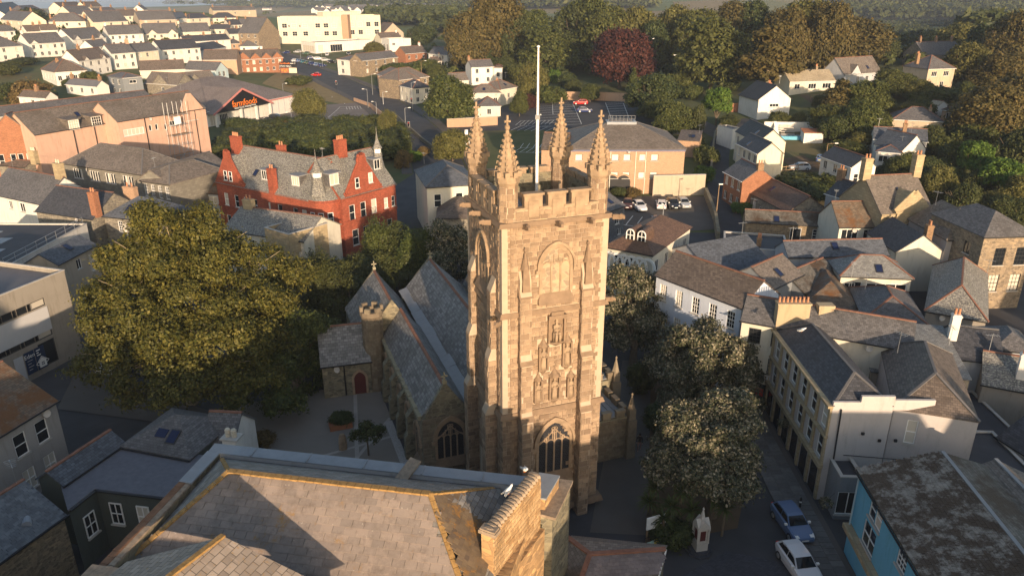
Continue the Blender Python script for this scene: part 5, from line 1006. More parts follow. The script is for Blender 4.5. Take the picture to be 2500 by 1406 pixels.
tu.lathe([(1.25, -.2), (1.25, .8), (1.02, 1.2), (1.0, 8.2), (1.12, 8.35), (1.12, 8.8), (.8, 8.8), (.8, 8.5)], tx, ty, 12); tu.build('stair_turret', 'stonedark', ch)
me_ = MB().box(-.26, -.15, 0, .26, .15, .45).mesh('merlon', 'stonedark')
for i in range(6): a = i * math.pi / 3; link('merlon', me_, ch, (tx + .97 * math.cos(a), ty + .97 * math.sin(a), 8.8), (0, 0, a + R(90)))
tsf = []
for i in range(12):
    a, b = Vector((tx + 1.0 * math.cos(R(30 * i)), ty + 1.0 * math.sin(R(30 * i)), 0)), Vector((tx + 1.0 * math.cos(R(30 * i + 30)), ty + 1.0 * math.sin(R(30 * i + 30)), 0)); d = (b - a).normalized(); tsf.append((a, d, Vector((d.y, -d.x, 0)), lay(rng, (b - a).length, 1.2, 8.2, None, (.28, .34), (.3, .5))))
stones_joined(ch, 'turret_stone', 'stonedark', tsf, .035, rng)
# south side: lead flats behind battlements with buttress pinnacles
MB().box(7.3, 9.2, 5.4, 13.2, 20.3, 5.5).box(7.7, 4.8, 4.25, 12.4, 9.0, 4.4).build('lead_flat', 'lead', ch)
rl_ = MB()
for i in range(12): rl_.box(7.5 + i * .5, 9.3, 5.5, 7.56 + i * .5, 20.2, 5.56)
for i in range(9): rl_.box(7.9 + i * .5, 4.9, 4.4, 7.96 + i * .5, 8.9, 4.46)
rl_.build('lead_roll', 'lead', ch)
mb_ = MB().box(-.38, -.17, 0, .38, .17, .55).box(-.44, -.22, .55, .44, .22, .64).mesh('merlon', 'stonedark')
for i in range(9): link('merlon', mb_, ch, (13.3, 9.5 + i * 1.3, 5.5), (0, 0, R(90)))
for i in range(5): link('merlon', mb_, ch, (8.3 + i * 1.25, 9.1, 5.5))
for i in range(4): link('merlon', mb_, ch, (8.2 + i * 1.25, 4.7, 4.4))
for i in range(3): link('merlon', mb_, ch, (12.55, 5.4 + i * 1.3, 4.4), (0, 0, R(90)))
for x, y, z in ((13.7, 9.0, 5.2), (13.7, 14.5, 5.2), (12.9, 4.5, 4.1), (13.7, 20.3, 5.2)):
    b = MB(); b.box(x - .4, y - .4, -.3, x + .4, y + .4, z).box(x - .3, y - .3, z, x + .3, y + .3, z + 1).lathe([(.36, z + 1), (.3, z + 1.15), (.05, z + 2.2), (.11, z + 2.3), (.03, z + 2.45)], x, y, 6); b.build('buttress_pinnacle', 'stonedark', ch)
vs = house('vestry', 'small slate-roofed vestry with a red pointed door beside the stair turret', (785, 893), (903, 879), 3.6, None, 795, 44, 'gable', 'gravestone', 'churchslate', None, near=True)
L_, D_, H_ = t_info[vs.name][:3]
dx = L_ * .76; dd = MB(); arch_ring(dd, 1.1, H_ - 3.5, H_ - 1.9, .8, .22, .02, -.10); d2 = dd.build('doorway', 'carved', vs, (dx, 0, 0)); MB().face(arch_sheet(1.1, H_ - 3.5, H_ - 1.9, .8, -.012)).build('door', 'doorred', vs, (dx, 0, 0))
MB().path([(L_ * .45, -.1, H_ - .1), (L_ * .45, -.1, H_ - 3.4)], .07, 6).build('downpipe', 'iron', vs)
# ------------------------------------------------------------------ the big slate roof, the red bank and the streets near the church
h = house
M['ragslate'] = m_piece('rag_slate', (.29, .235, .20), (.215, .18, .16), (.30, .175, .06), .78, .46, (.52, .47, .41), 1.6); M['ragslate_orange'] = m_piece('lichened_rag_slate', (.23, .165, .10), (.13, .095, .07), (.36, .175, .04), .9, .62, None, 2.2)
M['roofwarm'] = m_slate('front_slates', (.30, .25, .21), (.55, .34), .22, ((.34, .2, .06), .55), None, .7); M['roofside'] = m_slate('side_slates', (.20, .19, .18), (.5, .3), .3, ((.34, .2, .05), .5), None, .7); M['lichridge'] = m_plain('lichen_ridge', (.29, .175, .065), .95, 0, .75, 5); M['parapetlead'] = m_plain('parapet_lead', (.24, .26, .285), .55, 0, .22, 1.5)
M['gablestone'] = m_rubble('gable_wall_stone', (.44, .28, .14), 1.7, .5, (.30, .19, .10), 2.2); M['copestone'] = m_plain('weathered_cope', (.27, .21, .155), .95, 0, .7, 4); M['rustcope'] = m_plain('rusty_cope', (.20, .105, .06), .9, 0, .6, 2.2); M['bluetile'] = m_piece('mossy_roof_tile', (.27, .245, .215), (.19, .17, .145), (.048, .027, .014), .85, 1.0, (.32, .31, .27), 2.0); M['leftslate'] = m_piece('blue_grey_slate', (.165, .18, .20), (.10, .11, .125), (.20, .21, .19), .55, .3)
def lay_slates(parent, o, u, v, poly, w, e, mat, cap=290, th=.02, rng=None, name='slate'):
    """slates in bonded courses on a slope: o origin, u along the eaves, v up the slope, poly outline in (u, v)"""
    rng = rng or random.Random(5); o, u, v = Vector(o), Vector(u).normalized(), Vector(v).normalized(); n = u.cross(v)
    def inside(x, y):
        c = False; k = len(poly)
        for i in range(k):
            (x0, y0), (x1, y1) = poly[i], poly[(i + 1) % k]
            if (y0 > y) != (y1 > y) and x < (x1 - x0) * (y - y0) / (y1 - y0) + x0: c = not c
        return c
    mb = MB().hexa([(-w / 2, 0, 0), (w / 2, 0, 0), (w / 2, e * 1.25, 0), (-w / 2, e * 1.25, 0), (-w / 2, 0, th * 2.2), (w / 2, 0, th * 2.2), (w / 2, e * 1.25, th), (-w / 2, e * 1.25, th)])
    me = [mb.mesh(name, mat)]; spots = []; ys = [p[1] for p in poly]; xs = [p[0] for p in poly]; y = min(ys); r = 0
    while y < max(ys):
        x = min(xs) + (w / 2 if r % 2 else 0)
        while x < max(xs):
            if inside(x, y + e * .6): spots.append((x, y))
            x += w * 1.015
        y += e; r += 1
    cen = proj_key(parent, o, u, v)
    spots.sort(key=cen); st = MB()
    for i, (x, y) in enumerate(spots):
        p = o + u * (x + rng.uniform(-.01, .01)) + v * (y + rng.uniform(-.015, .015)) + n * .01; a = rng.uniform(-.018, .018); uu = (u * math.cos(a) + v * math.sin(a)); vv = n.cross(uu); k = rng.uniform(.975, 1.01)
        tl = rng.uniform(0, .012)
        if i < cap:
            ob = link(name, me[0], parent); ob.matrix_local = Matrix(((uu.x * k, vv.x, n.x, p.x), (uu.y * k, vv.y, n.y, p.y), (uu.z * k, vv.z, n.z, p.z), (0, 0, 0, 1)))
        else: st.hexa([p + uu * (q[0] * k) + vv * q[1] + n * (q[2] + tl) for q in (mb.v[0], mb.v[1], mb.v[2], mb.v[3], mb.v[4], mb.v[5], mb.v[6], mb.v[7])])
    if st.v: st.build('slate_courses', mat, parent)['kind'] = 'stuff'
def proj_key(parent, o, u, v):
    mw = parent.parent.matrix_basis if parent.parent else parent.matrix_basis
    c = Vector((0, 3, CAM_H))
    return lambda s: (mw @ (o + u * s[0] + v * s[1]) - c).length
FO = P(525, 1085, 12.4); FA = R(-10)
fb = thing('hall', 'big hipped rag-slate roof with orange lichen ridges behind lead-capped parapets', 'hall', (FO.x, FO.y, 0), FA)
bpy.context.view_layer.update()
body = MB(); body.prism([(.0, 0), (.5, -12.5), (18.2, -12.5), (19.2, -1.4), (19.0, -.1)], -.2, 11.0); body.build('wall', 'gablestone', fb)
pr = MB()
pr.hexa([(0, -.02, 11), (19.0, -.02, 11), (19.0, -.62, 11), (0, -.62, 11), (0, -.02, 12.28), (19.0, -.02, 12.28), (19.0, -.62, 12.28), (0, -.62, 12.28)][::1]); pr.f = [tuple(reversed(f)) for f in pr.f]
pr.build('parapet', 'palegrey', fb)
MB().hexa([(-.06, -.7, 12.28), (19.0, -.7, 12.28), (19.0, .08, 12.28), (-.06, .08, 12.28), (-.06, -.7, 12.36), (19.0, -.7, 12.36), (19.0, .08, 12.44), (-.06, .08, 12.44)]).build('parapet_capping', 'parapetlead', fb)
for i in range(5): MB().box(2.6 + 3.4 * i, -.72, 12.36, 2.66 + 3.4 * i, .1, 12.46).build('lead_roll', 'parapetlead', fb)
lw = MB(); lw.hexa([(.02, -10.3, 11), (.62, -10.3, 11), (.62, -.62, 11), (.0, -.62, 11), (.02, -10.3, 12.26), (.62, -10.3, 12.26), (.62, -.62, 12.26), (.0, -.62, 12.26)]); lw.build('parapet', 'gravestone', fb)
MB().hexa([(-.06, -3.6, 12.26), (.68, -3.6, 12.26), (.68, -.7, 12.28), (-.06, -.7, 12.28), (-.06, -3.6, 12.40), (.68, -3.6, 12.36), (.68, -.7, 12.36), (-.06, -.7, 12.44)]).build('parapet_capping', 'parapetlead', fb)
rr_ = random.Random(8); y = -3.62
while y > -10.2:
    l_ = rr_.uniform(.38, .62); MB().hexa([(-.03, y - l_, 12.26), (.36, y - l_, 12.26), (.36, y - .02, 12.26), (-.03, y - .02, 12.26), (-.02, y - l_, 12.37 + rr_.uniform(0, .04)), (.36, y - l_, 12.36), (.36, y - .02, 12.36), (-.02, y - .02, 12.39)]).build('coping_brick', 'rustcope', fb); y -= l_
y = -3.62
while y > -10.2:
    l_ = rr_.uniform(.5, .9); MB().hexa([(.37, y - l_, 12.2), (.66, y - l_, 12.2), (.66, y - .02, 12.2), (.37, y - .02, 12.2), (.37, y - l_, 12.34), (.64, y - l_, 12.28 + rr_.uniform(0, .05)), (.64, y - .02, 12.3), (.37, y - .02, 12.34)]).build('coping_stone', 'copestone', fb); y -= l_
MB().box(-.15, -11.2, 11.6, 2.6, -10.3, 12.42).box(-.22, -11.25, 12.42, 2.7, -10.25, 12.52).build('corner_block', 'copestone', fb)
ZR, ZE, YR, X1, X2 = 14.0, 11.55, -4.4, 3.6, 14.45
GL = (.72, -.75); hb = (.72, -8.5); kf = (ZR - ZE) / 4.1
r = MB()
A_, B_ = (X1, YR, ZR), (X2, YR, ZR); c1, c2, c3, c4 = (.7, -.7, 12.05), (17.3, -.7, 12.05), (18.4, YR - 4.1 * 1.5, ZE - kf * 2.05), (.45, -8.5, ZE)
r.face([A_, B_, c2, c1]); r.face([c1, c4, A_]); r.face([c2, B_, (16.5, -7.45, ZR - kf * 3.05), (17.9, -9.6, ZR - kf * 5.2), (18.2, -2, ZE)])
r.face([A_, c4, (.2, -10.5, ZE - 1.2), (17.9, -10.5, ZR - kf * 6.1), (16.5, -7.45, ZR - kf * 3.05), B_][::1]); r.f = [tuple(reversed(f)) if i == 3 else f for i, f in enumerate(r.f)]
rf = r.build('roof', 'roofside', fb)
vs_ = Vector((0, 1, kf)).normalized(); ls = math.hypot(1, kf)
so = (0, YR - 6.0, ZR - kf * 6.0); V = lambda d: (6.0 - d) * ls
lay_slates(rf, so, (1, 0, 0), vs_, [(X1 + .1, V(.06)), (X2 - .1, V(.06)), (17.3, V(4.3)), (17.3, V(4.9)), (4, V(4.9)), (.6, V(4.05))], .60, .40, 'ragslate', 298, .022)
hs_ = Vector((-1, 0, .72)).normalized()
lay_slates(rf, (17.9, -9.0, ZR - .72 * (17.9 - X2)), (0, 1, 0), hs_, [(-.4, .2), (6.8, .2), (7.6, 1.2), (4.6, 4.2), (4.5, 4.2), (1.0, .9)], .34, .26, 'ragslate_orange', 0, .02)
for p_, q_, w_ in ((A_, B_, .34), (A_, (.5, -8.5, ZE + .05), .26), (B_, (16.9, -8.0, ZR - kf * 3.6), .26), (A_, (.9, -.9, 12.1), .22), (B_, (17.0, -.9, 12.1), .24)):
    p_, q_ = Vector(p_), Vector(q_); n_ = int((q_ - p_).length / .42); 
    for i in range(n_):
        a, b = p_.lerp(q_, i / n_), p_.lerp(q_, (i + .94) / n_); up = Vector((0, 0, .05 + rr_.uniform(0, .02)))
        MB().beam(a + up, b + up, w_, .10).build('ridge_tile', 'lichridge', rf)
# the small gabled roof running out below the picture
G1, G2 = Vector((6.7, -10.1, 15.0)), Vector((5.85, -12.9, 15.05)); sg = MB()
sg.face([G1, Vector((1.6, -10.2, 12.9)), Vector((.6, -13.4, 12.6)), G2]); sg.face([G2, Vector((11.6, -14.2, 12.5)), Vector((12.2, -10.1, 12.5)), G1]); sg.face([Vector((12.2, -10.12, 12.5)), Vector((1.6, -10.22, 12.9)), G1 - Vector((0, .02, 0))]); sg.prism([(2.0, -13), (11.5, -13), (11.5, -10.3), (2.0, -10.3)], 9, 12.5)
sr_ = sg.build('front_roof', 'roofwarm', fb)
n_ = 11
for i in range(n_): MB().beam(G1.lerp(G2, i / n_) + Vector((0, 0, .06)), G1.lerp(G2, (i + .95) / n_) + Vector((0, 0, .06)), .26, .11).build('ridge_tile', 'lichridge', sr_)
# upright gable wall with rough cope, and the stepped corner beyond it
N_, F_ = Vector((17.42, -6.05, 0)), Vector((19.0, -1.1, 0)); dw = (F_ - N_).normalized(); nw = Vector((dw.y, -dw.x, 0)); Lw = (F_ - N_).length
g = MB(); q = [N_ - nw * .02, N_ + nw * .62, F_ + nw * .62, F_ - nw * .02]; g.hexa([(*v.xy, 5) for v in q] + [(*v.xy, 13.45) for v in q]); g.hexa([(*v.xy, 3) for v in (N_ + nw * .62 - dw * 5, N_ + nw * .9 - dw * 5, F_ + nw * .9, F_ + nw * .62)] + [(*v.xy, 10.2) for v in (N_ + nw * .62 - dw * 5, N_ + nw * .9 - dw * 5, F_ + nw * .9, F_ + nw * .62)])
gw = g.build('gable_wall', 'gablestone', fb)
rs2 = random.Random(3)
sl = lay(rs2, Lw, 9.6, 13.4, None, (.22, .26, .3), (.3, .4, .55))
for i, (x, z, w, hh) in enumerate(sl):
    ob = link('stone', stone_mesh(w, hh, 'gablepiece' if 'gablepiece' in M else mm('gablepiece', m_piece('gable_stone', (.50, .34, .185), (.30, .18, .085), (.52, .30, .07), .92, .3)) and 'gablepiece'), gw); c = N_ + nw * (.62 + rs2.uniform(-.02, .0)) + dw * x; ob.location = (c.x, c.y, z); ob.rotation_euler = (0, 0, math.atan2(dw.y, dw.x) )
y = .05
while y < Lw - .1:
    w = rs2.uniform(.22, .36); c = N_ + dw * (y + w / 2) + nw * .3
    m_ = MB(); m_.lathe([(.30, 13.42), (.36, 13.5), (.33, 13.62 + rs2.uniform(0, .06)), (.18, 13.72)], 0, 0, 7, sx=1.05, sy=w / .62); o_ = m_.build('cope_stone', 'copestone', gw, (c.x, c.y, 0)); o_.rotation_euler = (0, 0, math.atan2(dw.y, dw.x) - R(90)); y += w
c = N_ + nw * .3; MB().box(-.46, -.05, 13.4, .46, .5, 13.58).box(-.40, -.01, 13.58, .40, .45, 13.68).build('kneeler', 'copestone', gw, (c.x, c.y, 0)).rotation_euler = (0, 0, math.atan2(dw.y, dw.x) - R(90))
st_ = MB(); st_.prism([(19.05, -1.0), (20.2, -.75), (20.9, 1.9), (19.3, 1.9), (19.0, .1)], 2, 11.0); st_.build('corner_wall', 'gravestone', fb)
MB().prism([(19.0, -1.25), (20.45, -1.55), (21.05, 1.9), (19.2, 2.0)], 11.0, 11.16).build('cornice', 'copestone', fb); MB().prism([(19.15, -.9), (19.8, -1.0), (20.3, 1.1), (19.2, 1.2)], 11.16, 11.85).build('blocking_course', 'gablestone', fb); MB().prism([(19.1, -.95), (19.86, -1.05), (20.36, 1.15), (19.15, 1.25)], 11.85, 11.95).build('parapet_capping', 'parapetlead', fb)
MB().beam((11.5, -1.7, 11.9), (12.3, .1, 12.75), .75, .12).box(11.4, -1.8, 11.4, 12.0, -1.1, 12.0).build('roof_hatch', 'copestone', fb)
# slate roof with red clay hips at the foot of the tower
lo = thing('lodge', 'low slate lodge roof with bright red clay hips beside the path', 'lodge', P(1440, 1352, 5.6))
o_ = lo.location; bpy.context.view_layer.update()
pts = {k: P(*v) - o_ for k, v in dict(a=(1385, 1312, 5.5), b=(1440, 1353, 5.6), c=(1625, 1341, 5.6), d=(1415, 1425, 5.2), e=(1600, 1430, 4.2), f=(1630, 1330, 4.3), g=(1395, 1306, 4.6), k=(1330, 1430, 3.9)).items()}
r = MB(); r.face([pts['d'], pts['e'], pts['c'], pts['b']]); r.face([pts['b'], pts['c'], pts['f'], pts['g'], pts['a']]); r.face([pts['k'], pts['d'], pts['b'], pts['a']]); lr = r.build('roof', 'slatewarm', lo)
u_ = (pts['c'] - pts['b']).normalized(); nn_ = u_.cross((pts['d'] - pts['b'])).normalized(); nn_ = nn_ if nn_.z > 0 else -nn_; v_ = nn_.cross(u_)
sd_ = [((q - pts['d']).dot(u_), (q - pts['d']).dot(v_)) for q in (pts['d'], pts['e'], pts['c'], pts['b'])]
lay_slates(lr, pts['d'], u_, v_, sd_, .34, .26, mm('lodgeslate', m_piece('lodge_slate', (.26, .215, .20), (.185, .155, .15), (.30, .27, .22), .8, .25)), 290, .015)
for a, b in (('a', 'b'), ('b', 'c'), ('b', 'd')): MB().beam(pts[a] + Vector((0, 0, .06)), pts[b] + Vector((0, 0, .06)), .30, .12).build('ridge_tiles', 'ridge', lr)
wl = MB(); q = [pts['d'], pts['e'], pts['f'], pts['g'], pts['k']]; wl.prism([(v.x * .97, v.y * .97) for v in (pts['k'], pts['e'], pts['f'], pts['g'])], -o_.z, -o_.z + 3.6); wl.build('wall', 'gravestone', lo)
MB().beam(pts['c'] + Vector((.05, 0, 0)), pts['e'] + Vector((.05, 0, 0)), .05, .28).build('barge_board', 'frame', lo)
MB().beam(pts['a'] + Vector((-.35, .1, -.6)), pts['k'] + Vector((-.3, 0, -.2)), .5, .08).build('lead_gutter', 'lead', lo)
# dark green flat-roofed rear and its slate wings
GZ = 5.3
M['feltlilac'] = m_plain('speckled_felt', (.125, .125, .145), .8, 0, .3, 2.5)
gp = [P(*q, GZ) for q in ((168, 1243), (233, 1192), (420, 1214), (520, 1116), (302, 1080), (146, 1166))]; gh = thing('rear_wing', 'dark green rendered rear wing with flat felt roof and white sash windows', 'house wing', (gp[1].x, gp[1].y, 0)); go_ = gh.location
pl_ = [((q - go_).x, (q - go_).y) for q in gp]; MB().prism(pl_, -.2, GZ - .12).build('wall', 'darkgreen', gh)
cx_ = sum(q[0] for q in pl_) / 6; cy_ = sum(q[1] for q in pl_) / 6; MB().prism([(cx_ + (x - cx_) * 1.02, cy_ + (y - cy_) * 1.02) for x, y in pl_], GZ - .12, GZ).build('roof', 'feltlilac', gh)
for (a, b), xs_, zc in (((1, 2), (.22, .58), 3.4), ((0, 1), (.55,), 3.1)):
    A_, B_ = Vector((*pl_[a], 0)), Vector((*pl_[b], 0)); d_ = (B_ - A_).normalized(); az = math.atan2(d_.y, d_.x)
    for f_ in xs_: q = A_.lerp(B_, f_) + Vector((d_.y, -d_.x, 0)) * .13; add_window(gh, (q.x, q.y, zc), az, .95, 1.75, 'cross')
    MB().beam(A_ + Vector((0, 0, GZ - .1)) + Vector((d_.y, -d_.x, 0)) * .12, B_ + Vector((0, 0, GZ - .1)) + Vector((d_.y, -d_.x, 0)) * .12, .14, .12).build('gutter', 'iron', gh)
lsx = h('outhouse', 'rubble outhouse with blue-grey slates and red clay ridges', (-25, 1382), (154, 1255), 5.2, 6.0, None, 32, 'gable', 'rubblefine', 'slateblue', near=True)
L_, D_, H_, rs_ = t_info[lsx.name][:4]; bpy.context.view_layer.update(); rfo = [o for o in bpy.data.objects if o.parent == lsx and o.name.startswith('roof')][0]
k_ = rs_ / (D_ / 2); lay_slates(rfo, (0, -.22, H_ - k_ * .22 + .08), (1, 0, 0), Vector((0, 1, k_)), [(0, 0), (L_, 0), (L_, math.hypot(D_ / 2 + .2, rs_ + .1)), (0, math.hypot(D_ / 2 + .2, rs_ + .1))], .30, .23, 'leftslate', 290, .014)
chf = MB(); chf.box(-.28, -.28, -3.4, .28, .28, .2).lathe([(.3, 0), (.3, .56)], 0, .1, 10) if False else chf.box(-.28, -.28, -3.4, .28, .28, .3)
n_ = len(chf.v); ar = [(.28 * math.cos(R(a)), .28 * math.sin(R(a))) for a in range(0, 181, 22)]
for yy in (-.28, .42): chf.v += [(x, yy, .3 + z) for x, z in ar]
for i in range(len(ar) - 1): chf.f.append((n_ + i + 1, n_ + i, n_ + len(ar) + i, n_ + len(ar) + i + 1)); chf.m.append(0)
chf.f.append(tuple(range(n_ + len(ar) - 1, n_ - 1, -1))[::-1]); chf.f.append(tuple(range(n_ + len(ar), n_ + 2 * len(ar)))[::-1]); chf.m += [0, 0]
p_ = P(68, 1285, 5.6); dct = thing('flue_duct', 'square galvanised flue duct with rounded cowl on the stone outhouse', 'duct', p_, R(30)); chf.build('duct', 'leadroof', dct)
for i in range(4): MB().box(-.31, -.31, -.3 - i * .8, .31, .31, -.24 - i * .8).build('duct_seam', 'steel', dct)
h('rear_wing', 'narrow slate slope under a crested red clay ridge', (152, 1180), (300, 1079), 5.35, 2.2, None, 34, 'gable', 'darkgreen', 'slateblue', near=True)
hz_ = h('rear_wing', 'hipped slate roof with a blue skylight beside the felt flat', (302, 1086), (462, 1116), 5.3, 5.4, None, 30, 'hip', 'darkgreen', 'slate', near=True, ridge='')
MB().box(-.45, -.35, 0, .45, .35, .08).build('skylight', 'solar', hz_, (2.6, 1.2, t_info[hz_.name][2] + .75)).rotation_euler = (R(30), 0, 0)
h('rear_wing', 'little slate roof with a red clay ridge and finial', (492, 1088), (566, 1092), 4.6, 4.2, None, 40, 'gable', 'white', 'slate', near=True, ridge='ridge')
wc = thing('chimney_stack', 'white chimney stack with two round pale pots behind the lead parapet', 'chimney', P(567, 1078, 6.2), R(-10))
MB().box(-.55, -.4, -2.5, .55, .4, .35).build('stack', 'white', wc); MB().box(-.68, -.52, .35, .68, .52, .48).build('cap', 'sill', wc)
for x in (-.24, .24): MB().lathe([(.19, .48), (.21, .62), (.19, .7), (.21, .8), (.19, .9), (.22, 1.0), (.15, 1.12)], x, 0, 10).build('pot', 'claypale', wc)
# ---- red brick bank on the corner
h2 = [(.33, 6.2, .95, 1.9), (.43, 6.2, .95, 1.9), (.60, 6.2, .95, 1.9), (.70, 6.2, .95, 1.9), (.86, 6.2, .95, 1.9), (.95, 6.2, .95, 1.9), (.10, 6.2, .95, 1.9), (.22, 6.2, .95, 1.9)]
bk = h('bank', 'ornate red brick bank range with slate roof and clay ridge, the longer western side', (527, 442), (752, 488), 8.8, 10, None, 44, 'gable', 'redbrick', 'slateold', [(*q, 'sash1') for q in h2] + [(q[0], 2.6, 1.0, 2.1, 'sash1') for q in h2], near=True, chim=[(.03, .42, 1.7, 1.0, 2.4, 'redbrick', 4), (.42, .62, 1.2, 1.0, 1.9, 'redbrick', 2)], gutter=False)
bk2 = h('bank', 'ornate red brick bank range with big shaped gable facing the church', (833, 483), (965, 448), 8.8, 10, None, 44, 'gable', 'redbrick', 'slateold', [(.17, 6.2, 1.05, 2.3, 'sash1'), (.37, 6.2, 1.05, 2.3, 'sash1'), (.57, 6.2, 1.05, 2.3, 'sash1'), (.80, 6.2, .8, 1.6, 'sash1'), (.94, 6.2, .7, 1.6, 'sash1'), (.2, 2.4, 1.2, 2.4, 'sash1'), (.4, 2.4, 1.2, 2.4, 'sash1'), (.6, 2.4, 1.2, 2.4, 'sash1'), (.85, 2.6, 1, 2, 'sash1')], None, near=True, chim=[(.45, .5, 1.5, 1.2, 2.2, 'redbrick', 4)], gutter=False)
def shaped_gable(t, xc, w, hgt, wins, m='redbrick'):
    L, D, H, rs = t_info[t.name][:4]; g = MB(); o = [(-w / 2 - .35, 0), (w / 2 + .35, 0), (w / 2 + .35, .55), (w / 2, .6), (w * .30, hgt * .48), (w * .26, hgt * .56), (.62, hgt * .86), (.62, hgt), (.35, hgt + .42), (-.35, hgt + .42), (-.62, hgt), (-.62, hgt * .86), (-w * .26, hgt * .56), (-w * .30, hgt * .48), (-w / 2, .6), (-w / 2 - .35, .55)]
    n = len(g.v); k = len(o); g.v += [(xc + x, -.16, H - .4 + z) for x, z in o] + [(xc + x, .35, H - .4 + z) for x, z in o]
    g.f.append(tuple(range(n, n + k))); g.f.append(tuple(range(n + 2 * k - 1, n + k - 1, -1))); g.m += [0, 0]
    for i in range(k): j = (i + 1) % k; g.f.append((n + j, n + i, n + k + i, n + k + j)); g.m.append(0)
    go = g.build('shaped_gable', m, t); kk = rs / (D / 2); dd = (hgt - .5) / kk
    r_ = MB(); hh = hgt * .82; r_.slab([(xc - w / 2, .36, H + .1), (xc, .36, H + hh), (xc, hh / kk + .2, H + hh), (xc - w / 2, .5, H + .1)][::-1], .08); r_.slab([(xc + w / 2, .36, H + .1), (xc + w / 2, .5, H + .1), (xc + .002, hh / kk + .2, H + hh), (xc + .002, .36, H + hh)], .08); r_.build('gable_roof', 'slateold', go)
    cp_ = MB()
    for (x0, z0), (x1, z1) in zip(o[2:9], o[3:10]): cp_.beam((xc + x0, .1, H - .36 + z0), (xc + x1, .1, H - .36 + z1), .62, .12, (0, 1, 0)); cp_.beam((xc - x1, .1, H - .36 + z1), (xc - x0, .1, H - .36 + z0), .62, .12, (0, 1, 0))
    cp_.build('gable_coping', 'redbrick', go)
    for x, z in wins: add_window(t, (xc + x, -.31, H + z), 0, .75, 1.5, 'sash1')
def dormer(t, x, y, w=1.5, hh=1.5, style='case3', roofm='lead'):
    L, D, H, rs = t_info[t.name][:4]; k = rs / (D / 2); z = H + k * y
    b = MB().box(x - w / 2 - .12, y, z - .1, x + w / 2 + .12, y + hh / k + .3, z + hh - .02).build('dormer', 'slate', t); MB().box(x - w / 2 - .3, y - .25, z + hh - .02, x + w / 2 + .3, y + hh / k + .5, z + hh + .12).build('dormer_roof', roofm, b)
    add_window(t, (x, y - .12, z + hh / 2), 0, w, hh - .15, style)
L1, L2 = t_info[bk.name][0], t_info[bk2.name][0]
shaped_gable(bk, L1 * .17, L1 * .30, 5.0, [(-.6, 1.3), (.6, 1.3)]); shaped_gable(bk2, L2 * .40, L2 * .62, 5.4, [(-1.3, 1.6), (1.3, 1.9)])
dormer(bk, L1 * .5, 1.3); dormer(bk, L1 * .82, 1.3); dormer(bk2, L2 * .03, 1.6, 1.6, 1.7, 'case'); dormer(bk2, L2 * .86, 2.2, 1.2, 1.6, 'case')
chimney(bk, L1 * .64, .2, t_info[bk.name][2] - 4, 1.1, .9, 7.6, 'redbrick', 2)
def spire(t, x, y, r, z0):
    H = t_info[t.name][2]; b = MB().lathe([(r * 1.6, H + z0 - 2.6), (r * 1.05, H + z0 - 1.0), (r, H + z0)], x, y, 8).build('spirelet', 'slateold', t)
    MB().lathe([(r * .8, H + z0), (r * .8, H + z0 + .7)], x, y, 8).build('lantern', 'frame', b); MB().lathe([(r * 1.2, H + z0 + .7), (r * .75, H + z0 + 1.2), (r * .32, H + z0 + 2.0), (.06, H + z0 + 2.9), (.03, H + z0 + 3.9)], x, y, 8).build('lantern_roof', 'slateold', b)
spire(bk, L1 + 1.0, 1.2, .85, 3.2); spire(bk2, L2 * .96, 3.0, .65, 4.4)
a_, b_ = P(752, 488, 8.8 + t_info[bk.name][5] + .2), P(833, 483, 8.8 + t_info[bk2.name][5] + .2); mid = (a_ + b_) / 2; angc = math.atan2(b_.y - a_.y, b_.x - a_.x); Lc = (b_ - a_).length
cb = thing('bank_corner', 'curved red brick corner of the bank with three narrow windows and a slate spirelet', 'bank', (a_.x, a_.y, 0), angc)
pl = [(0, 0), (Lc * .22, -.9), (Lc * .5, -1.25), (Lc * .78, -.9), (Lc, 0), (Lc, 6), (0, 6)]; zt_ = a_.z
MB().prism(pl, -.3, zt_).build('wall', 'redbrick', cb); rc = MB(); top = (Lc / 2, 4.5, zt_ + 5.5)
for i in range(4): (x0, y0), (x1, y1) = pl[i], pl[i + 1]; rc.face([(x0, y0 - .1, zt_), (x1, y1 - .1, zt_), top])
rc.face([(Lc, -.1, zt_), (Lc, 6, zt_), top]); rc.face([(0, 6, zt_), (0, -.1, zt_), top]); rc.build('roof', 'slateold', cb)
MB().prism([(x, y - .18) for x, y in pl[:5]] + [(Lc, .3), (0, .3)], zt_ - .5, zt_ - .25).build('cornice', 'redbrick', cb)
for i in range(1, 4):
    (x0, y0), (x1, y1) = pl[i - 1 if i < 2 else i - 1], pl[i]; 
    for (x, y, a) in (((pl[i][0] + pl[i - 1][0]) / 2, (pl[i][1] + pl[i - 1][1]) / 2, math.atan2(pl[i][1] - pl[i - 1][1], pl[i][0] - pl[i - 1][0])),):
        for zz in (zt_ - 2.6, zt_ - 6.2): add_window(cb, (x + .13 * math.sin(a), y - .13 * math.cos(a), zz), a, .8, 1.7, 'sash1')
for b, L in ((bk, L1), (bk2, L2)):
    H = t_info[b.name][2]
    MB().box(-.02, -.14, H - 3.9, L + .02, .0, H - 3.65).box(-.02, -.16, H - .32, L + .02, .0, H - .05).build('string_course', 'redbrick', b)
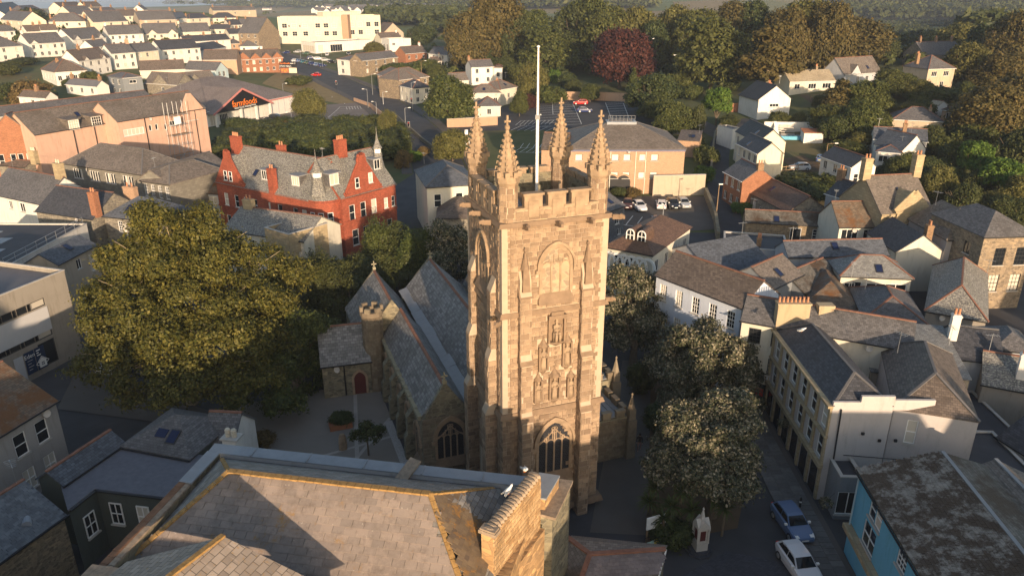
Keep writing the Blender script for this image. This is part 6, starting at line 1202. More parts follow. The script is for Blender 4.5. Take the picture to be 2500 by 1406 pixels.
# houses between the bank and the church
h('house', 'white corner house with big blue-grey slate hips and stuccoed sash windows', (1042, 457), (1168, 449), 8.4, 12, None, 30, 'hip', 'ivory', 'slateblue', [(.2, 6.2, 1.1, 2, 'sash1'), (.62, 6.2, 1.1, 2, 'sash1'), (.2, 2.6, 1.1, 2, 'sash1'), (.62, 2.6, 1.1, 2, 'sash1')], near=True, ridge='ridgegrey')
h('house', 'small plum-slated hipped roof behind the white blossom tree', (1068, 532), (1175, 530), 5.4, 8, None, 32, 'hip', 'rubblegrey', 'slatebrown', near=True, ridge='')
h('house', 'long slate roof with attic skylights in front of the red bank', (545, 560), (742, 588), 7, 8, None, 28, 'gable', 'ivory', 'slateold', [(.35, 5.5, .8, 1.3), (.5, 5.5, .8, 1.3)], near=True, ridge='ridge', chim=[(.1, .5, 1.4, .9, 1.2, 'limestone')])
h('house', 'pale stone classical front with moulded parapet beside the big tree', (706, 590), (800, 562), 7.2, 5, None, 0, 'flat', 'limestone', 'feltgrey', [(.3, 4.5, 1.0, 1.8, 'sash1')], par=.9, near=True)
# ---- pedimented chapel
cp = h('chapel', 'pale stone chapel with classical pediment and arched windows', (2153, 524), (2279, 517), 7.4, 10, None, 40, 'gable', 'limestone', 'slatewarm', None, near=True, chim=[(0, .5, 1.2, 1.0, 2.6, 'limestone'), (1.0, .5, 1.2, 1.0, 2.8, 'limestone')], gutter=False)
L_, D_, H_, rs_ = t_info[cp.name][:4]
xp, wp = L_ * .53, L_ * .56; pd = MB(); pd.prism([(xp - wp / 2, -.5), (xp + wp / 2, -.5), (xp + wp / 2, .1), (xp - wp / 2, .1)], 0, H_ + .2); pdo = pd.build('centre_bay', 'limestone', cp)
tr_ = MB(); tr_.hexa([(xp - wp / 2 - .3, -.62, H_ + .2), (xp + wp / 2 + .3, -.62, H_ + .2), (xp + wp / 2 + .3, .6, H_ + .2), (xp - wp / 2 - .3, .6, H_ + .2), (xp - wp / 2 - .3, -.62, H_ + .45), (xp + wp / 2 + .3, -.62, H_ + .45), (xp + wp / 2 + .3, .6, H_ + .45), (xp - wp / 2 - .3, .6, H_ + .45)])
tr_.hexa([(xp - wp / 2, -.45, H_ + .45), (xp + wp / 2, -.45, H_ + .45), (xp + wp / 2, 2, H_ + .45), (xp - wp / 2, 2, H_ + .45), (xp - .02, -.45, H_ + 2.9), (xp + .02, -.45, H_ + 2.9), (xp + .02, 4, H_ + 2.9), (xp - .02, 4, H_ + 2.9)])
for s in (-1, 1): tr_.beam((xp + s * (wp / 2 + .3), -.3, H_ + .5), (xp, -.3, H_ + 3.1), .7, .25, (0, 1, 0))
tr_.build('pediment', 'limestone', cp)
def round_window(t, x, z0, zs, w, lights, y=-.5):
    f = MB(); arch_ring(f, w, z0, zs, w / 2, .32, y + .02, y - .16); o = f.build('window', 'limestone', t, (x, 0, 0)); MB().face(arch_sheet(w, z0, zs, w / 2, y - .012)).build('pane', 'glass', o); b = MB()
    for i in range(1, lights): b.box(-w / 2 + w * i / lights - .05, y - .08, z0, -w / 2 + w * i / lights + .05, y - .015, zs + w * .35)
    b.box(-w / 2, y - .07, zs - .06, w / 2, y - .016, zs + .04); arch_ring(b, w - .2, z0, zs, w / 2 - .1, .1, y - .02, y - .1); b.build('glazing_bars', 'frame', o)
round_window(cp, xp, H_ - 5.0, H_ - 2.4, wp * .56, 3); round_window(cp, L_ * .92, H_ - 5.2, H_ - 3.4, 1.0, 2, -.0); round_window(cp, L_ * .12, H_ - 5.2, H_ - 3.4, 1.0, 2, -.0)
MB().box(-.1, -.2, H_ - .35, xp - wp / 2, .02, H_ + .05).build('cornice', 'limestone', cp); MB().box(xp + wp / 2, -.2, H_ - .35, L_ + .1, .02, H_ + .05).build('cornice', 'limestone', cp)
# ---- white hotel block on the street, its neighbours
HZ9 = 8.7
hb_ = h('hotel', 'tall warm-grey hotel block with long pilastered street front and black slate roof', (2034, 991), (2182, 992), HZ9, 13.5, None, 36, 'hip', 'lilac', 'slatedark', None, None, [((i + .5) / 6, z, .95, 1.9, 'sash1') for z in (7.3, 4.7) for i in range(6)], z_e=HZ9, near=True, ridge='ridgegrey', gutter=False, over=.01)
hc_ = h('hotel', 'second hotel block with brown hipped slates and one narrow white window', (2183, 995), (2390, 1028), 8.2, 11.5, None, 36, 'hip', 'lilac', 'slatebrown', [(.26, 6.4, .75, 2.0, 'sash1')], z_e=8.4, near=True, ridge='ridgegrey', gutter=False, over=.06)
L_, D_, H_ = t_info[hb_.name][:3]; L9 = t_info[hc_.name][0]
pw = MB(); pw.box(.0, -.03, H_ - .3, L_ * .45, .2, H_ + .35).box(L_ * .45, -.03, H_ - .3, L_ * 1.0, .2, H_ + .85).box(L_, -.03, H_ - .3, L_ + 3.0, .2, H_ + .55); pw.build('parapet', 'lilac', hb_)
MB().path([(.6, -.14, H_ - .2), (.75, -.14, H_ - 7.5)], .06, 6).build('downpipe', 'iron', hb_); MB().path([(L_ + 2.9, -.3, H_ - .3), (L_ + 2.9, -.3, H_ - 5)], .05, 6).build('downpipe', 'iron', hb_); MB().path([(1.4, -.1, H_ - 4.2), (L_ + 2.5, -.2, H_ - 4.6), (L_ + 6, -.6, H_ - 4.6)], .03, 5).build('cable', 'iron', hb_)
for x, z in ((L_ * .55, 2.4), (L_ * .85, 3.0), (L_ * .5, 5.6), (L_ * 1.12, 3.0)): MB().box(x, -.16, H_ - z, x + .2, -.02, H_ - z + .2).build('vent', 'iron', hb_)
for i in range(7): MB().box(-.16, D_ * i / 6 * .985, .0, .02, D_ * i / 6 * .985 + .3, H_ - .1).build('pilaster', 'limestone', hb_)
MB().box(-.35, -.1, H_ - 5.45, .0, D_, H_ - 5.1).build('fascia', 'limestone', hb_); MB().box(-.3, -.1, H_ - 2.75, .0, D_, H_ - 2.6).build('string_course', 'limestone', hb_); MB().box(-.4, -.1, H_ - .18, .0, D_ + .1, H_ + .02).build('cornice', 'limestone', hb_)
for i in range(6): MB().box(-.05, D_ * (i + .3) / 6, .3, -.02, D_ * (i + .85) / 6, H_ - 5.6).build('shop_window', 'darkglass', hb_)
tz_ = H_ + 1.0
stk = MB().box(-1.45, -.42, -1.5, 1.45, .42, 1.45).box(-1.52, -.5, 1.45, 1.52, .5, 1.6); so_ = stk.build('chimney', 'tan', hb_, (L_ * .30, D_ + .3, tz_)); so_.data.materials[0] = mm('stackrender', m_render('stack_render', (.40, .31, .20), .8))
for i in range(8): MB().lathe([(.12, 1.6), (.09, 2.0), (.13, 2.1)], -1.26 + i * .36, 0, 6).build('pot', 'clay', so_)
MB().box(-.65, -.4, -1.5, .65, .4, 1.5).box(-.72, -.47, 1.5, .72, .47, 1.8).build('chimney', 'stackrender', hb_, (L_ * .95, D_ + .3, tz_ - .4))
h('house', 'wide grey slate lean-to roof behind the hotel', (2128, 905), (2368, 925), 6.2, 8, None, 18, 'mono', 'buff', 'slatepale', near=True, ridge='')
h('house', 'dark slate valley roof with a thin white rooflight', (2330, 872), (2450, 885), 6, None, 800, 30, 'gable', 'palegrey', 'slatedark', near=True, ridge='ridgegrey', chim=[(.0, .3, .7, .7, 2.4, 'white')])
h('house', 'lichen-speckled slate roof at the eastern edge', (2400, 935), (2540, 960), 5, None, 868, 32, 'gable', 'concrete', 'slateold', near=True, chim=[(.65, .2, .7, .7, 2.2, 'white')])
h('house', 'blue-grey hip of the corner roof at the eastern edge', (2430, 850), (2530, 860), 6, None, 790, 34, 'hip', 'palegrey', 'slate', near=True, ridge='')
h('house', 'dark slate gable below the white hotel at the eastern edge', (2440, 1065), (2545, 1130), 4, 8, None, 34, 'gable', 'palegrey', 'slatedark', near=True)
h('extension', 'flat dark-felted extension with white fascia', (2362, 1160), (2530, 1165), 3.6, 6, None, 0, 'flat', 'palegrey', 'felt', par=.12, near=True)
h('extension', 'low felt roof yard extension behind the hotel', (2392, 1075), (2500, 1078), 3.2, 8, None, 0, 'flat', 'palegrey', 'felt', par=.1, near=True)
bl = h('shop_house', 'bright blue shop house with mossy tiled roof and tall white windows', (2100, 1147), (2335, 1537), 6.9, 10.2, None, 17, 'gable', 'blue', 'slatemoss', [(.205, 5.85, .95, 1.5, 'sash1'), (.275, 5.85, .95, 1.5, 'sash1'), (.22, 3.75, 1.9, 1.8, 'cross'), (.54, 5.85, 1.2, 1.5, 'sash3'), (.75, 5.85, 1.2, 1.5, 'sash3')], near=True, ridge='lead', fm='frame')
L_, D_, H_, rs_ = t_info[bl.name][:4]; bpy.context.view_layer.update(); rfo = [o for o in bpy.data.objects if o.parent == bl and o.name.startswith('roof')][0]; k_ = rs_ / (D_ / 2); sl_ = math.hypot(D_ / 2 + .2, rs_ + .14)
lay_slates(rfo, (-.1, -.22, H_ - k_ * .22 + .08), (1, 0, 0), Vector((0, 1, k_)), [(0, 0), (L_ + .2, 0), (L_ + .2, sl_), (0, sl_)], .28, .22, 'bluetile', 290, .02)
MB().path([(.4, -.16, H_ - .3), (.4, -.16, 2.5)], .06, 6).build('downpipe', 'paleblue', bl); MB().box(.2, -.55, 2.6, L_ * 1.0, -.0, 2.95).build('fascia', 'limestone', bl)
wb = MB(); wb.hexa([(L_ * .62, -1.0, 0), (L_ * 1.1, -1.0, 0), (L_ * 1.1, -.6, 0), (L_ * .62, -.6, 0), (L_ * .62, -1.0, 3.4), (L_ * 1.1, -1.0, 3.4), (L_ * 1.1, -.6, 3.4), (L_ * .62, -.6, 3.4)]); wb.build('side_wall', 'gravestone', bl)
h('house', 'mossy rust-brown roof rising behind the blue shop house', (2400, 1290), (2560, 1390), 7.0, 7, None, 30, 'hip', 'buff', 'slaterust', near=True, ridge='copestone')
h('house', 'pale brown slate slope between the blue house and the extension', (2330, 1160), (2420, 1265), 6.6, 5, None, 26, 'gable', 'buff', 'slatewarm', near=True, ridge='lead')
h('shop', 'low slate-blue shop front with white striped sign beside the blue house', (2052, 1170), (2108, 1172), 3.6, 6, None, 0, 'flat', 'grey', 'felt', [(.5, 1.5, 1.6, 2, 'case')], par=.2, near=True)
# walls that hold up the small car park
def wall_run(name, label, pts, hgt, th, mat, cat='wall', cope=None, px=True):
    q = [hit(*p) if px else Vector(p) for p in pts]; o = q[0].copy(); t = thing(name, label, cat, o); mb = MB(); cm = MB()
    for a, b in zip(q, q[1:]):
        d = (b - a); d.z = 0; d.normalize(); n = Vector((-d.y, d.x, 0)) * th / 2; a_, b_ = a - o, b - o; up = Vector((0, 0, hgt)); dn = Vector((0, 0, -.4))
        mb.hexa([a_ - n + dn, b_ - n + dn, b_ + n + dn, a_ + n + dn, a_ - n + up, b_ - n + up, b_ + n + up, a_ + n + up])
        if cope: n2 = n * 1.25; u2 = up + Vector((0, 0, .1)); cm.hexa([a_ - n2 + up, b_ - n2 + up, b_ + n2 + up, a_ + n2 + up, a_ - n2 + u2, b_ - n2 + u2, b_ + n2 + u2, a_ + n2 + u2])
    mb.build('wall_run', mat, t)
    if cope: cm.build('coping', cope, t)
    return t
wall_run('retaining_wall', 'high brown rendered retaining wall behind the white parked cars', [(1592, 479), (1718, 476)], 3.7, .5, 'buff', cope='sill'); wall_run('retaining_wall', 'rubble wall following the narrow lane past the car park', [(1722, 480), (1745, 540), (1752, 590)], 1.6, .5, 'gravestone'); wall_run('garden_wall', 'lane-side rubble wall below the shrubby bank', [(1735, 430), (1738, 380), (1745, 335), (1768, 300)], 1.3, .4, 'gravestone')
wall_run('retaining_wall', 'tan block wall with timber fence along the upper car park', [(1290, 243), (1450, 246), (1560, 250)], 2.4, .3, 'tan', cope='wood'); wall_run('garden_wall', 'pale block wall beside the lower end of the car park', [(1092, 312), (1215, 306)], 2.2, .3, 'tan', cope='sill'); wall_run('garden_wall', 'reddish stone wall along the drive of the white gabled house', [(1785, 274), (1852, 272)], 2.2, .35, 'brick'); wall_run('garden_wall', 'low grey wall curving with the main road footpath', [(1075, 380), (1030, 345), (985, 305), (965, 285)], 1.0, .4, 'gravestone')
wall_run('garden_wall', 'sandy roadside wall between the car park and the main road', [(865, 248), (905, 262), (940, 290)], 1.2, .4, 'tan')
wt = thing('warehouse', 'unseen warehouse-shaped block added for shade behind the viewpoint to the west', 'warehouse', (-80, -4, -.2), 0); q = MB().box(0, 0, 0, 46, 11, 18)  # unseen block added to throw shade over the western side of town
for x_ in (0, 46): q.face([(x_, 0, 18), (x_, 11, 18), (x_, 5.5, 22)])
q.build('wall', 'rubblegrey', wt); MB().slab([(-.2, -.2, 17.9), (46.2, -.2, 17.9), (46.2, 5.5, 22.05), (-.2, 5.5, 22.05)], .12).slab([(46.2, 11.2, 17.9), (-.2, 11.2, 17.9), (-.2, 5.502, 22.05), (46.2, 5.502, 22.05)], .12).build('roof', 'slate', wt)
# ---- streets outside the picture, whose houses shade the church yard
for i, (x, y, L, D, he, a) in enumerate([(-42, 12, 16, 9, 12.0, 4), (-64, 22, 14, 9, 11, 20), (7, 9, 15, 10, 9.4, -4), (24, 7, 15, 10, 11.6, -2), (41, 9, 15, 10, 11.4, 4), (58, 14, 16, 10, 10.5, 8), (-25, 9, 16, 9, 12.0, -2), (76, 26, 14, 10, 10, 20)]):
    t = thing('house', ['stone-faced', 'white rendered'][i % 2] + ' slated terrace house behind the viewpoint, ' + ['by the western lane end', 'at the far western corner', 'behind the stone lodge', 'at the middle of the row', 'facing the street corner', 'opposite the blue shop house', 'behind the big roof', 'at the eastern corner'][i] + '', 'house', (x, y, -.2), R(a), 'terrace houses behind the viewpoint')
    mb = MB().box(0, 0, 0, L, D, he); 
    for xx in (0, L): mb.face([(xx, 0, he), (xx, D, he), (xx, D / 2, he + 3.2)])
    mb.build('wall', ['rubblegrey', 'white'][i % 2], t); MB().slab([(-.1, -.2, he - .05), (L + .1, -.2, he - .05), (L + .1, D / 2, he + 3.25), (-.1, D / 2, he + 3.25)], .12).slab([(L + .1, D + .2, he - .05), (-.1, D + .2, he - .05), (-.1, D / 2 + .002, he + 3.25), (L + .1, D / 2 + .002, he + 3.25)], .12).build('roof', 'slate', t)
    chimney(t, L * .15, D / 2, he + 2.9, 1.4, .8, 1.9, 'brickstack', 3)
# ------------------------------------------------------------------ supermarket, signs, scaffold, cars, lamps, people, birds
def text_part(parent, body, size, pos, rot, mat, ext=.012, name='lettering', align='CENTER'):
    cu = bpy.data.curves.new(name, 'FONT'); cu.body = body; cu.size = size; cu.extrude = ext; cu.align_x = align; cu.align_y = 'CENTER'; cu.resolution_u = 2
    o = bpy.data.objects.new('tmp', cu); COL.objects.link(o); dg = bpy.context.evaluated_depsgraph_get(); me = bpy.data.meshes.new_from_object(o.evaluated_get(dg)); bpy.data.objects.remove(o)
    me.materials.clear(); me.materials.append(M[mat]); return link(name, me, parent, pos, rot)
text_part(bk2, 'NatWest', .8, (L2 * .5, -.2, t_info[bk2.name][2] - 8.3), (R(90), 0, 0), 'signwhite')
ff = h('supermarket', 'supermarket with vast hipped roof and black gabled sign front', (505, 273), (720, 231), 4.4, 30, None, 20, 'hip', 'white', mm('ffroof', m_slate('big_roof_tile', (.20, .165, .15), (.33, .34), .15, None, None, .3)), [(.05, 1.6, 2.2, 2.4, 'case'), (.16, 1.7, 3.2, 2.6, 'long')], None, None, ridge='', rise=6.5)
L_, D_, H_, rs_ = t_info[ff.name][:4]; w_ = L_ * .62; hg = 5.2
g = MB(); n = 0; o3 = [(0, -2.2, H_ - .6), (w_, -2.2, H_ - .6), (w_ / 2, -2.2, H_ + hg - .6)]
g.face(o3); g.face([(x, -2.0, z) for x, y, z in reversed(o3)]); g.face([o3[1], o3[0], (0, -2.0, H_ - .6), (w_, -2.0, H_ - .6)]); gs = g.build('sign_gable', 'black', ff)
r_ = MB(); r_.slab([(-.5, -2.5, H_ - .7), (w_ / 2, -2.5, H_ + hg - .45), (w_ / 2, 14, H_ + hg - .45), (-.5, 2, H_ - .7)][::-1], .15).slab([(w_ + .5, -2.5, H_ - .7), (w_ + .5, 2, H_ - .7), (w_ / 2 + .002, 14, H_ + hg - .45), (w_ / 2 + .002, -2.5, H_ + hg - .45)], .15); r_.build('gable_roof', 'ffroof', gs)
for s, x0 in ((1, -.5), (-1, w_ + .5)): MB().beam((x0, -2.55, H_ - .75), (w_ / 2, -2.55, H_ + hg - .5), .12, .5, (0, -1, 0) if False else (0, 0, 1)).build('barge_board', mm('pinkboard', m_plain('faded_red_board', (.50, .20, .18), .6, 0, .2)), gs)
MB().box(w_ + .2, -.35, H_ - .5, L_ + .3, -.2, H_ - .1).build('fascia', 'pinkboard', ff)
text_part(ff, 'farmfoods', 2.5, (w_ * .53, -2.24, H_ + .95), (R(90), 0, 0), 'orange', .03); text_part(ff, 'Great Food, Amazing Prices', .78, (w_ * .53, -2.24, H_ - .15), (R(90), 0, 0), 'signwhite')
for x in (.8, w_ * .45, w_ * .72, w_ - .5): MB().box(x, -2.15, -.2, x + .6, -1.6, H_ - .6).build('pillar', 'white', ff)
for i in range(1, 5): x = w_ + (L_ - w_) * i / 5; MB().box(x, -.06, 0, x + .25, .0, H_ - .4).build('pilaster', 'palegrey', ff)
# pink hall dormers, pipes, scaffold
for fx in (.46, .74):
    L_, D_, H_, rs_ = t_info[PH.name][:4]; x = L_ * fx; z = H_ - .3
    b = MB().box(x - 1.2, -.1, z, x + 1.2, 3.2, z + 1.9).build('dormer', 'slatewarm', PH); MB().hexa([(x - 1.45, -.4, z + 1.85), (x + 1.45, -.4, z + 1.85), (x + 1.45, 3.6, z + 2.2), (x - 1.45, 3.6, z + 2.2), (x - 1.45, -.4, z + 2.0), (x + 1.45, -.4, z + 2.0), (x + 1.45, 3.6, z + 2.35), (x - 1.45, 3.6, z + 2.35)]).build('dormer_roof', 'slatewarm', b); add_window(PH, (x, -.24, z + .95), 0, 2.0, 1.7, 'grid')
for t, fr in ((PH, .44), (PH, .7), (PH, .995), (P2, .28), (P2, .86)):
    L_, D_, H_ = t_info[t.name][:3]; MB().path([(L_ * fr, -.12, H_ - .2), (L_ * fr, -.12, 1)], .09, 5).build('downpipe', 'iron', t)
L_, D_, H_, rs_ = t_info[P2.name][:4]; xg = L_ * .70
gg = MB(); gg.prism([(xg, -.12), (xg + 5.5, -.12), (xg + 5.5, .5), (xg, .5)], H_ - 2, H_ + .1); gg.hexa([(xg, -.12, H_ + .1), (xg + 5.5, -.12, H_ + .1), (xg + 5.5, .5, H_ + .1), (xg, .5, H_ + .1), (xg + 2.2, -.12, H_ + 3.4), (xg + 2.9, -.12, H_ + 3.4), (xg + 2.9, .5, H_ + 3.4), (xg + 2.2, .5, H_ + 3.4)]); gg.build('gablet', 'pink', P2)
sc = thing('scaffold', 'galvanised scaffold tower standing against the salmon-pink hall', 'scaffold', tuple(P2.matrix_basis @ Vector((L_ * .48, -2.0, .2))), t_info[P2.name][4])
for x in (0, 2.2, 4.4):
    for y in (0, 1.3): MB().tube((x, y, 0), (x, y, H_ + 2.2), .05, .05, 5).build('standard', 'steel', sc)
for k in range(6):
    z = 2 + k * 2; 
    for y in (0, 1.3): MB().tube((-.3, y, z), (4.7, y, z), .045, .045, 5).build('ledger', 'steel', sc)
    if k % 2: MB().box(-.1, .1, z + .05, 4.5, 1.2, z + .1).build('platform_board', 'wood', sc)
MB().tube((0, 0, 2), (4.4, 0, 6), .04, .04, 5).build('brace', 'steel', sc); MB().tube((4.4, 0, 8), (0, 0, 12), .04, .04, 5).build('brace', 'steel', sc); MB().box(1.0, -.12, H_ - 2.2, 2.6, -.06, H_ - .7).build('notice_board', 'signwhite', sc)
# railings on flat roofs
L_, D_, H_ = t_info[FR.name][:3]; rl = thing('guard_rail', 'grey tubular guard rail along the black flat roof edge', 'rail', FR.location, t_info[FR.name][4])
for i in range(9): MB().tube((L_ * i / 8, .5, H_), (L_ * i / 8, .5, H_ + 1.1), .03, .03, 5).build('post', 'steel', rl)
for z in (.55, 1.08): MB().tube((0, .5, H_ + z), (L_, .5, H_ + z), .028, .028, 5).build('rail', 'steel', rl)
for x, y, w, d in ((.25, .35, 2.2, 1.6), (.5, .5, 2.4, 1.6), (.7, .75, 2, 1.4), (.15, .7, 2, 1.2)): MB().box(L_ * x, D_ * y, H_, L_ * x + w, D_ * y + d, H_ + .08).build('skylight', 'leadroof', FR)
L_, D_, H_, rs_ = t_info[of.name][:4]; ork = thing('guard_rail', 'grey guard rail round the flat top of the pink-tan office', 'rail', of.location, t_info[of.name][4])
zt2 = H_ + rs_; x0, x1, y = D_ * .5 - .5, L_ - D_ * .5 + .5, D_ / 2 - 1.2
MB().box(x0 - .3, y - .2, zt2 - .9, x1 + .3, D_ / 2 + 1.4, zt2 - .1).build('roof_plant_deck', 'leadroof', of)
for i in range(8): MB().tube((x0 + (x1 - x0) * i / 7, y, zt2 - .3), (x0 + (x1 - x0) * i / 7, y, zt2 + 1.0), .03, .03, 5).build('post', 'steel', ork)
for z in (.5, 1.0): MB().tube((x0, y, zt2 + z), (x1, y, zt2 + z), .03, .03, 5).build('rail', 'steel', ork)
for fx in (.245, .37, .585, .67): MB().path([(L_ * fx, -.1, H_ - .2), (L_ * fx, -.1, .3)], .08, 5).build('downpipe', 'pale', of)
MB().box(-.05, -.3, H_ - .5, L_ + .05, -.22, H_ - .05).build('fascia', mm('slatefascia', m_plain('blue_grey_fascia', (.13, .13, .19), .6)), of)
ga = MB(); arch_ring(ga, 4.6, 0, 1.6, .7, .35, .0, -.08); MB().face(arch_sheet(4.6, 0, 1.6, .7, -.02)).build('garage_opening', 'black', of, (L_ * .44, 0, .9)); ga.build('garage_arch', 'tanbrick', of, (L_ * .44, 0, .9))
# the two arched dormers of the brown-roofed house
AH = [o for o in bpy.data.objects if o.get('category') and 'arcaded' in o.get('label', '')][0]; L_, D_, H_, rs_ = t_info[AH.name][:4]
for fx in (.44, .68):
    x = L_ * fx; z = H_ + .9; d = MB(); n = 0
    a = [(-.58, 0)] + arch_pts(1.16, .85, .58, 5) + [(.58, 0)]; k = len(a); d.v = [(x + p, 1.2, z + q) for p, q in a] + [(x + p, 3.6, z + q) for p, q in a]
    for i in range(k - 1): d.f.append((i + 1, i, k + i, k + i + 1)); d.m.append(0)
    d.f.append(tuple(range(k))[::-1]); d.m.append(0); do = d.build('dormer', 'tilebrown', AH); fr_ = MB(); arch_ring(fr_, .86, .1, .85, .42, .1, 1.2, 1.08); fr_.box(-.43, 1.1, .6, .43, 1.19, .68).box(-.03, 1.1, .1, .03, 1.19, 1.2); w = fr_.build('window', 'frame', AH, (x, 0, z)); MB().face(arch_sheet(.86, .1, .85, .42, 1.18)).build('pane', 'glass', w)
for i in range(6): q = MB(); arch_ring(q, 1.5, 0, 3.0, .8, .25, -.02, -.2); q.build('arch_moulding', 'frame', AH, (L_ * (i + .5) / 6, 0, H_ - 4.6))
# concrete block: white spandrels, posters
L_, D_, H_ = t_info[ED.name][:3]
MB().box(L_ * .07, -.06, H_ - 4.9, L_ * .72, -.005, H_ - 2.35).build('spandrel_panel', mm('offwhite', m_plain('off_white_panel', (.50, .50, .51), .6, 0, .08)), ED)
for i, (fx, ww_) in enumerate(((.36, .105), (.475, .105))):
    x = L_ * fx; po = MB().box(x, -.08, .9, x + L_ * ww_, -.02, 3.3).build('window_poster', 'navy', ED); x2 = x + L_ * ww_ / 2
    if i == 0:
        text_part(ED, 'Eden', .62, (x2, -.095, 2.8), (R(90), 0, 0), 'signwhite', .003)
        for k in range(4): MB().box(x + .2, -.088, 2.3 - k * .32, x + L_ * ww_ - .3 - .2 * (k % 2), -.083, 2.36 - k * .32).build('print_line', 'palegrey', po)
    else:
        for k in range(3): MB().box(x + .15, -.088, 2.95 - k * .26, x + L_ * ww_ - .5 - .2 * (k % 2), -.083, 3.06 - k * .26).build('print_line', 'signwhite', po)
        d = MB(); c = (x2 + .05, -.086, 1.55); dm = [(1.0, 0), (0, .9), (-1.0, 0), (0, -.6)]
        for (a, b), (e, f) in zip(dm, dm[1:] + dm[:1]): d.beam((c[0] + a * .75, c[1], c[2] + b * .75), (c[0] + e * .75, c[1], c[2] + f * .75), .012, .06, (0, 0, 1))
        d.face([(c[0] - .42, -.087, c[2] - .5), (c[0] + .42, -.087, c[2] - .5), (c[0] + .42, -.087, c[2] + .12), (c[0] + .55, -.087, c[2] + .12), (c[0], -.087, c[2] + .58), (c[0] - .55, -.087, c[2] + .12), (c[0] - .42, -.087, c[2] + .12)]); d.build('house_emblem', 'signwhite', po)
        for a in (-.13, .05):
            for b in (-.2, 0): MB().box(c[0] + a, -.092, c[2] + b - .08, c[0] + a + .12, -.088, c[2] + b + .06).build('emblem_pane', 'navy', po)
MB().box(L_ * .25, -.07, .2, L_ * .345, -.02, 3.2).build('white_door_panel', 'offwhite', ED)
# shop windows
SH = [o for o in bpy.data.objects if o.get('category') and 'black-framed' in o.get('label', '')][0]; L_, D_, H_ = t_info[SH.name][:3]
MB().box(.1, -.25, H_ - 5.7, L_ * .3, -.02, H_ - 5.1).build('fascia', 'offwhite', SH); MB().box(.1, -.35, H_ - 5.12, L_ * .3, -.02, H_ - 4.98).build('cornice', 'sill', SH)
for x, w, c in ((L_ * .055, .9, 'yellow'), (L_ * .12, 1.0, 'red')): MB().box(x, -.04, H_ - 7.4, x + w, -.015, H_ - 6.6).build('window_display', c, SH)
# billboard, OUT sign, church notice, banner, town sign
def board(name, label, cat, px, py, w, z0, z1, rz, mat, legs=True, dz=0):
    p = hit(px, py); t = thing(name, label, cat, p, R(rz)); MB().box(-w / 2, -.05, z0, w / 2, .05, z1).build('panel', mat, t)
    if legs:
        for s in (-1, 1): MB().box(s * (w / 2 - .15) - .05, .06, -.2, s * (w / 2 - .15) + .05, .14, z1 - .1).build('post', 'wood', t)
    return t
b = board('billboard', 'black roadside billboard with orange lettering and food pictures', 'billboard', 706, 186, 7, 1.0, 5.4, -6, 'black')
text_part(b, 'farmfoods', 1.0, (-1.2, -.07, 4.75), (R(90), 0, 0), 'orange'); text_part(b, 'STEAK MEALS', .78, (-1.1, -.07, 3.7), (R(90), 0, 0), 'signwhite'); text_part(b, 'P', .8, (2.9, -.07, 4.75), (R(90), 0, 0), 'signwhite')
MB().box(1.2, -.08, 4.68, 2.3, -.055, 4.84).build('arrow_shaft', 'signwhite', b); MB().prism([(1.0, -.08), (1.35, -.08), (1.35, -.055), (1.0, -.055)], 4.62, 4.9).build('arrow_head', 'signwhite', b)
MB().box(.2, -.07, 1.1, 3.4, -.052, 3.1).build('picture_panel', 'claypale', b); MB().box(-3.3, -.07, 1.1, .1, -.052, 3.1).build('picture_panel', 'rust', b)
for x, z in ((-2.5, 2.2), (-1.5, 1.8), (-.8, 2.3)): MB().lathe([(.0, -.01), (.35, -.01), (.35, .0), (.0, .0)], 0, 0, 8).build('picture_spot', 'orange', b, (x, -.075, z)).rotation_euler = (R(90), 0, 0)
b = board('sign', 'white OUT sign with blue letters at the car park exit', 'sign', 1139, 357, 1.5, .2, 1.15, 10, 'signwhite', False); text_part(b, 'OUT', .55, (0, -.06, .72), (R(90), 0, 0), 'navy'); MB().box(-.5, -.065, .3, .5, -.052, .38).build('arrow_bar', 'navy', b)
b = board('sign', 'tall white pay sign on a post beside the round bush', 'sign', 1139, 347, .75, 1.8, 2.9, 6, 'signwhite'); b = board('sign', 'small white parking notice by the upper car park hedge', 'sign', 1300, 256, .8, 1.0, 2.0, 4, 'signwhite')
b = board('notice_board', 'white church notice board on two posts beside the palms', 'sign', 1597, 1328, 1.55, 1.5, 2.5, 22, 'signwhite')
for k in range(2): MB().box(-.45, -.062, 2.0 - k * .13, .5, -.052, 2.06 - k * .13).build('print_line', 'iron', b)
bn = thing('banner', 'creased yellow and pale green banner tied to the iron railings', 'banner', hit(1600, 1342), R(24)); q = MB()
for i, m in enumerate((0, 0, 1, 1, 2)): q.face([(-.85 + i * .34, -.03 * (i % 2), .45 + .05 * i), (-.51 + i * .34, -.03 * ((i + 1) % 2), .50 + .05 * i), (-.51 + i * .34, -.03 * ((i + 1) % 2), .95 + .04 * i), (-.85 + i * .34, -.03 * (i % 2), .92 + .04 * i)], m)
q.build('sheet', [mm('mint', m_plain('mint_banner', (.42, .60, .55), .7)), mm('banneryellow', m_plain('yellow_banner', (.62, .48, .10), .7)), mm('bannerlilac', m_plain('lilac_banner', (.38, .34, .55), .7))], bn)
rg = thing('railings', 'black iron spearhead railings behind the colourful banner', 'railings', hit(1575, 1345), R(24))
for i in range(16): MB().tube((i * .14, .1, 0), (i * .14, .1, 1.25), .014, .006, 4).build('bar', 'iron', rg)
for z in (.25, 1.05): MB().box(-.05, .085, z, 2.2, .115, z + .03).build('rail', 'iron', rg)
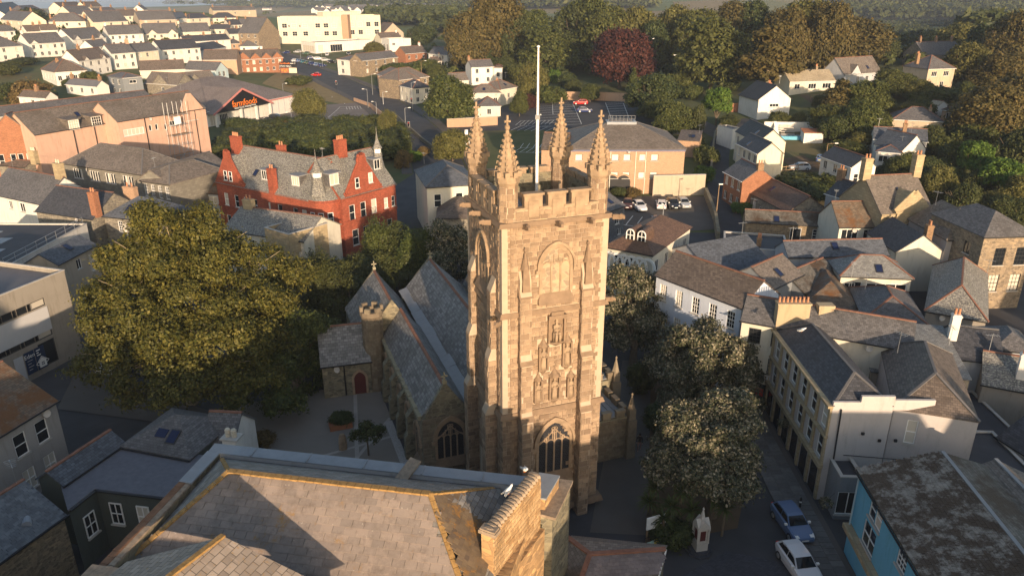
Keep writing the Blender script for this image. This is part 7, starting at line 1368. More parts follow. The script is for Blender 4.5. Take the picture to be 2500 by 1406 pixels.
# drinking fountain monument
mn = thing('fountain_monument', 'white gabled stone drinking fountain monument at the street corner', 'monument', hit(1706, 1345), R(12)); q = MB()
q.prism([(.95 * a, .95 * b) for a, b in OCT], 0, .18).prism([(.75 * a, .75 * b) for a, b in OCT], .18, .36).build('steps', 'setts', mn)
q = MB().box(-.42, -.42, .36, .42, .42, 1.0).box(-.34, -.34, 1.0, .34, .34, 2.2).box(-.46, -.46, 2.2, .46, .46, 2.35)
for a, bq in ((0, 1), (1, 0)): q.hexa([(-.46, -.46, 2.35), (.46, -.46, 2.35), (.46, .46, 2.35), (-.46, .46, 2.35), (-.46 * a - .01, -.46 * bq - .01, 2.9), (.46 * a + .01, -.46 * bq - .01, 2.9), (.46 * a + .01, .46 * bq + .01, 2.9), (-.46 * a - .01, .46 * bq + .01, 2.9)])
q.lathe([(.3, 2.5), (.04, 3.6), (.09, 3.65), (.02, 3.8)], 0, 0, 4, ph=R(45)); q.build('shaft', 'sill', mn)
for a in range(4): MB().box(-.2, -.36, 1.2, .2, -.33, 2.0).build('marble_panel', 'doorred', mn, None).rotation_euler = (0, 0, a * R(90))
for i in range(4): MB().lathe([(.09, 1.0), (.07, 1.1), (.07, 2.0), (.1, 2.2)], .4 * (-1) ** i, .4 * (-1) ** (i // 2), 8).build('colonnette', 'sill', mn)
# cars
def car_model(body):
    t = thing('parked_car', 'x', 'car'); w = MB()
    secs = [(2.02, .42, .60, .60), (1.95, .28, .70, .76), (1.6, .20, .80, .84), (1.0, .18, .93, .87), (.4, .18, .97, .88), (-1.3, .18, 1.0, .87), (-1.75, .22, .99, .83), (-1.98, .34, .86, .76), (-2.02, .46, .74, .66)]
    for x, zb, zt, hw in secs: w.v += [(x, -hw * .92, zb), (x, -hw, (zb + zt) / 2), (x, -hw * .97, zt - .06), (x, -hw * .80, zt), (x, hw * .80, zt), (x, hw * .97, zt - .06), (x, hw, (zb + zt) / 2), (x, hw * .92, zb)]
    k = 8
    for i in range(len(secs) - 1):
        for j in range(k): a, b = i * k + j, i * k + (j + 1) % k; w.f.append((a, a + k, b + k, b)); w.m.append(0)
    w.f.append(tuple(range(k))); w.f.append(tuple(range((len(secs) - 1) * k, len(secs) * k))[::-1]); w.m += [0, 0]
    c0 = len(w.v); cab = [(.95, .93, .74), (.30, 1.38, .62), (.05, 1.45, .60), (-.9, 1.46, .60), (-1.45, 1.38, .58), (-1.85, .97, .70)]
    for x, z, hw in cab: w.v += [(x, -hw, z), (x, hw, z)]
    for i in range(5): a = c0 + 2 * i; w.f.append((a, a + 1, a + 3, a + 2)); w.m.append(0)
    w.f.append(tuple(c0 + 2 * i for i in range(6))); w.f.append(tuple(c0 + 2 * i + 1 for i in range(6))[::-1]); w.m += [0, 0]
    bo = w.build('body', body, t, smooth=False); bo.material_slots[0].link = 'OBJECT'; bo.material_slots[0].material = M[body]
    MB().face([(.90, -.68, .975), (.90, .68, .975), (.315, .56, 1.385), (.315, -.56, 1.385)]).build('windscreen', 'darkglass', t, (.012, 0, .012)); MB().face([(-1.80, .62, 1.03), (-1.80, -.62, 1.03), (-1.475, -.50, 1.36), (-1.475, .50, 1.36)]).build('rear_window', 'darkglass', t, (-.015, 0, .01))
    for s in (-1, 1):
        MB().face([(.72, s * .715, 1.0), (.28, s * .636, 1.34), (-.35, s * .62, 1.40), (-.35, s * .735, 1.0)][::s]).build('side_window', 'darkglass', t, (0, s * .012, 0)); MB().face([(-.42, s * .735, 1.0), (-.42, s * .62, 1.40), (-1.35, s * .60, 1.33), (-1.60, s * .72, 1.02)][::s]).build('side_window', 'darkglass', t, (0, s * .012, 0))
        MB().box(.62, s * .90 - .10, .95, .76, s * .90 + .10, 1.08).build('mirror', 'frame', t); MB().hexa([(1.70, s * .55 - .14, .60), (1.98, s * .55 - .14, .60), (1.98, s * .55 + .14, .60), (1.70, s * .62 + .14, .60), (1.60, s * .55 - .14, .79), (1.93, s * .55 - .14, .73), (1.93, s * .55 + .14, .73), (1.60, s * .62 + .14, .79)]).build('headlight', 'frame', t); MB().box(-2.0, s * .62 - .09, .66, -1.93, s * .62 + .09, .90).build('tail_light', 'red', t)
        for x in (1.28, -1.22): o = MB().tube((0, -.1, 0), (0, .1, 0), .315, .315, 14).build('wheel', 'iron', t, (x, s * .79, .315)); MB().tube((0, s * .10, 0), (0, s * .115, 0), .20, .19, 10).build('rim', 'steel', o)
    MB().box(2.0, -.26, .44, 2.035, .26, .55).build('number_plate', 'signwhite', t); MB().box(-2.04, -.26, .56, -2.0, .26, .67).build('number_plate', 'yellow', t)
    return t
def paint(n, c): m, nt_, b = _base(n, .28); b.inputs['Base Color'].default_value = (*c, 1); b.inputs['Coat Weight'].default_value = .5; M[n] = m; return n
for n, c in dict(paint_blue=(.11, .17, .30), paint_white=(.62, .62, .64), paint_black=(.012, .013, .016), paint_red=(.42, .02, .02), paint_navy=(.02, .035, .12), paint_silver=(.38, .39, .40), paint_maroon=(.06, .02, .02), paint_green=(.05, .09, .06), paint_teal=(.03, .13, .18)).items(): paint(n, c)
c0 = car_model('paint_blue'); bpy.context.view_layer.update(); note_kids(c0)
used = []
def car(px, py, heading, col, label, group=None, s=1.0, sh=1.0):
    p = hit(px, py)
    o = c0 if not used else copy_tree(c0); used.append(1)
    o.location = (p.x, p.y, tz(p.x, p.y) + .06); o.rotation_euler = (0, 0, R(heading)); o.scale = (s, s, s * sh); o['label'] = label
    if group: o['group'] = group
    elif 'group' in o: del o['group']
    b = [c for c in bpy.data.objects if c.parent == o and c.name.startswith('body')] if o is c0 else [c for c in o.children if c.name.startswith('body')]
    b[0].material_slots[0].link = 'OBJECT'; b[0].material_slots[0].material = M[col]
    if o is c0: pass
    return o
car(1931, 1290, -82, 'paint_blue', 'metallic blue hatchback facing down the shaded street'); car(1948, 1392, -81, 'paint_white', 'white hatchback cut by the picture edge behind the blue one')
car(1532, 507, -100, 'paint_maroon', 'dark maroon car half hidden by the grey slate-hung house'); car(1560, 512, -80, 'paint_white', 'white saloon facing out beside the pink flowering shrub'); car(1614, 508, 80, 'paint_white', 'white car with dark roof parked below the retaining wall'); car(1642, 508, -85, 'paint_black', 'black hatchback between two pale cars below the wall', sh=1.08); car(1668, 505, -85, 'paint_silver', 'pale silver car at the end of the walled row'); car(1604, 548, 75, 'paint_navy', 'dark blue car standing alone by the lamp post')
car(1417, 256, 180, 'paint_red', 'bright red hatchback in the upper car park', s=1.05); car(1426, 275, 3, 'paint_navy', 'dark blue car parked below the red hatchback', s=1.05); car(666, 297, 178, 'paint_black', 'tall black people carrier by the supermarket', s=1.15, sh=1.25); car(785, 328, 8, 'paint_white', 'white van roof showing over the dark hedge', s=1.1, sh=1.3); car(772, 187, 160, 'paint_red', 'red car driving up the main road')
car(1951, 416, 180, 'paint_white', 'white estate car on the drive below the cream house'); car(2004, 395, 60, 'paint_blue', 'pale blue car beside the black-slated white house')
for i, (px, py, hd, col, lab) in enumerate([(727, 130, 170, 'paint_silver', 'silver car nearest the factory wall'), (748, 134, 172, 'paint_green', 'dark green estate car in front of the showroom glass'), (799, 137, -80, 'paint_silver', 'silver car parked at the showroom door'), (851, 135, -75, 'paint_black', 'black and white car at the far end of the showroom'), (700, 132, 165, 'paint_navy', 'dark blue car beside the brick terrace end'),
  (722, 152, 40, 'paint_white', 'white car at the western end of the sales row'), (733, 153, 40, 'paint_blue', 'blue car second in the sales row'), (743, 155, 40, 'paint_teal', 'teal car third in the sales row'), (753, 157, 40, 'paint_green', 'green car in the middle of the sales row'), (763, 159, 40, 'paint_navy', 'navy car beside the pale sales totem'), (776, 162, 40, 'paint_blue', 'blue car just east of the pale totem'), (787, 164, 40, 'paint_navy', 'dark blue car at the eastern end of the sales row'),
  (760, 145, 10, 'paint_navy', 'dark navy car in the back sales row'), (778, 147, 10, 'paint_white', 'white car in the back sales row'), (795, 150, 20, 'paint_silver', 'silver car in the back sales row'), (810, 155, 30, 'paint_black', 'black car beside the square white house')]): car(px, py, hd, col, lab, 'cars on the showroom forecourt')
# lamps, traffic lights, poles
def lamp(px, py, ptop, label, arm=1.2, rz=0, name='street_lamp', mat='steel', box=False):
    p = hit(px, py); v = (703 - ptop) / F_PX; u = (py, p)
    hgt = max(2.5, CAM_H + p.y * (-_s + v * _c) / (_c + v * _s) - p.z); t = thing(name, label, 'street lamp' if name == 'street_lamp' else 'pole', p, R(rz))
    MB().tube((0, 0, -.2), (0, 0, hgt), .11, .06, 6).build('column', mat, t)
    if arm: MB().tube((0, 0, hgt), (arm, 0, hgt + .15), .045, .04, 5).build('arm', mat, t); MB().box(arm - .1, -.14, hgt + .08, arm + .55, .14, hgt + .22).build('lantern', 'frame', t)
    if box: MB().box(-.3, -.35, 1.4, .3, -.2, 2.2).build('notice', 'signwhite', t)
for i, (a, lab) in enumerate([((910, 233, 182), 'lamp post beside the white roadside block'), ((899, 265, 219), 'lamp post at the bend by the sandy wall'), ((936, 256, 226), 'lamp post in the grass beyond the road bend'), ((920, 283, 250), 'short lamp post above the small palm-like tree'), ((766, 300, 246), 'lamp post under the willow in the car park'), ((714, 308, 276), 'lamp post with notice at the hedge edge'), ((991, 320, 265), 'lamp post on the inner side of the main road'), ((1007, 271, 203), 'tall lamp post by the stone corner house'), ((695, 258, 205), 'lamp post by the supermarket side wall'), ((1316, 306, 282), 'small lamp in the middle of the upper car park'), ((1617, 545, 505), 'slim lamp post in the small walled car park'), ((735, 150, 124), 'lamp column at the showroom forecourt corner'), ((788, 165, 130), 'second forecourt lamp column near the totem')]): lamp(*a, lab, 1.0 if i != 9 else 0.01, [0, 180, 20, 160, 170, 180, 10, 40, 0, 0, 90, 0, 0][i], box=i in (5,))
for px, py, pt, lab in ((2012, 412, 352, 'wooden pole with lamp arm beside the black-slated white house'), (1747, 540, 452, 'bare wooden pole standing in the narrow lane'), (1030, 200, 150, 'wooden pole by the stone corner shop')): lamp(px, py, pt, lab, 0.01 if px == 1747 else 1.4, 0, 'utility_pole', 'wood')
def signal(px, py, label, rz=0):
    p = hit(px, py); t = thing('traffic_light', label, 'traffic light', p, R(rz)); MB().tube((0, 0, 0), (0, 0, 3.0), .06, .06, 6).build('post', 'iron', t); MB().box(-.3, -.12, 2.7, .3, .1, 4.0).build('backing_board', 'black', t)
    MB().box(-.34, -.10, 2.66, .34, -.08, 4.04).build('white_border', 'frame', t)
    MB().box(-.27, -.14, 2.74, .27, -.11, 3.96).build('signal_face', 'black', t)
    for k, c in enumerate(('green', 'yellow', 'red')): MB().tube((0, -.14, 2.95 + k * .4), (0, -.24, 2.95 + k * .4), .13, .13, 8).build('lens_hood', 'black' if k < 2 else 'red', t)
signal(823, 226, 'traffic light on the grass verge by the sandy wall', -20); signal(1000, 337, 'traffic light on the inner side of the road bend', -30); signal(1006, 272, 'traffic light before the stone corner house', -20); signal(2472, 692, 'double traffic light in front of the stone mill', 0)
for px, py, lab in ((1952, 1240, 'black cast bollard on the pavement beside the blue hatchback'), (842, 258, 'striped black and white bollard in the supermarket car park'), (811, 242, 'striped bollard near the road verge')):
    t = thing('bollard', lab, 'bollard', hit(px, py)); MB().lathe([(.09, 0), (.08, .8), (.11, .85), (.05, 1.0)], 0, 0, 8).build('shaft', 'iron', t); MB().lathe([(.085, .55), (.085, .68)], 0, 0, 8).build('band', 'signwhite', t)
# white ship's-rail garden terrace, pool and slide on the slope
tp_ = hit(1935, 335); gt = thing('garden_terrace', 'white-walled garden terrace with a blue splash pool and a slide', 'terrace', tp_, R(-6)); MB().box(-5.5, 4, 0, 5, 4.4, 2.6).box(4.6, 0, 0, 5, 4.4, 1.6).build('white_wall', 'white', gt); MB().box(-5, -1, -.3, 4.6, 4, .25).build('deck', 'paving', gt)
MB().box(-4, -2.4, -.2, 3, -.6, .5).build('pool_side', 'blue', gt); MB().box(-3.8, -2.2, .5, 2.8, -.8, .53).build('pool_water', 'water', gt); MB().slab([(-3.5, .5, .3), (-2.8, .5, .3), (-2.8, 4.2, 2.7), (-3.5, 4.2, 2.7)], .1).build('slide', 'frame', gt)
for i in range(5): MB().box(-2.2, 1.5 + i * .5, .25 + i * .4, .8, 2.0 + i * .5, .4 + i * .4).build('step', 'sill', gt)
sh_ = thing('shed', 'small shed with a rusty corrugated roof beside the pool', 'shed', hit(1980, 345), R(-6)); MB().box(-2, -1.5, -.2, 2, 1.5, 2).build('wall', 'white', sh_); MB().slab([(-2.2, -1.7, 2.05), (2.2, -1.7, 2.05), (2.2, 1.7, 2.5), (-2.2, 1.7, 2.5)], .08).build('roof', 'rust', sh_)
for x0, x1, y0, lab in ((1800, 1832, 290, None),): pass
def fence(label, pts, hgt=1.2, mat='wood', gap=.35, name='fence'):
    q = [hit(*p) for p in pts]; o = q[0]; t = thing(name, label, 'fence', o)
    for a, b in zip(q, q[1:]):
        n = max(2, int((b - a).length / 2.2))
        for i in range(n + 1): p = a.lerp(b, i / n) - o; p.z = tz(p.x + o.x, p.y + o.y) - o.z; MB().box(p.x - .06, p.y - .06, p.z - .2, p.x + .06, p.y + .06, p.z + hgt).build('post', mat, t)
        for z in (hgt * .45, hgt * .9): MB().beam(a - o + Vector((0, 0, z)), b - o + Vector((0, 0, z)), .06, .14).build('rail', mat, t)
fence('pale timber rail fence on the lawn below the cream bungalow', [(1979, 243), (2035, 241)]); fence('white picket fence behind the black-slated white house', [(2078, 378), (2130, 370)], 1.4, 'frame'); fence('timber fence along the ivy-covered bank', [(1888, 428), (2005, 412)], 1.5, 'wood')
# a walker, and gulls
def skin_mesh(name, pts, edges, rad, mat, sub=1):
    me = bpy.data.meshes.new('tmp'); me.from_pydata(pts, edges, []); o = bpy.data.objects.new('tmp', me); COL.objects.link(o); md = o.modifiers.new('s', 'SKIN'); o.modifiers.new('u', 'SUBSURF').levels = sub
    for i, v in enumerate(me.skin_vertices[0].data): v.radius = rad[i] if isinstance(rad[i], tuple) else (rad[i], rad[i]); v.use_root = i == 0
    dg = bpy.context.evaluated_depsgraph_get(); r = bpy.data.meshes.new_from_object(o.evaluated_get(dg)); bpy.data.objects.remove(o); r.name = name; r.materials.clear()
    for m in (mat if isinstance(mat, list) else [mat]): r.materials.append(M[m])
    return r
M['skin'] = m_plain('skin', (.42, .25, .17), .6, 0, .05); M['trousers'] = m_plain('dusky_trousers', (.26, .14, .12), .9, 0, .15); M['jacket'] = m_plain('dark_jacket', (.018, .018, .022), .85, 0, .2); M['hair'] = m_plain('dark_hair', (.02, .015, .012), .7)
pv_ = [(0, 0, .95), (0, 0, 1.12), (0, .01, 1.35), (0, .02, 1.47), (0, .015, 1.56), (0, 0, 1.68), (-.10, 0, .90), (-.11, -.12, .50), (-.11, -.02, .09), (-.11, -.15, .04), (.10, 0, .90), (.11, .10, .50), (.11, .30, .14), (.11, .20, .05), (-.19, 0, 1.42), (-.25, .06, 1.14), (-.24, -.06, .90), (-.24, -.10, .82), (.19, 0, 1.42), (.25, -.05, 1.14), (.24, -.14, .92), (.24, -.19, .85)]
pe_ = [(0, 1), (1, 2), (2, 3), (3, 4), (4, 5), (0, 6), (6, 7), (7, 8), (8, 9), (0, 10), (10, 11), (11, 12), (12, 13), (2, 14), (14, 15), (15, 16), (16, 17), (2, 18), (18, 19), (19, 20), (20, 21)]
pr_ = [(.15, .11), (.14, .105), (.17, .11), .06, .085, .09, .085, .06, .045, .04, .085, .06, .045, .04, .06, .048, .035, .03, .06, .048, .035, .03]
bm_ = skin_mesh('person_body', pv_, pe_, pr_, ['skin', 'trousers', 'jacket'], 1)
pe2 = bpy.data.meshes['person_body'] if False else bm_
for p in bm_.polygons: p.material_index = 1 if .08 < p.center.z < .95 and abs(p.center.x) < .2 else 2 if .93 <= p.center.z < 1.5 else 0
pr2 = thing('person', 'person in a dark jacket and dusky trousers walking away along the church path', 'person', hit(1560, 1101), R(-8)); link('body', bm_, pr2)
hm = MB().lathe([(.02, 1.58), (.10, 1.60), (.108, 1.70), (.08, 1.77), (.02, 1.79)], 0, .0, 10); hm.build('hair', 'hair', pr2, (0, .012, 0), smooth=True)
for s in (-1, 1):
    for i in range(4): pass
gb = MB(); gb.lathe([(.01, -.28), (.05, -.24), (.10, -.08), (.11, .05), (.07, .16), (.055, .2), (.065, .25), (.05, .30), (.012, .33), (.008, .38)], 0, 0, 8); gme = gb.mesh('gull_body', 'signwhite', True)
gw1 = MB().hexa([(.06, -.02, -.2), (.13, -.03, -.34), (.12, .05, -.34), (.05, .06, -.2), (.09, -.03, .08), (.12, -.02, .06), (.11, .05, .06), (.08, .06, .08)]).mesh('gull_wing', 'steel')
gw2 = MB().hexa([(.05, -.10, .0), (.62, -.18, .12), (.62, -.12, .12), (.05, .10, .0), (.05, -.10, .02), (.62, -.18, .135), (.62, -.12, .135), (.05, .10, .02)]).mesh('gull_spread_wing', 'signwhite')
def gull(p, rz, label, flying=False):
    t = thing('gull', label, 'gull', p, rz, None); b = link('body', gme, t, (0, 0, .17), (R(55) if not flying else R(88), 0, 0))
    if flying:
        for s in (1, -1): link('wing', gw2, t, (0, 0, .18)).scale = (s, 1, 1)
    else:
        for s in (1, -1): link('wing', gw1, t, (0, 0, .18), (R(75), 0, 0)).scale = (s, 1, 1)
        for s in (1, -1): MB().tube((s * .04, 0, 0), (s * .04, .01, .12), .012, .012, 4).build('leg', 'orange', t)
    t.scale = (1.15,) * 3
gull(fb.matrix_basis @ Vector((8.4, -.95, 11.72)), 1.0, 'white gull standing in the lead gutter of the big roof')
gull(fb.matrix_basis @ Vector((18.75, -1.35, 13.72)), .4, 'white gull at the upper end of the rough gable cope'); gull(fb.matrix_basis @ Vector((18.2, -3.3, 13.72)), 2.4, 'white gull half way down the rough gable cope')
gull(P(1594, 97, 24), .8, 'gull gliding in front of the dark wood', True); gull(P(1647, 137, 20), 2.1, 'small gull flying low over the wood edge', True); gull(P(1957, 810, 10.8), 1.2, 'gull perched by the pale rendered chimney'); gull(P(1840, 340, 12), 0, 'gull gliding over the lane', True) if False else None
# ------------------------------------------------------------------ yard and pavements near the church
def TL(x, y): v = T0 + TE * x + TN * y; return (v.x, v.y)
drape('churchyard_paving', [TL(-19, 1), TL(-4.9, 1), TL(-4.9, 25), TL(-19, 25)], 'yard', .05, 12, world=True)
for a, b, w in (((-10.5, 1), (-7.2, 24), .35), ((-18, 12.5), (-5, 14.5), .3), ((-12, 8), (-5, 17.5), .3), ((-16, 6.5), (-5, 7.8), .3)):
    v0, v1 = Vector(TL(*a)), Vector(TL(*b)); d = (v1 - v0).normalized(); n = Vector((-d.y, d.x)) * w / 2; drape('paving_band', [v0 - n, v1 - n, v1 + n, v0 + n], 'yardband', .056, 6, world=True)
drape('gravel_margin', [TL(-5.6, -1), TL(-4.9, -1), TL(-4.9, 17), TL(-5.6, 17)], 'gravel', .062, 6, world=True)
drape('path', [(1440, 1300), (1640, 1310), (1600, 880), (1520, 880)], 'asphaltworn', .045, 14); drape('flower_bed', [(1580, 1330), (1800, 1290), (1880, 900), (1590, 870)], 'earth', .055, 14); drape('street_setts', [(1640, 1420), (1990, 1440), (1960, 1385), (1775, 1345)], 'setts', .06, 10)
hp = hb_.matrix_basis; Lh, Dh, Hh, _r, ha, hzb = t_info[hb_.name]
pvx = [hp @ Vector((x, y, 0)) for x, y in ((-3.6, -16), (-.3, -16), (-.3, Dh + 4), (-3.2, Dh + 4))]; pav = drape('pavement', [p.xy for p in pvx], 'asphaltworn', .13, 20, world=True)
kb = MB(); y = -16
while y < Dh + 4: kb.box(-3.75, y, hzb * 0 - .1, -3.55, y + .88, .15 - hzb); y += .9
ko = kb.build('kerb', 'kerb'); ko.location = hb_.location; ko.rotation_euler = (0, 0, ha); tag(ko, kind='structure')
slab = MB().hexa([(-.44, -.29, 0), (.44, -.29, 0), (.44, .29, 0), (-.44, .29, 0), (-.43, -.28, .03), (.43, -.28, .03), (.43, .28, .03), (-.43, .28, .03)]).mesh('paving_slab', mm('slabstone', m_piece('pavement_slab', (.17, .165, .16), (.115, .112, .11), None, .85)))
for i in range(46):
    for j in range(3):
        p = hp @ Vector((-3.0 + j * .9, -15 + i * .6 + (.3 if j % 2 else 0), 0)); o = link('paving_slab', slab, pav, (p.x, p.y, tz(p.x, p.y) + .128), (0, 0, ha + R(0)))
drape('pavement', [(0, 925), (170, 835), (160, 820), (0, 890)], 'asphaltworn', .12, 8); drape('pavement', [(140, 1000), (600, 1060), (560, 1020), (190, 900)], 'asphaltworn', .10, 8)
pl_ = thing('planter', 'rusty steel planter holding a rounded evergreen shrub', 'planter', hit(832, 1042), TA); MB().box(-1.0, -.6, 0, 1.0, .6, .5).build('box', 'rust', pl_)
ms = thing('memorial_stone', 'upright rough granite memorial stone beside the planter', 'stone', hit(838, 1098), R(20)); MB().lathe([(.35, 0), (.38, .6), (.33, 1.3), (.22, 1.6), (.05, 1.66)], 0, 0, 7, sy=.6).build('stone', 'carved', ms)

# aerials, dishes, roof windows and vents on the nearer roofs
rg = random.Random(44); near_h = [o for o in bpy.data.objects if o.name in t_info and 18 < (o.location - cam.location).length < 230]
near_h.sort(key=lambda o: o.name); aer = MB(); aer.tube((0, 0, 0), (0, 0, 1.9), .025, .02, 4)
for i in range(5): aer.box(-.35 + .03 * i, -.5 + i * .25, 1.72, .35 - .03 * i, -.48 + i * .25, 1.74)
aer.box(-.015, -.55, 1.7, .015, .6, 1.73); aer_m = aer.mesh('aerial', 'steel'); ds = MB(); ds.lathe([(.02, 0), (.2, .03), (.32, .1), (.30, .1), (.18, .05), (.02, .03)], 0, 0, 10); dish = ds.mesh('satellite_dish', 'sill'); rw = MB().box(-.42, -.6, 0, .42, .6, .07); rw_m = rw.mesh('roof_window', 'framebrown'); rg_m = MB().box(-.34, -.5, .07, .34, .5, .085).mesh('roof_pane', 'solar')
for o in near_h:
    L, D, H, rs, a, zb = t_info[o.name]
    if rs < .8 or L < 4: continue
    roofs = [c for c in o.children if c.name.startswith('roof')]
    if not roofs: continue
    if rg.random() < .45: link('aerial', aer_m, o, (L * rg.choice((.08, .92)), D / 2, H + rs * .95), (0, 0, rg.uniform(0, 3)))
    if rg.random() < .35: k = rs / (D / 2); y = D * rg.uniform(.14, .3); q = link('roof_window', rw_m, o, (L * rg.uniform(.3, .7), y, H + k * y + .08), (math.atan(k), 0, 0)); link('roof_pane', rg_m, q)
    if rg.random() < .3: link('satellite_dish', dish, o, (L * rg.uniform(.1, .9), -.18, H - .5), (R(75), 0, rg.uniform(-.6, .6)))
# ------------------------------------------------------------------ trees, hedges and woods
def lobes_px(ls):
    out = []
    for px, py, d, r in ls:
        v = (703 - py) / F_PX; z = CAM_H + d * (-_s + v * _c) / (_c + v * _s); dep = d * _c - (z - CAM_H) * _s; x = (px - 1250) / F_PX * dep; rr = r * dep / F_PX; out.append((x, d, z, rr, rr, rr * .85))
    return out
def big_tree(name, label, base, ls, mat, n, size, seed, clump=.6, bark='bark', r=.5, cat='tree', flat=.8, limbs=True, raw=None, shell=(.8, 1.08)):
    lb = raw or lobes_px(ls); core_ = lb
    if raw is None:
        rl = random.Random(seed); lb = []
        for x, y, z, p, q, s in core_:
            for i in range(13):
                a = i * 2.4 + rl.uniform(-.6, .6); u = rl.uniform(-.6, .95); hh = math.sqrt(1 - u * u); k = rl.uniform(.24, .44); f = rl.uniform(.80, 1.0); c_ = (x + p * hh * f * math.cos(a), y + p * hh * f * math.sin(a), max(1.2, z + s * u * f))
                if any(((c_[0] - X) / P_) ** 2 + ((c_[1] - Y) / Q_) ** 2 + ((c_[2] - Z_) / S_) ** 2 < .72 for X, Y, Z_, P_, Q_, S_ in core_): continue
                lb.append((*c_, p * k, p * k, p * k * .68))
            lb.append((x, y, z, p * .72, q * .72, s * .72))
    b = Vector(base) if len(base) == 3 else hit(*base); t = thing(name, label, cat, b)
    c = crown(name + '_crown', mat, seed, [(x - b.x, y - b.y, z - b.z, p, q, s) for x, y, z, p, q, s in lb], n, size, clump, 24, flat, shell); link('crown', c, t)
    lb = core_; mb = MB(); fork = Vector((0, 0, max(1.5, min(l[2] for l in lb) - b.z - .5))); fork.z = min(fork.z, 4.5); mb.tube((0, 0, -.4), fork, r, r * .75, 8)
    for x, y, z, p, q, s in lb:
        e = Vector((x - b.x, y - b.y, z - b.z + s * .35)); m_ = fork.lerp(e, .5) + Vector((0, 0, .12 * (e - fork).length)); mb.tube(fork, m_, r * .42, r * .25, 6); mb.tube(m_, e, r * .25, r * .07, 5)
        for k in range(3): a = k * 2.1 + x; mb.tube(m_.lerp(e, .4 + .2 * k), e + Vector((math.cos(a) * p * .7, math.sin(a) * p * .7, s * .3)), r * .13, r * .03, 4)
    mb.build('trunk', bark, t); return t
big_tree('plane_tree', 'huge golden-green plane tree filling the churchyard corner', (470, 985), [(430, 575, 70, 95), (540, 620, 71, 95), (350, 620, 69, 85), (640, 650, 72, 85), (700, 690, 73, 65), (450, 680, 66, 110), (320, 720, 66, 90), (590, 730, 67, 105), (280, 800, 64, 75), (400, 800, 62, 105), (520, 830, 61, 110), (640, 810, 65, 95), (250, 880, 62, 62), (330, 920, 60, 75), (450, 940, 58, 85), (570, 930, 59, 85)], 'leaf_gold', 110000, .16, 3, .62, 'barkpale', .6)
big_tree('lime_tree', 'darker green tree leaning against the plane beside the church door', (720, 985), [(700, 830, 66, 80), (780, 830, 69, 62), (640, 930, 62, 80), (730, 920, 66, 75), (800, 900, 69, 45), (680, 985, 59, 50)], 'leaf_green', 42000, .15, 5, .5)
big_tree('holm_oak', 'grey-green holm oak in pale blossom beside the blue-white town house', (1545, 890), [(1530, 690, 74, 55), (1585, 710, 75, 48), (1505, 745, 73, 45), (1555, 770, 73, 62), (1600, 760, 74, 34), (1520, 820, 72, 42), (1575, 830, 72, 40)], 'leaf_holm', 34000, .14, 7, .42)
big_tree('holm_oak', 'big holm oak thick with cream blossom above the street', (1700, 1010), [(1715, 830, 62, 55), (1775, 855, 62, 58), (1650, 850, 63, 52), (1700, 900, 61, 70), (1805, 915, 61, 48), (1625, 905, 62, 46), (1655, 960, 60, 58), (1820, 985, 59, 40)], 'leaf_holm', 44000, .14, 8, .42)
big_tree('holm_oak', 'blossoming holm oak nearest the street kerb and fountain monument', (1735, 1260), [(1760, 1000, 50, 70), (1690, 1025, 50, 60), (1800, 1040, 49, 50), (1750, 1085, 47.5, 72), (1650, 1070, 49, 52), (1800, 1120, 46.5, 45), (1720, 1150, 46, 62), (1640, 1140, 47, 50), (1800, 1190, 44.8, 42), (1610, 1135, 47.5, 34), (1730, 1060, 49, 80)], 'leaf_holm', 60000, .13, 9, .4)
big_tree('blossom_tree', 'pale blossoming tree between the church and the white corner house', (1110, 700), [(1085, 575, 90, 36), (1130, 590, 90, 40), (1065, 610, 90, 30), (1110, 640, 88, 45), (1150, 660, 88, 30)], 'leaf_holm', 16000, .14, 11, .5)
def yew(label, px, py, pt, w, seed, mat='leaf_yew'):
    b = hit(px, py); v = (703 - pt) / F_PX; H = CAM_H + b.y * (-_s + v * _c) / (_c + v * _s) - b.z; W_ = w * (b.y * _c + 12) / F_PX / 2; rg_ = random.Random(seed); lb = []
    for i in range(9): a = i * 2.4; f = .62 * math.sqrt(i / 9); k = rg_.uniform(.78, 1.0) * (1 - .2 * f); lb.append((b.x + W_ * f * math.cos(a), b.y + W_ * f * math.sin(a), b.z + H * k * .5, W_ * .42, W_ * .42, H * k * .5))
    big_tree('yew_tree', label, tuple(b), None, mat, 15000, .13, seed, .45, 'bark', .3, flat=2.4, raw=lb)
big_tree('evergreen_tree', 'mass of dark evergreen between the plane tree and the church', (860, 800), [(800, 665, 86, 55), (850, 700, 84, 60), (780, 740, 80, 50), (830, 770, 79, 45), (880, 735, 84, 50), (900, 660, 90, 50)], 'leaf_dark', 26000, .17, 14, .55)
big_tree('evergreen_tree', 'dense dark evergreen directly behind the church gables', (990, 690), [(960, 600, 95, 52), (1010, 610, 94, 52), (1070, 640, 93, 50), (1000, 660, 90, 60), (930, 680, 89, 50), (1060, 690, 90, 45)], 'leaf_dark', 26000, .17, 15, .55)
yew('broad upright yew with sunlit tip beside the red bank', 930, 690, 527, 95, 21); yew('columnar Irish yew, the western of two behind the church', 1005, 720, 565, 70, 22); yew('columnar Irish yew, the eastern of two behind the church', 1050, 715, 560, 70, 23); yew('low dark yew in the shade of the church gable', 900, 745, 640, 110, 24, 'leaf_dark'); yew('dark churchyard evergreen beside the plane tree', 800, 790, 610, 110, 25, 'leaf_dark'); yew('slender dark conifer before the pale stone front', 745, 700, 590, 70, 26, 'leaf_dark')
def T(px, yt, yb, w, kind, label, name='tree', group=None, cat='tree'):
    return tree(px, yt, hit(px, yb).y, w, kind, label, name, group, cat)
GW = 'trees of the park wood'
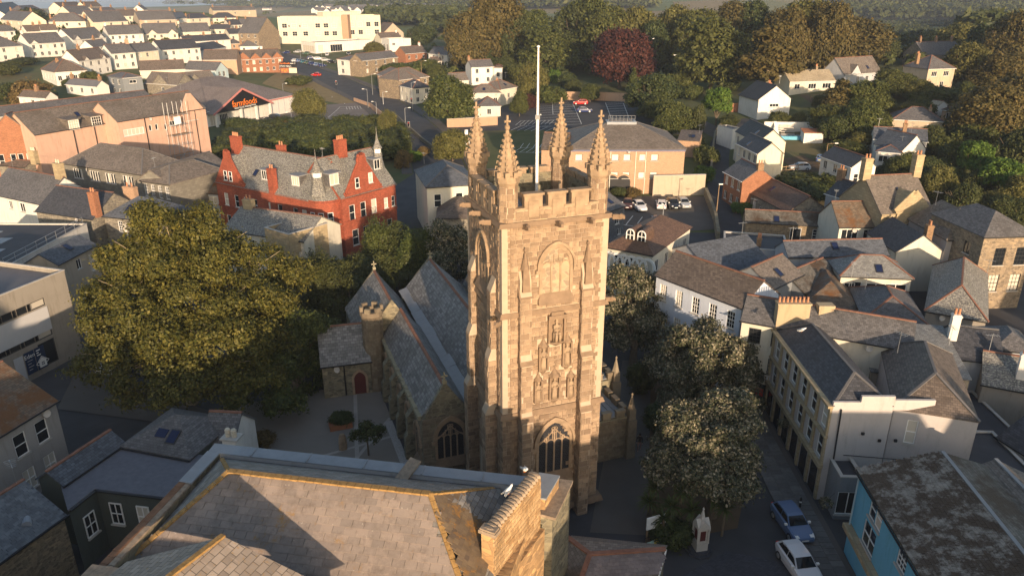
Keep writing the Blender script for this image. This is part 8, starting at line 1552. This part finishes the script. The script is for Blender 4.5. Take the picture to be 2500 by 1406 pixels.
for a in [
 (1145, 28, 178, 110, 'beech', 'brown-green beech at the western end of the park wood'), (1210, -14, 168, 150, 'beech', 'tall russet beech rising over the western wood'), (1262, 8, 170, 110, 'dark', 'dark oak between the russet beech and the next crown'), (1340, 62, 185, 150, 'beech2', 'broad green beech in front, behind the flagpole'), (1300, 25, 165, 110, 'beech2', 'green crown behind the broad beech'), (1400, -5, 165, 140, 'dark', 'shadowy green tree in the deep middle of the wood'), (1440, -20, 160, 110, 'beech2', 'tall green tree above the copper beech'), (1470, 15, 175, 130, 'beech2', 'feathery green beech just west of the copper beech'), (1545, 5, 170, 120, 'olive', 'yellow-green tree directly behind the copper beech'),
 (1512, 62, 215, 150, 'copper', 'dark red copper beech at the wood edge'), (1600, 40, 180, 80, 'dark', 'dark gap-side tree east of the copper beech'), (1640, 0, 165, 110, 'olive', 'olive-green tree against the far pale field'), (1690, 22, 178, 120, 'beech2', 'green tree behind the widest beech'), (1735, 42, 222, 185, 'beech2', 'widest weeping beech above the bright green tree'), (1790, 5, 165, 120, 'beech', 'brown tree behind the widest beech'), (1835, -12, 165, 120, 'dark', 'dark tree below the sloping far field'), (1872, 50, 228, 120, 'larch', 'open larch with a bare pale trunk'), (1905, 20, 195, 110, 'beech', 'brown-green tree behind the larch'), (1955, -18, 180, 150, 'olive', 'tall olive tree on the skyline of the wood'), (2010, 5, 185, 120, 'beech', 'russet tree behind the slate dormer house'), (2075, 42, 172, 160, 'beech', 'round russet beech right behind the slate dormer house'), (1975, 90, 178, 90, 'dark', 'dark tree behind the long cream bungalow'), (2160, 90, 160, 60, 'dark', 'small dark tree by the hay meadow'),
 (1155, 78, 165, 60, 'cone', 'pale conifer before the western wood'), (1190, 110, 172, 60, 'dark', 'dark shrubby tree at the foot of the western wood')]: T(*a, group=GW)
GE = 'trees on the eastern slope'
for a in [
 (2330, 48, 150, 110, 'olive', 'yellowish tree on the skyline of the eastern slope'), (2400, 52, 170, 110, 'dark', 'dark tree east of the yellowish one'), (2460, 28, 190, 130, 'beech', 'brown-topped tree at the eastern edge'), (2350, 95, 215, 110, 'olive', 'olive tree behind the pyramid-roofed house'), (2430, 130, 235, 120, 'beech', 'russet tree overhanging the hidden bungalow'), (2480, 180, 330, 160, 'beech', 'huge drooping brown tree at the eastern edge'), (2400, 205, 350, 160, 'beech', 'dense brown tree above the bright lime bushes'), (2400, 138, 205, 90, 'copper', 'dull purple tree on the eastern slope'), (2280, 70, 130, 90, 'dark', 'dark tree beside the clustered-chimney house'), (2220, 85, 130, 70, 'dark', 'dark tree at the corner of the hay meadow'), (2480, 300, 420, 120, 'dark', 'dark tree below the huge drooping brown tree'),
 (2318, 325, 430, 60, 'cone', 'small pointed conifer above the chapel'), (2370, 340, 450, 90, 'bright', 'bright lime-green tree east of the pointed conifer'), (2430, 385, 490, 110, 'bright', 'wide bright lime tree at the eastern edge'), (2480, 420, 520, 90, 'olive', 'olive tree below the lime trees'), (2280, 395, 500, 80, 'olive', 'olive tree just above the chapel roof'), (2200, 372, 455, 90, 'beech2', 'green tree between the white house and the chapel'), (2340, 440, 530, 80, 'dark', 'dark tree behind the bare dead branches'), (2240, 400, 480, 70, 'dark', 'shadowy tree west of the chapel chimney'), (2440, 470, 540, 90, 'dark', 'dark tree behind the mill roof'), (2165, 395, 440, 60, 'dark', 'dark bush-like tree by the gable windows'),
 (2045, 190, 282, 70, 'larch', 'sparse rusty conifer below the cream bungalow'), (2110, 195, 285, 100, 'beech2', 'green garden tree in front of the dormer house'), (2085, 245, 345, 100, 'beech2', 'round green tree on the garden slope'), (2170, 170, 240, 90, 'beech2', 'green tree between the dormer house and pyramid roof'), (2240, 190, 250, 70, 'olive', 'yellow-green garden tree below the pyramid roof'), (2220, 245, 295, 70, 'olive', 'feathery pale shrub tree above the hipped bungalow'), (2010, 285, 335, 40, 'beech2', 'small green tree beside the rusty shed'), (2260, 300, 370, 70, 'dark', 'dark tree behind the red-ridged white house'), (2330, 280, 340, 60, 'dark', 'dark tree below the low hipped bungalow'),
 (1747, 210, 306, 74, 'bright', 'single bright yellow-green tree by the lane end'), (1592, 172, 282, 135, 'dark', 'big rounded dark evergreen above the office'), (1600, 232, 300, 80, 'beech2', 'lower rounded tree before the big evergreen'), (1640, 250, 335, 90, 'beech2', 'spreading shrub tree on the bank behind the office'), (1545, 168, 225, 30, 'cone', 'thin conifer behind the rounded evergreen')]: T(*a, group=GE)
GR = 'trees beside the main road and car parks'
for a in [(1100, 183, 303, 125, 'beech2', 'bushy roadside tree beside the stone corner house'), (1105, 310, 395, 88, 'olive', 'round sunlit-topped tree by the OUT sign'), (758, 208, 300, 82, 'willow', 'drooping willow-like tree in the supermarket car park'), (950, 262, 345, 50, 'willow', 'small bushy tree at the end of the dark hedge belt'), (1345, 205, 252, 60, 'bush', 'green bush growing over the car park wall'), (1440, 205, 250, 46, 'beech2', 'green bush tree before the copper beech'), (1300, 145, 245, 75, 'olive', 'light green tree right behind the flagpole'), (1268, 222, 285, 40, 'beech2', 'dense green shrub tree by the cream hipped house'), (1352, 165, 205, 26, 'bushbright', 'golden bush at the foot of the park wood'), (1385, 172, 222, 50, 'dark', 'dark clipped shrub near the golden bush'), (1290, 228, 270, 40, 'copper', 'dark purple shrub beside the cream hipped house'), (1065, 155, 200, 45, 'beech2', 'garden tree behind the roadside shops'), (1030, 55, 118, 80, 'dark', 'broad dark oak behind the white depot'), (915, 100, 140, 50, 'olive', 'sunlit tree in front of the showroom wall'), (1040, 140, 175, 50, 'bush', 'bushy green garden before the white cottage'), (970, 150, 180, 60, 'bush', 'overgrown green garden by the stone house')]: T(*a, group=GR)
GB = 'shrubs of the dark hedge belt'
kinds = ['bushdark', 'bush', 'bushdark', 'bushhay', 'bushdark', 'bush']; rg = random.Random(12); k = 0
where = ['behind the bank chimney', 'beside the black carrier', 'below the supermarket lamp', 'near the white van', 'under the willow', 'by the footpath', 'above the bank ridge', 'at the hedge middle', 'near the road end', 'at the western hedge end', 'over the bank gable', 'facing the car park']
look = {'bushdark': 'dark evergreen shrub', 'bush': 'mid green shrub', 'bushhay': 'dry straw-coloured shrub'}
for row, (y0, yt) in enumerate([(322, 300), (345, 312), (368, 330), (388, 350)]):
    for i in range(9):
        px = 585 + i * 46 + rg.uniform(-12, 12); kd = kinds[(i * 5 + row * 3) % 6]
        if row and kd == 'bushhay': kd = 'bushdark'
        T(px, yt - rg.uniform(0, 26), y0 + rg.uniform(-3, 6), rg.uniform(62, 90), kd, f'{look[kd]} {where[(i + row * 5) % 12]}, {["upper", "second", "third", "lowest"][row]} row of the belt', 'shrub', GB, 'shrub')
GG = 'garden shrubs and hedges'
for a in [(60, 140, 160, 60, 'bushdark', 'dark shrub below the white semi-detached pair'), (20, 150, 185, 50, 'bushdark', 'dark hedge at the western picture edge'), (15, 200, 250, 60, 'bushdark', 'tall dark shrub at the western edge above the pink hall'), (75, 188, 252, 70, 'bushhay', 'yellowish shrub beside the ruined shed'), (110, 215, 255, 50, 'bush', 'green shrub beside the white shed'), (170, 190, 215, 26, 'bushdark', 'small dark tree before the brown-roofed pair'), (225, 170, 205, 40, 'bush', 'green garden before the brown-roofed cottages'), (452, 178, 217, 32, 'bushbright', 'bright green bush between the stone sheds'), (80, 18, 60, 60, 'bushdark', 'round dark hedge tree among cream houses'), (110, 40, 66, 40, 'bushdark', 'dark garden tree by the pyramid-roofed house'), (220, 50, 68, 34, 'bushdark', 'dark shrub beside the scaffolded house'), (730, 182, 208, 50, 'bush', 'grassy green bank beside the billboard'), (1650, 268, 300, 60, 'bush', 'green bush on the bank by the track'), (1690, 330, 362, 50, 'bush', 'shrub on the bank behind the office'), (1722, 352, 400, 50, 'bush', 'shrubs above the walled car park'), (1715, 400, 445, 40, 'bushbright', 'rambling bright shrub at the wall end'), (1700, 250, 330, 30, 'bushdark', 'clipped dark hedge end by the lane'), (1780, 280, 310, 40, 'bushdark', 'dark shrub at the lane bend'), (1690, 275, 320, 40, 'bushdark', 'long clipped hedge beside the track'), (2290, 205, 255, 90, 'bush', 'thick bank of hedge below the pyramid-roofed house'), (2250, 220, 262, 60, 'bush', 'garden hedge west of the thick bank'), (2140, 230, 280, 60, 'bush', 'green shrub by the white garden fence'), (2060, 340, 375, 80, 'bush', 'low garden shrub behind the picket fence'), (1960, 420, 460, 110, 'bush', 'ivy mass on the bank above the stone store'), (2030, 420, 470, 90, 'bush', 'ivy mass next to the dark slate hall'), (1985, 445, 490, 80, 'bushdark', 'dark ivy below the stone store bank'), (2340, 560, 640, 80, 'bush', 'green shrub in front of the pale flats'), (2310, 610, 660, 60, 'bush', 'shrub beside the hipped old-slate roof'), (1810, 490, 520, 40, 'bushbright', 'leafy garden at the end of the brick terrace'), (1545, 455, 482, 34, 'bushhay', 'pink flowering shrub by the office garage'), (1510, 455, 480, 34, 'bushdark', 'dark shrub beside the pink flowering one'), (1470, 440, 470, 40, 'bushdark', 'dark shrub seen between tower pinnacle and office'), (1010, 365, 395, 30, 'bushbright', 'clipped light shrub beside the footpath'), (1035, 355, 380, 26, 'bushhay', 'grey shrub on the traffic island'), (985, 360, 410, 34, 'bushhay', 'brown shrub beside the footpath'), (832, 1005, 1038, 48, 'bushdark', 'rounded evergreen shrub in the rusty planter'), (640, 1050, 1085, 50, 'bushhay', 'pale-leaved shrub beside the white chimney stack'), (1640, 1270, 1330, 90, 'bushdark', 'dense dark shrub under the palms'), (2285, 1035, 1100, 50, 'bushhay', 'wild buddleia growing from the hotel gutter'), (1560, 880, 960, 60, 'bushdark', 'dark holly shrub on the church path')]: T(*a, name='shrub', group=GG, cat='shrub')
big_tree('tree', 'small two-stemmed tree standing on the churchyard paving', (900, 1112), [(882, 1062, 54, 20), (915, 1058, 54, 22), (898, 1045, 54, 16)], 'leaf_dark', 2600, .12, 41, .3, r=.09)
T(1612, 985, 1060, 90, 'dark', 'dark evergreen in the shade beside the church path', 'tree')
rg = random.Random(77); spots = [(2060, 300), (2130, 310), (2155, 345), (2205, 300), (2095, 360), (2030, 340), (2300, 250), (2355, 240), (2390, 300), (2340, 330), (2410, 390), (2350, 400), (2300, 450), (2260, 440), (2380, 470), (2470, 480), (2420, 520), (2180, 420), (2110, 250), (2160, 260), (2250, 280), (2200, 225), (2020, 320), (1950, 300), (1900, 300), (2380, 350), (2460, 380), (2440, 300), (2300, 380), (2000, 260), (1830, 190), (1780, 215), (1690, 235), (1650, 225), (2480, 540), (1230, 180), (1180, 185), (1270, 190), (1400, 225), (2150, 190), (2010, 205)]
near_ = ['by the pool garden', 'above the picket fence', 'on the garden path', 'behind the low bungalow', 'over the ivy bank', 'beside the lime trees', 'above the chapel', 'at the wood foot', 'below the pyramid roof', 'on the drive bank', 'near the eastern edge']; lk = {'bush': 'leafy green bush', 'bushdark': 'dark glossy bush', 'beech2': 'young green tree', 'olive': 'young olive-green tree', 'dark': 'young dark tree'}
for i, (px, py) in enumerate(spots):
    kd = rg.choice(['bush', 'bushdark', 'beech2', 'olive', 'dark']); hgt = rg.uniform(28, 52) * (1.25 if py > 300 else 1); T(px, py - hgt, py + 8, hgt * rg.uniform(1.1, 1.5), kd, f"{['rounded', 'ragged', 'spreading', 'upright'][i % 4]} {lk[kd]} {near_[i % 11]}", 'shrub' if 'bush' in kd else 'tree', GE, 'shrub' if 'bush' in kd else 'tree')
# bare tree
bt = thing('dead_tree', 'bare dead tree with pale branches above the mill roof', 'tree', hit(2335, 530)); o = trunk_mb(77, 2.2, .14, 3.4, 5.0, 9).build('trunk', 'barkpale', bt)
# palms
pm = MB(); rg = random.Random(31)
for i in range(70):
    a = rg.uniform(0, 6.28); e = rg.uniform(-.5, 1.3); L = rg.uniform(.8, 1.15); d = Vector((math.cos(a) * math.cos(e), math.sin(a) * math.cos(e), math.sin(e))); s = Vector((-math.sin(a), math.cos(a), 0)) * .035; m_ = d * L * .55; t_ = d * L + Vector((0, 0, -.28 * L * math.cos(e))); pm.face([-s, s, m_ + s * 1.2, m_ - s * 1.2]); pm.face([m_ - s * 1.2, m_ + s * 1.2, t_])
pmm = pm.mesh('palm_rosette', 'leaf_palm')
for i, (px, py, z, lab) in enumerate([(1600, 1190, 3.4, 'cabbage palm nearest the church path'), (1640, 1235, 3.2, 'cabbage palm above the dark shrub'), (1690, 1245, 3.0, 'cabbage palm leaning over the monument'), (1665, 1200, 3.8, 'tallest cabbage palm under the blossoming oak'), (1740, 1215, 3.2, 'cabbage palm on the street side'), (1620, 1265, 2.6, 'lowest cabbage palm behind the notice board'), (1770, 1240, 2.8, 'cabbage palm at the kerb end'), (1585, 1225, 2.8, 'small cabbage palm by the path edge')]):
    p = P(px, py, z); t = thing('cabbage_palm', lab, 'palm', (p.x, p.y, 0), i * 1.1, 'palms below the holm oak'); link('crown', pmm, t, (0, 0, z)).scale = (1.1,) * 3; MB().path([(0, 0, -.2), (.05, .03, z * .5), (0, 0, z)], .1, 6).build('trunk', 'bark', t)
hb2 = thing('hanging_basket', 'round hanging basket of white flowers on the hotel front', 'flower basket', P(2016, 1228, 2.6)); link('foliage', crown('basket_leaves', 'leaf_holm', 4, [(0, 0, 0, .42, .42, .36)], 900, .06, .15), hb2); MB().tube((0, 0, .2), (.5, 0, .9), .012, .012, 4).build('bracket', 'iron', hb2)
hb3 = thing('hanging_basket', 'round hanging basket of pale flowers at the far hotel corner', 'flower basket', P(1913, 1033, 2.8)); link('foliage', crown('basket_leaves', 'leaf_holm', 5, [(0, 0, 0, .42, .42, .36)], 900, .06, .15), hb3); MB().tube((0, 0, .2), (.5, 0, .9), .012, .012, 4).build('bracket', 'iron', hb3)
# far village and far woods
vm = MB().box(-5, -3.5, -1, 5, 3.5, 5, 0); vm.face([(-5, -3.5, 5), (-5, 3.5, 5), (-5, 0, 8)][::-1], 0); vm.face([(5, -3.5, 5), (5, 3.5, 5), (5, 0, 8)], 0); vm.slab([(-5.2, -3.8, 4.9), (5.2, -3.8, 4.9), (5.2, 0, 8.1), (-5.2, 0, 8.1)], .2, 1).slab([(5.2, 3.8, 4.9), (-5.2, 3.8, 4.9), (-5.2, .02, 8.1), (5.2, .02, 8.1)], .2, 1); vme = vm.mesh('village_house', ['white', 'slate'])
rg = random.Random(6)
for i in range(64):
    px = 770 + (i % 32) * 11 + rg.uniform(-5, 5); py = 30 + (i // 32) * 7 + rg.uniform(-3, 3) - abs(px - 950) * .012
    p = hit(px, py); o = link('village_house', vme, None, p, (0, 0, rg.choice([0, 0, 1.2, -.4, .3, 1.57]) + rg.uniform(-.15, .15))); s = rg.uniform(.85, 1.15); o.scale = (s * 1.1, s, s); tag(o, 'small white house with grey roof in the far village', 'house', 'houses of the far village')
def far_wood(name, n, regions, seed, size=(4, 7), mat='leaf_dark'):
    rg = np.random.default_rng(seed); C = []; 
    ar = [abs((b[0] - a[0]) * (b[1] - a[1])) for a, b in regions]; tot = sum(ar)
    for (a, b), q in zip(regions, ar):
        for _ in range(max(3, int(n * q / tot))):
            p = hit(rg.uniform(a[0], b[0]), rg.uniform(a[1], b[1]))
            if 250 < p.y < 5000: C.append(p)
    cen = []; nv = []; tone = []; sz = []
    for p in C:
        r = rg.uniform(*size) * (1 + p.y / 3500); m = 34; d = rg.normal(0, 1, (m, 3)); d /= np.linalg.norm(d, axis=1)[:, None]; d[:, 2] = np.abs(d[:, 2]) * 1.0 - .1
        cen.append(np.array(p) + np.array([0, 0, r * .75]) + d * np.array([r, r, r * .95]) * rg.uniform(.8, 1.05, (m, 1))); nv.append(d); tone += [rg.uniform(.2, 1)] * (m * 4); sz += [r * .42] * m
    cen = np.concatenate(cen); nv = np.concatenate(nv); co = leaves(rg, cen, nv, 1.0, .3).reshape(-1, 4, 3); c0_ = co.mean(1, keepdims=True); co = (c0_ + (co - c0_) * np.array(sz)[:, None, None]).reshape(-1, 3)
    me = raw_mesh(name, co, np.arange(len(co)).reshape(-1, 4), mat, np.array(tone)); return tag(link(name, me), kind='stuff')
far_wood('far_woods', 2600, [((1050, 44), (1140, 84)), ((2040, 0), (2500, 52)), ((1130, 6), (1600, 24)), ((2350, 55), (2500, 80)), ((960, 44), (1110, 66)), ((2360, 90), (2500, 110))], 3)
far_wood('far_woods', 700, [((0, 0), (780, 7)), ((560, 8), (760, 22)), ((400, 6), (560, 16)), ((760, 14), (1120, 22)), ((900, 42), (1000, 60))], 4, (4, 6))
far_wood('field_hedges', 500, [((2140, 98), (2330, 101)), ((2130, 84), (2330, 86)), ((2120, 68), (2340, 70)), ((2120, 60), (2340, 62)), ((2160, 74), (2260, 77)), ((1780, 8), (1800, 40))], 5, (1.6, 2.6))
far_wood('garden_greenery', 420, [((0, 40), (560, 130)), ((560, 20), (700, 40)), ((1000, 95), (1240, 190)), ((2040, 200), (2480, 300)), ((1660, 180), (1840, 280))], 6, (1.2, 2.2), 'leaf_green')
far_wood('wood_undergrowth', 900, [((1130, 120), (1860, 200)), ((1860, 180), (2000, 240)), ((2160, 120), (2500, 330)), ((2150, 370), (2500, 520))], 8, (1.8, 3.2), 'leaf_dark')
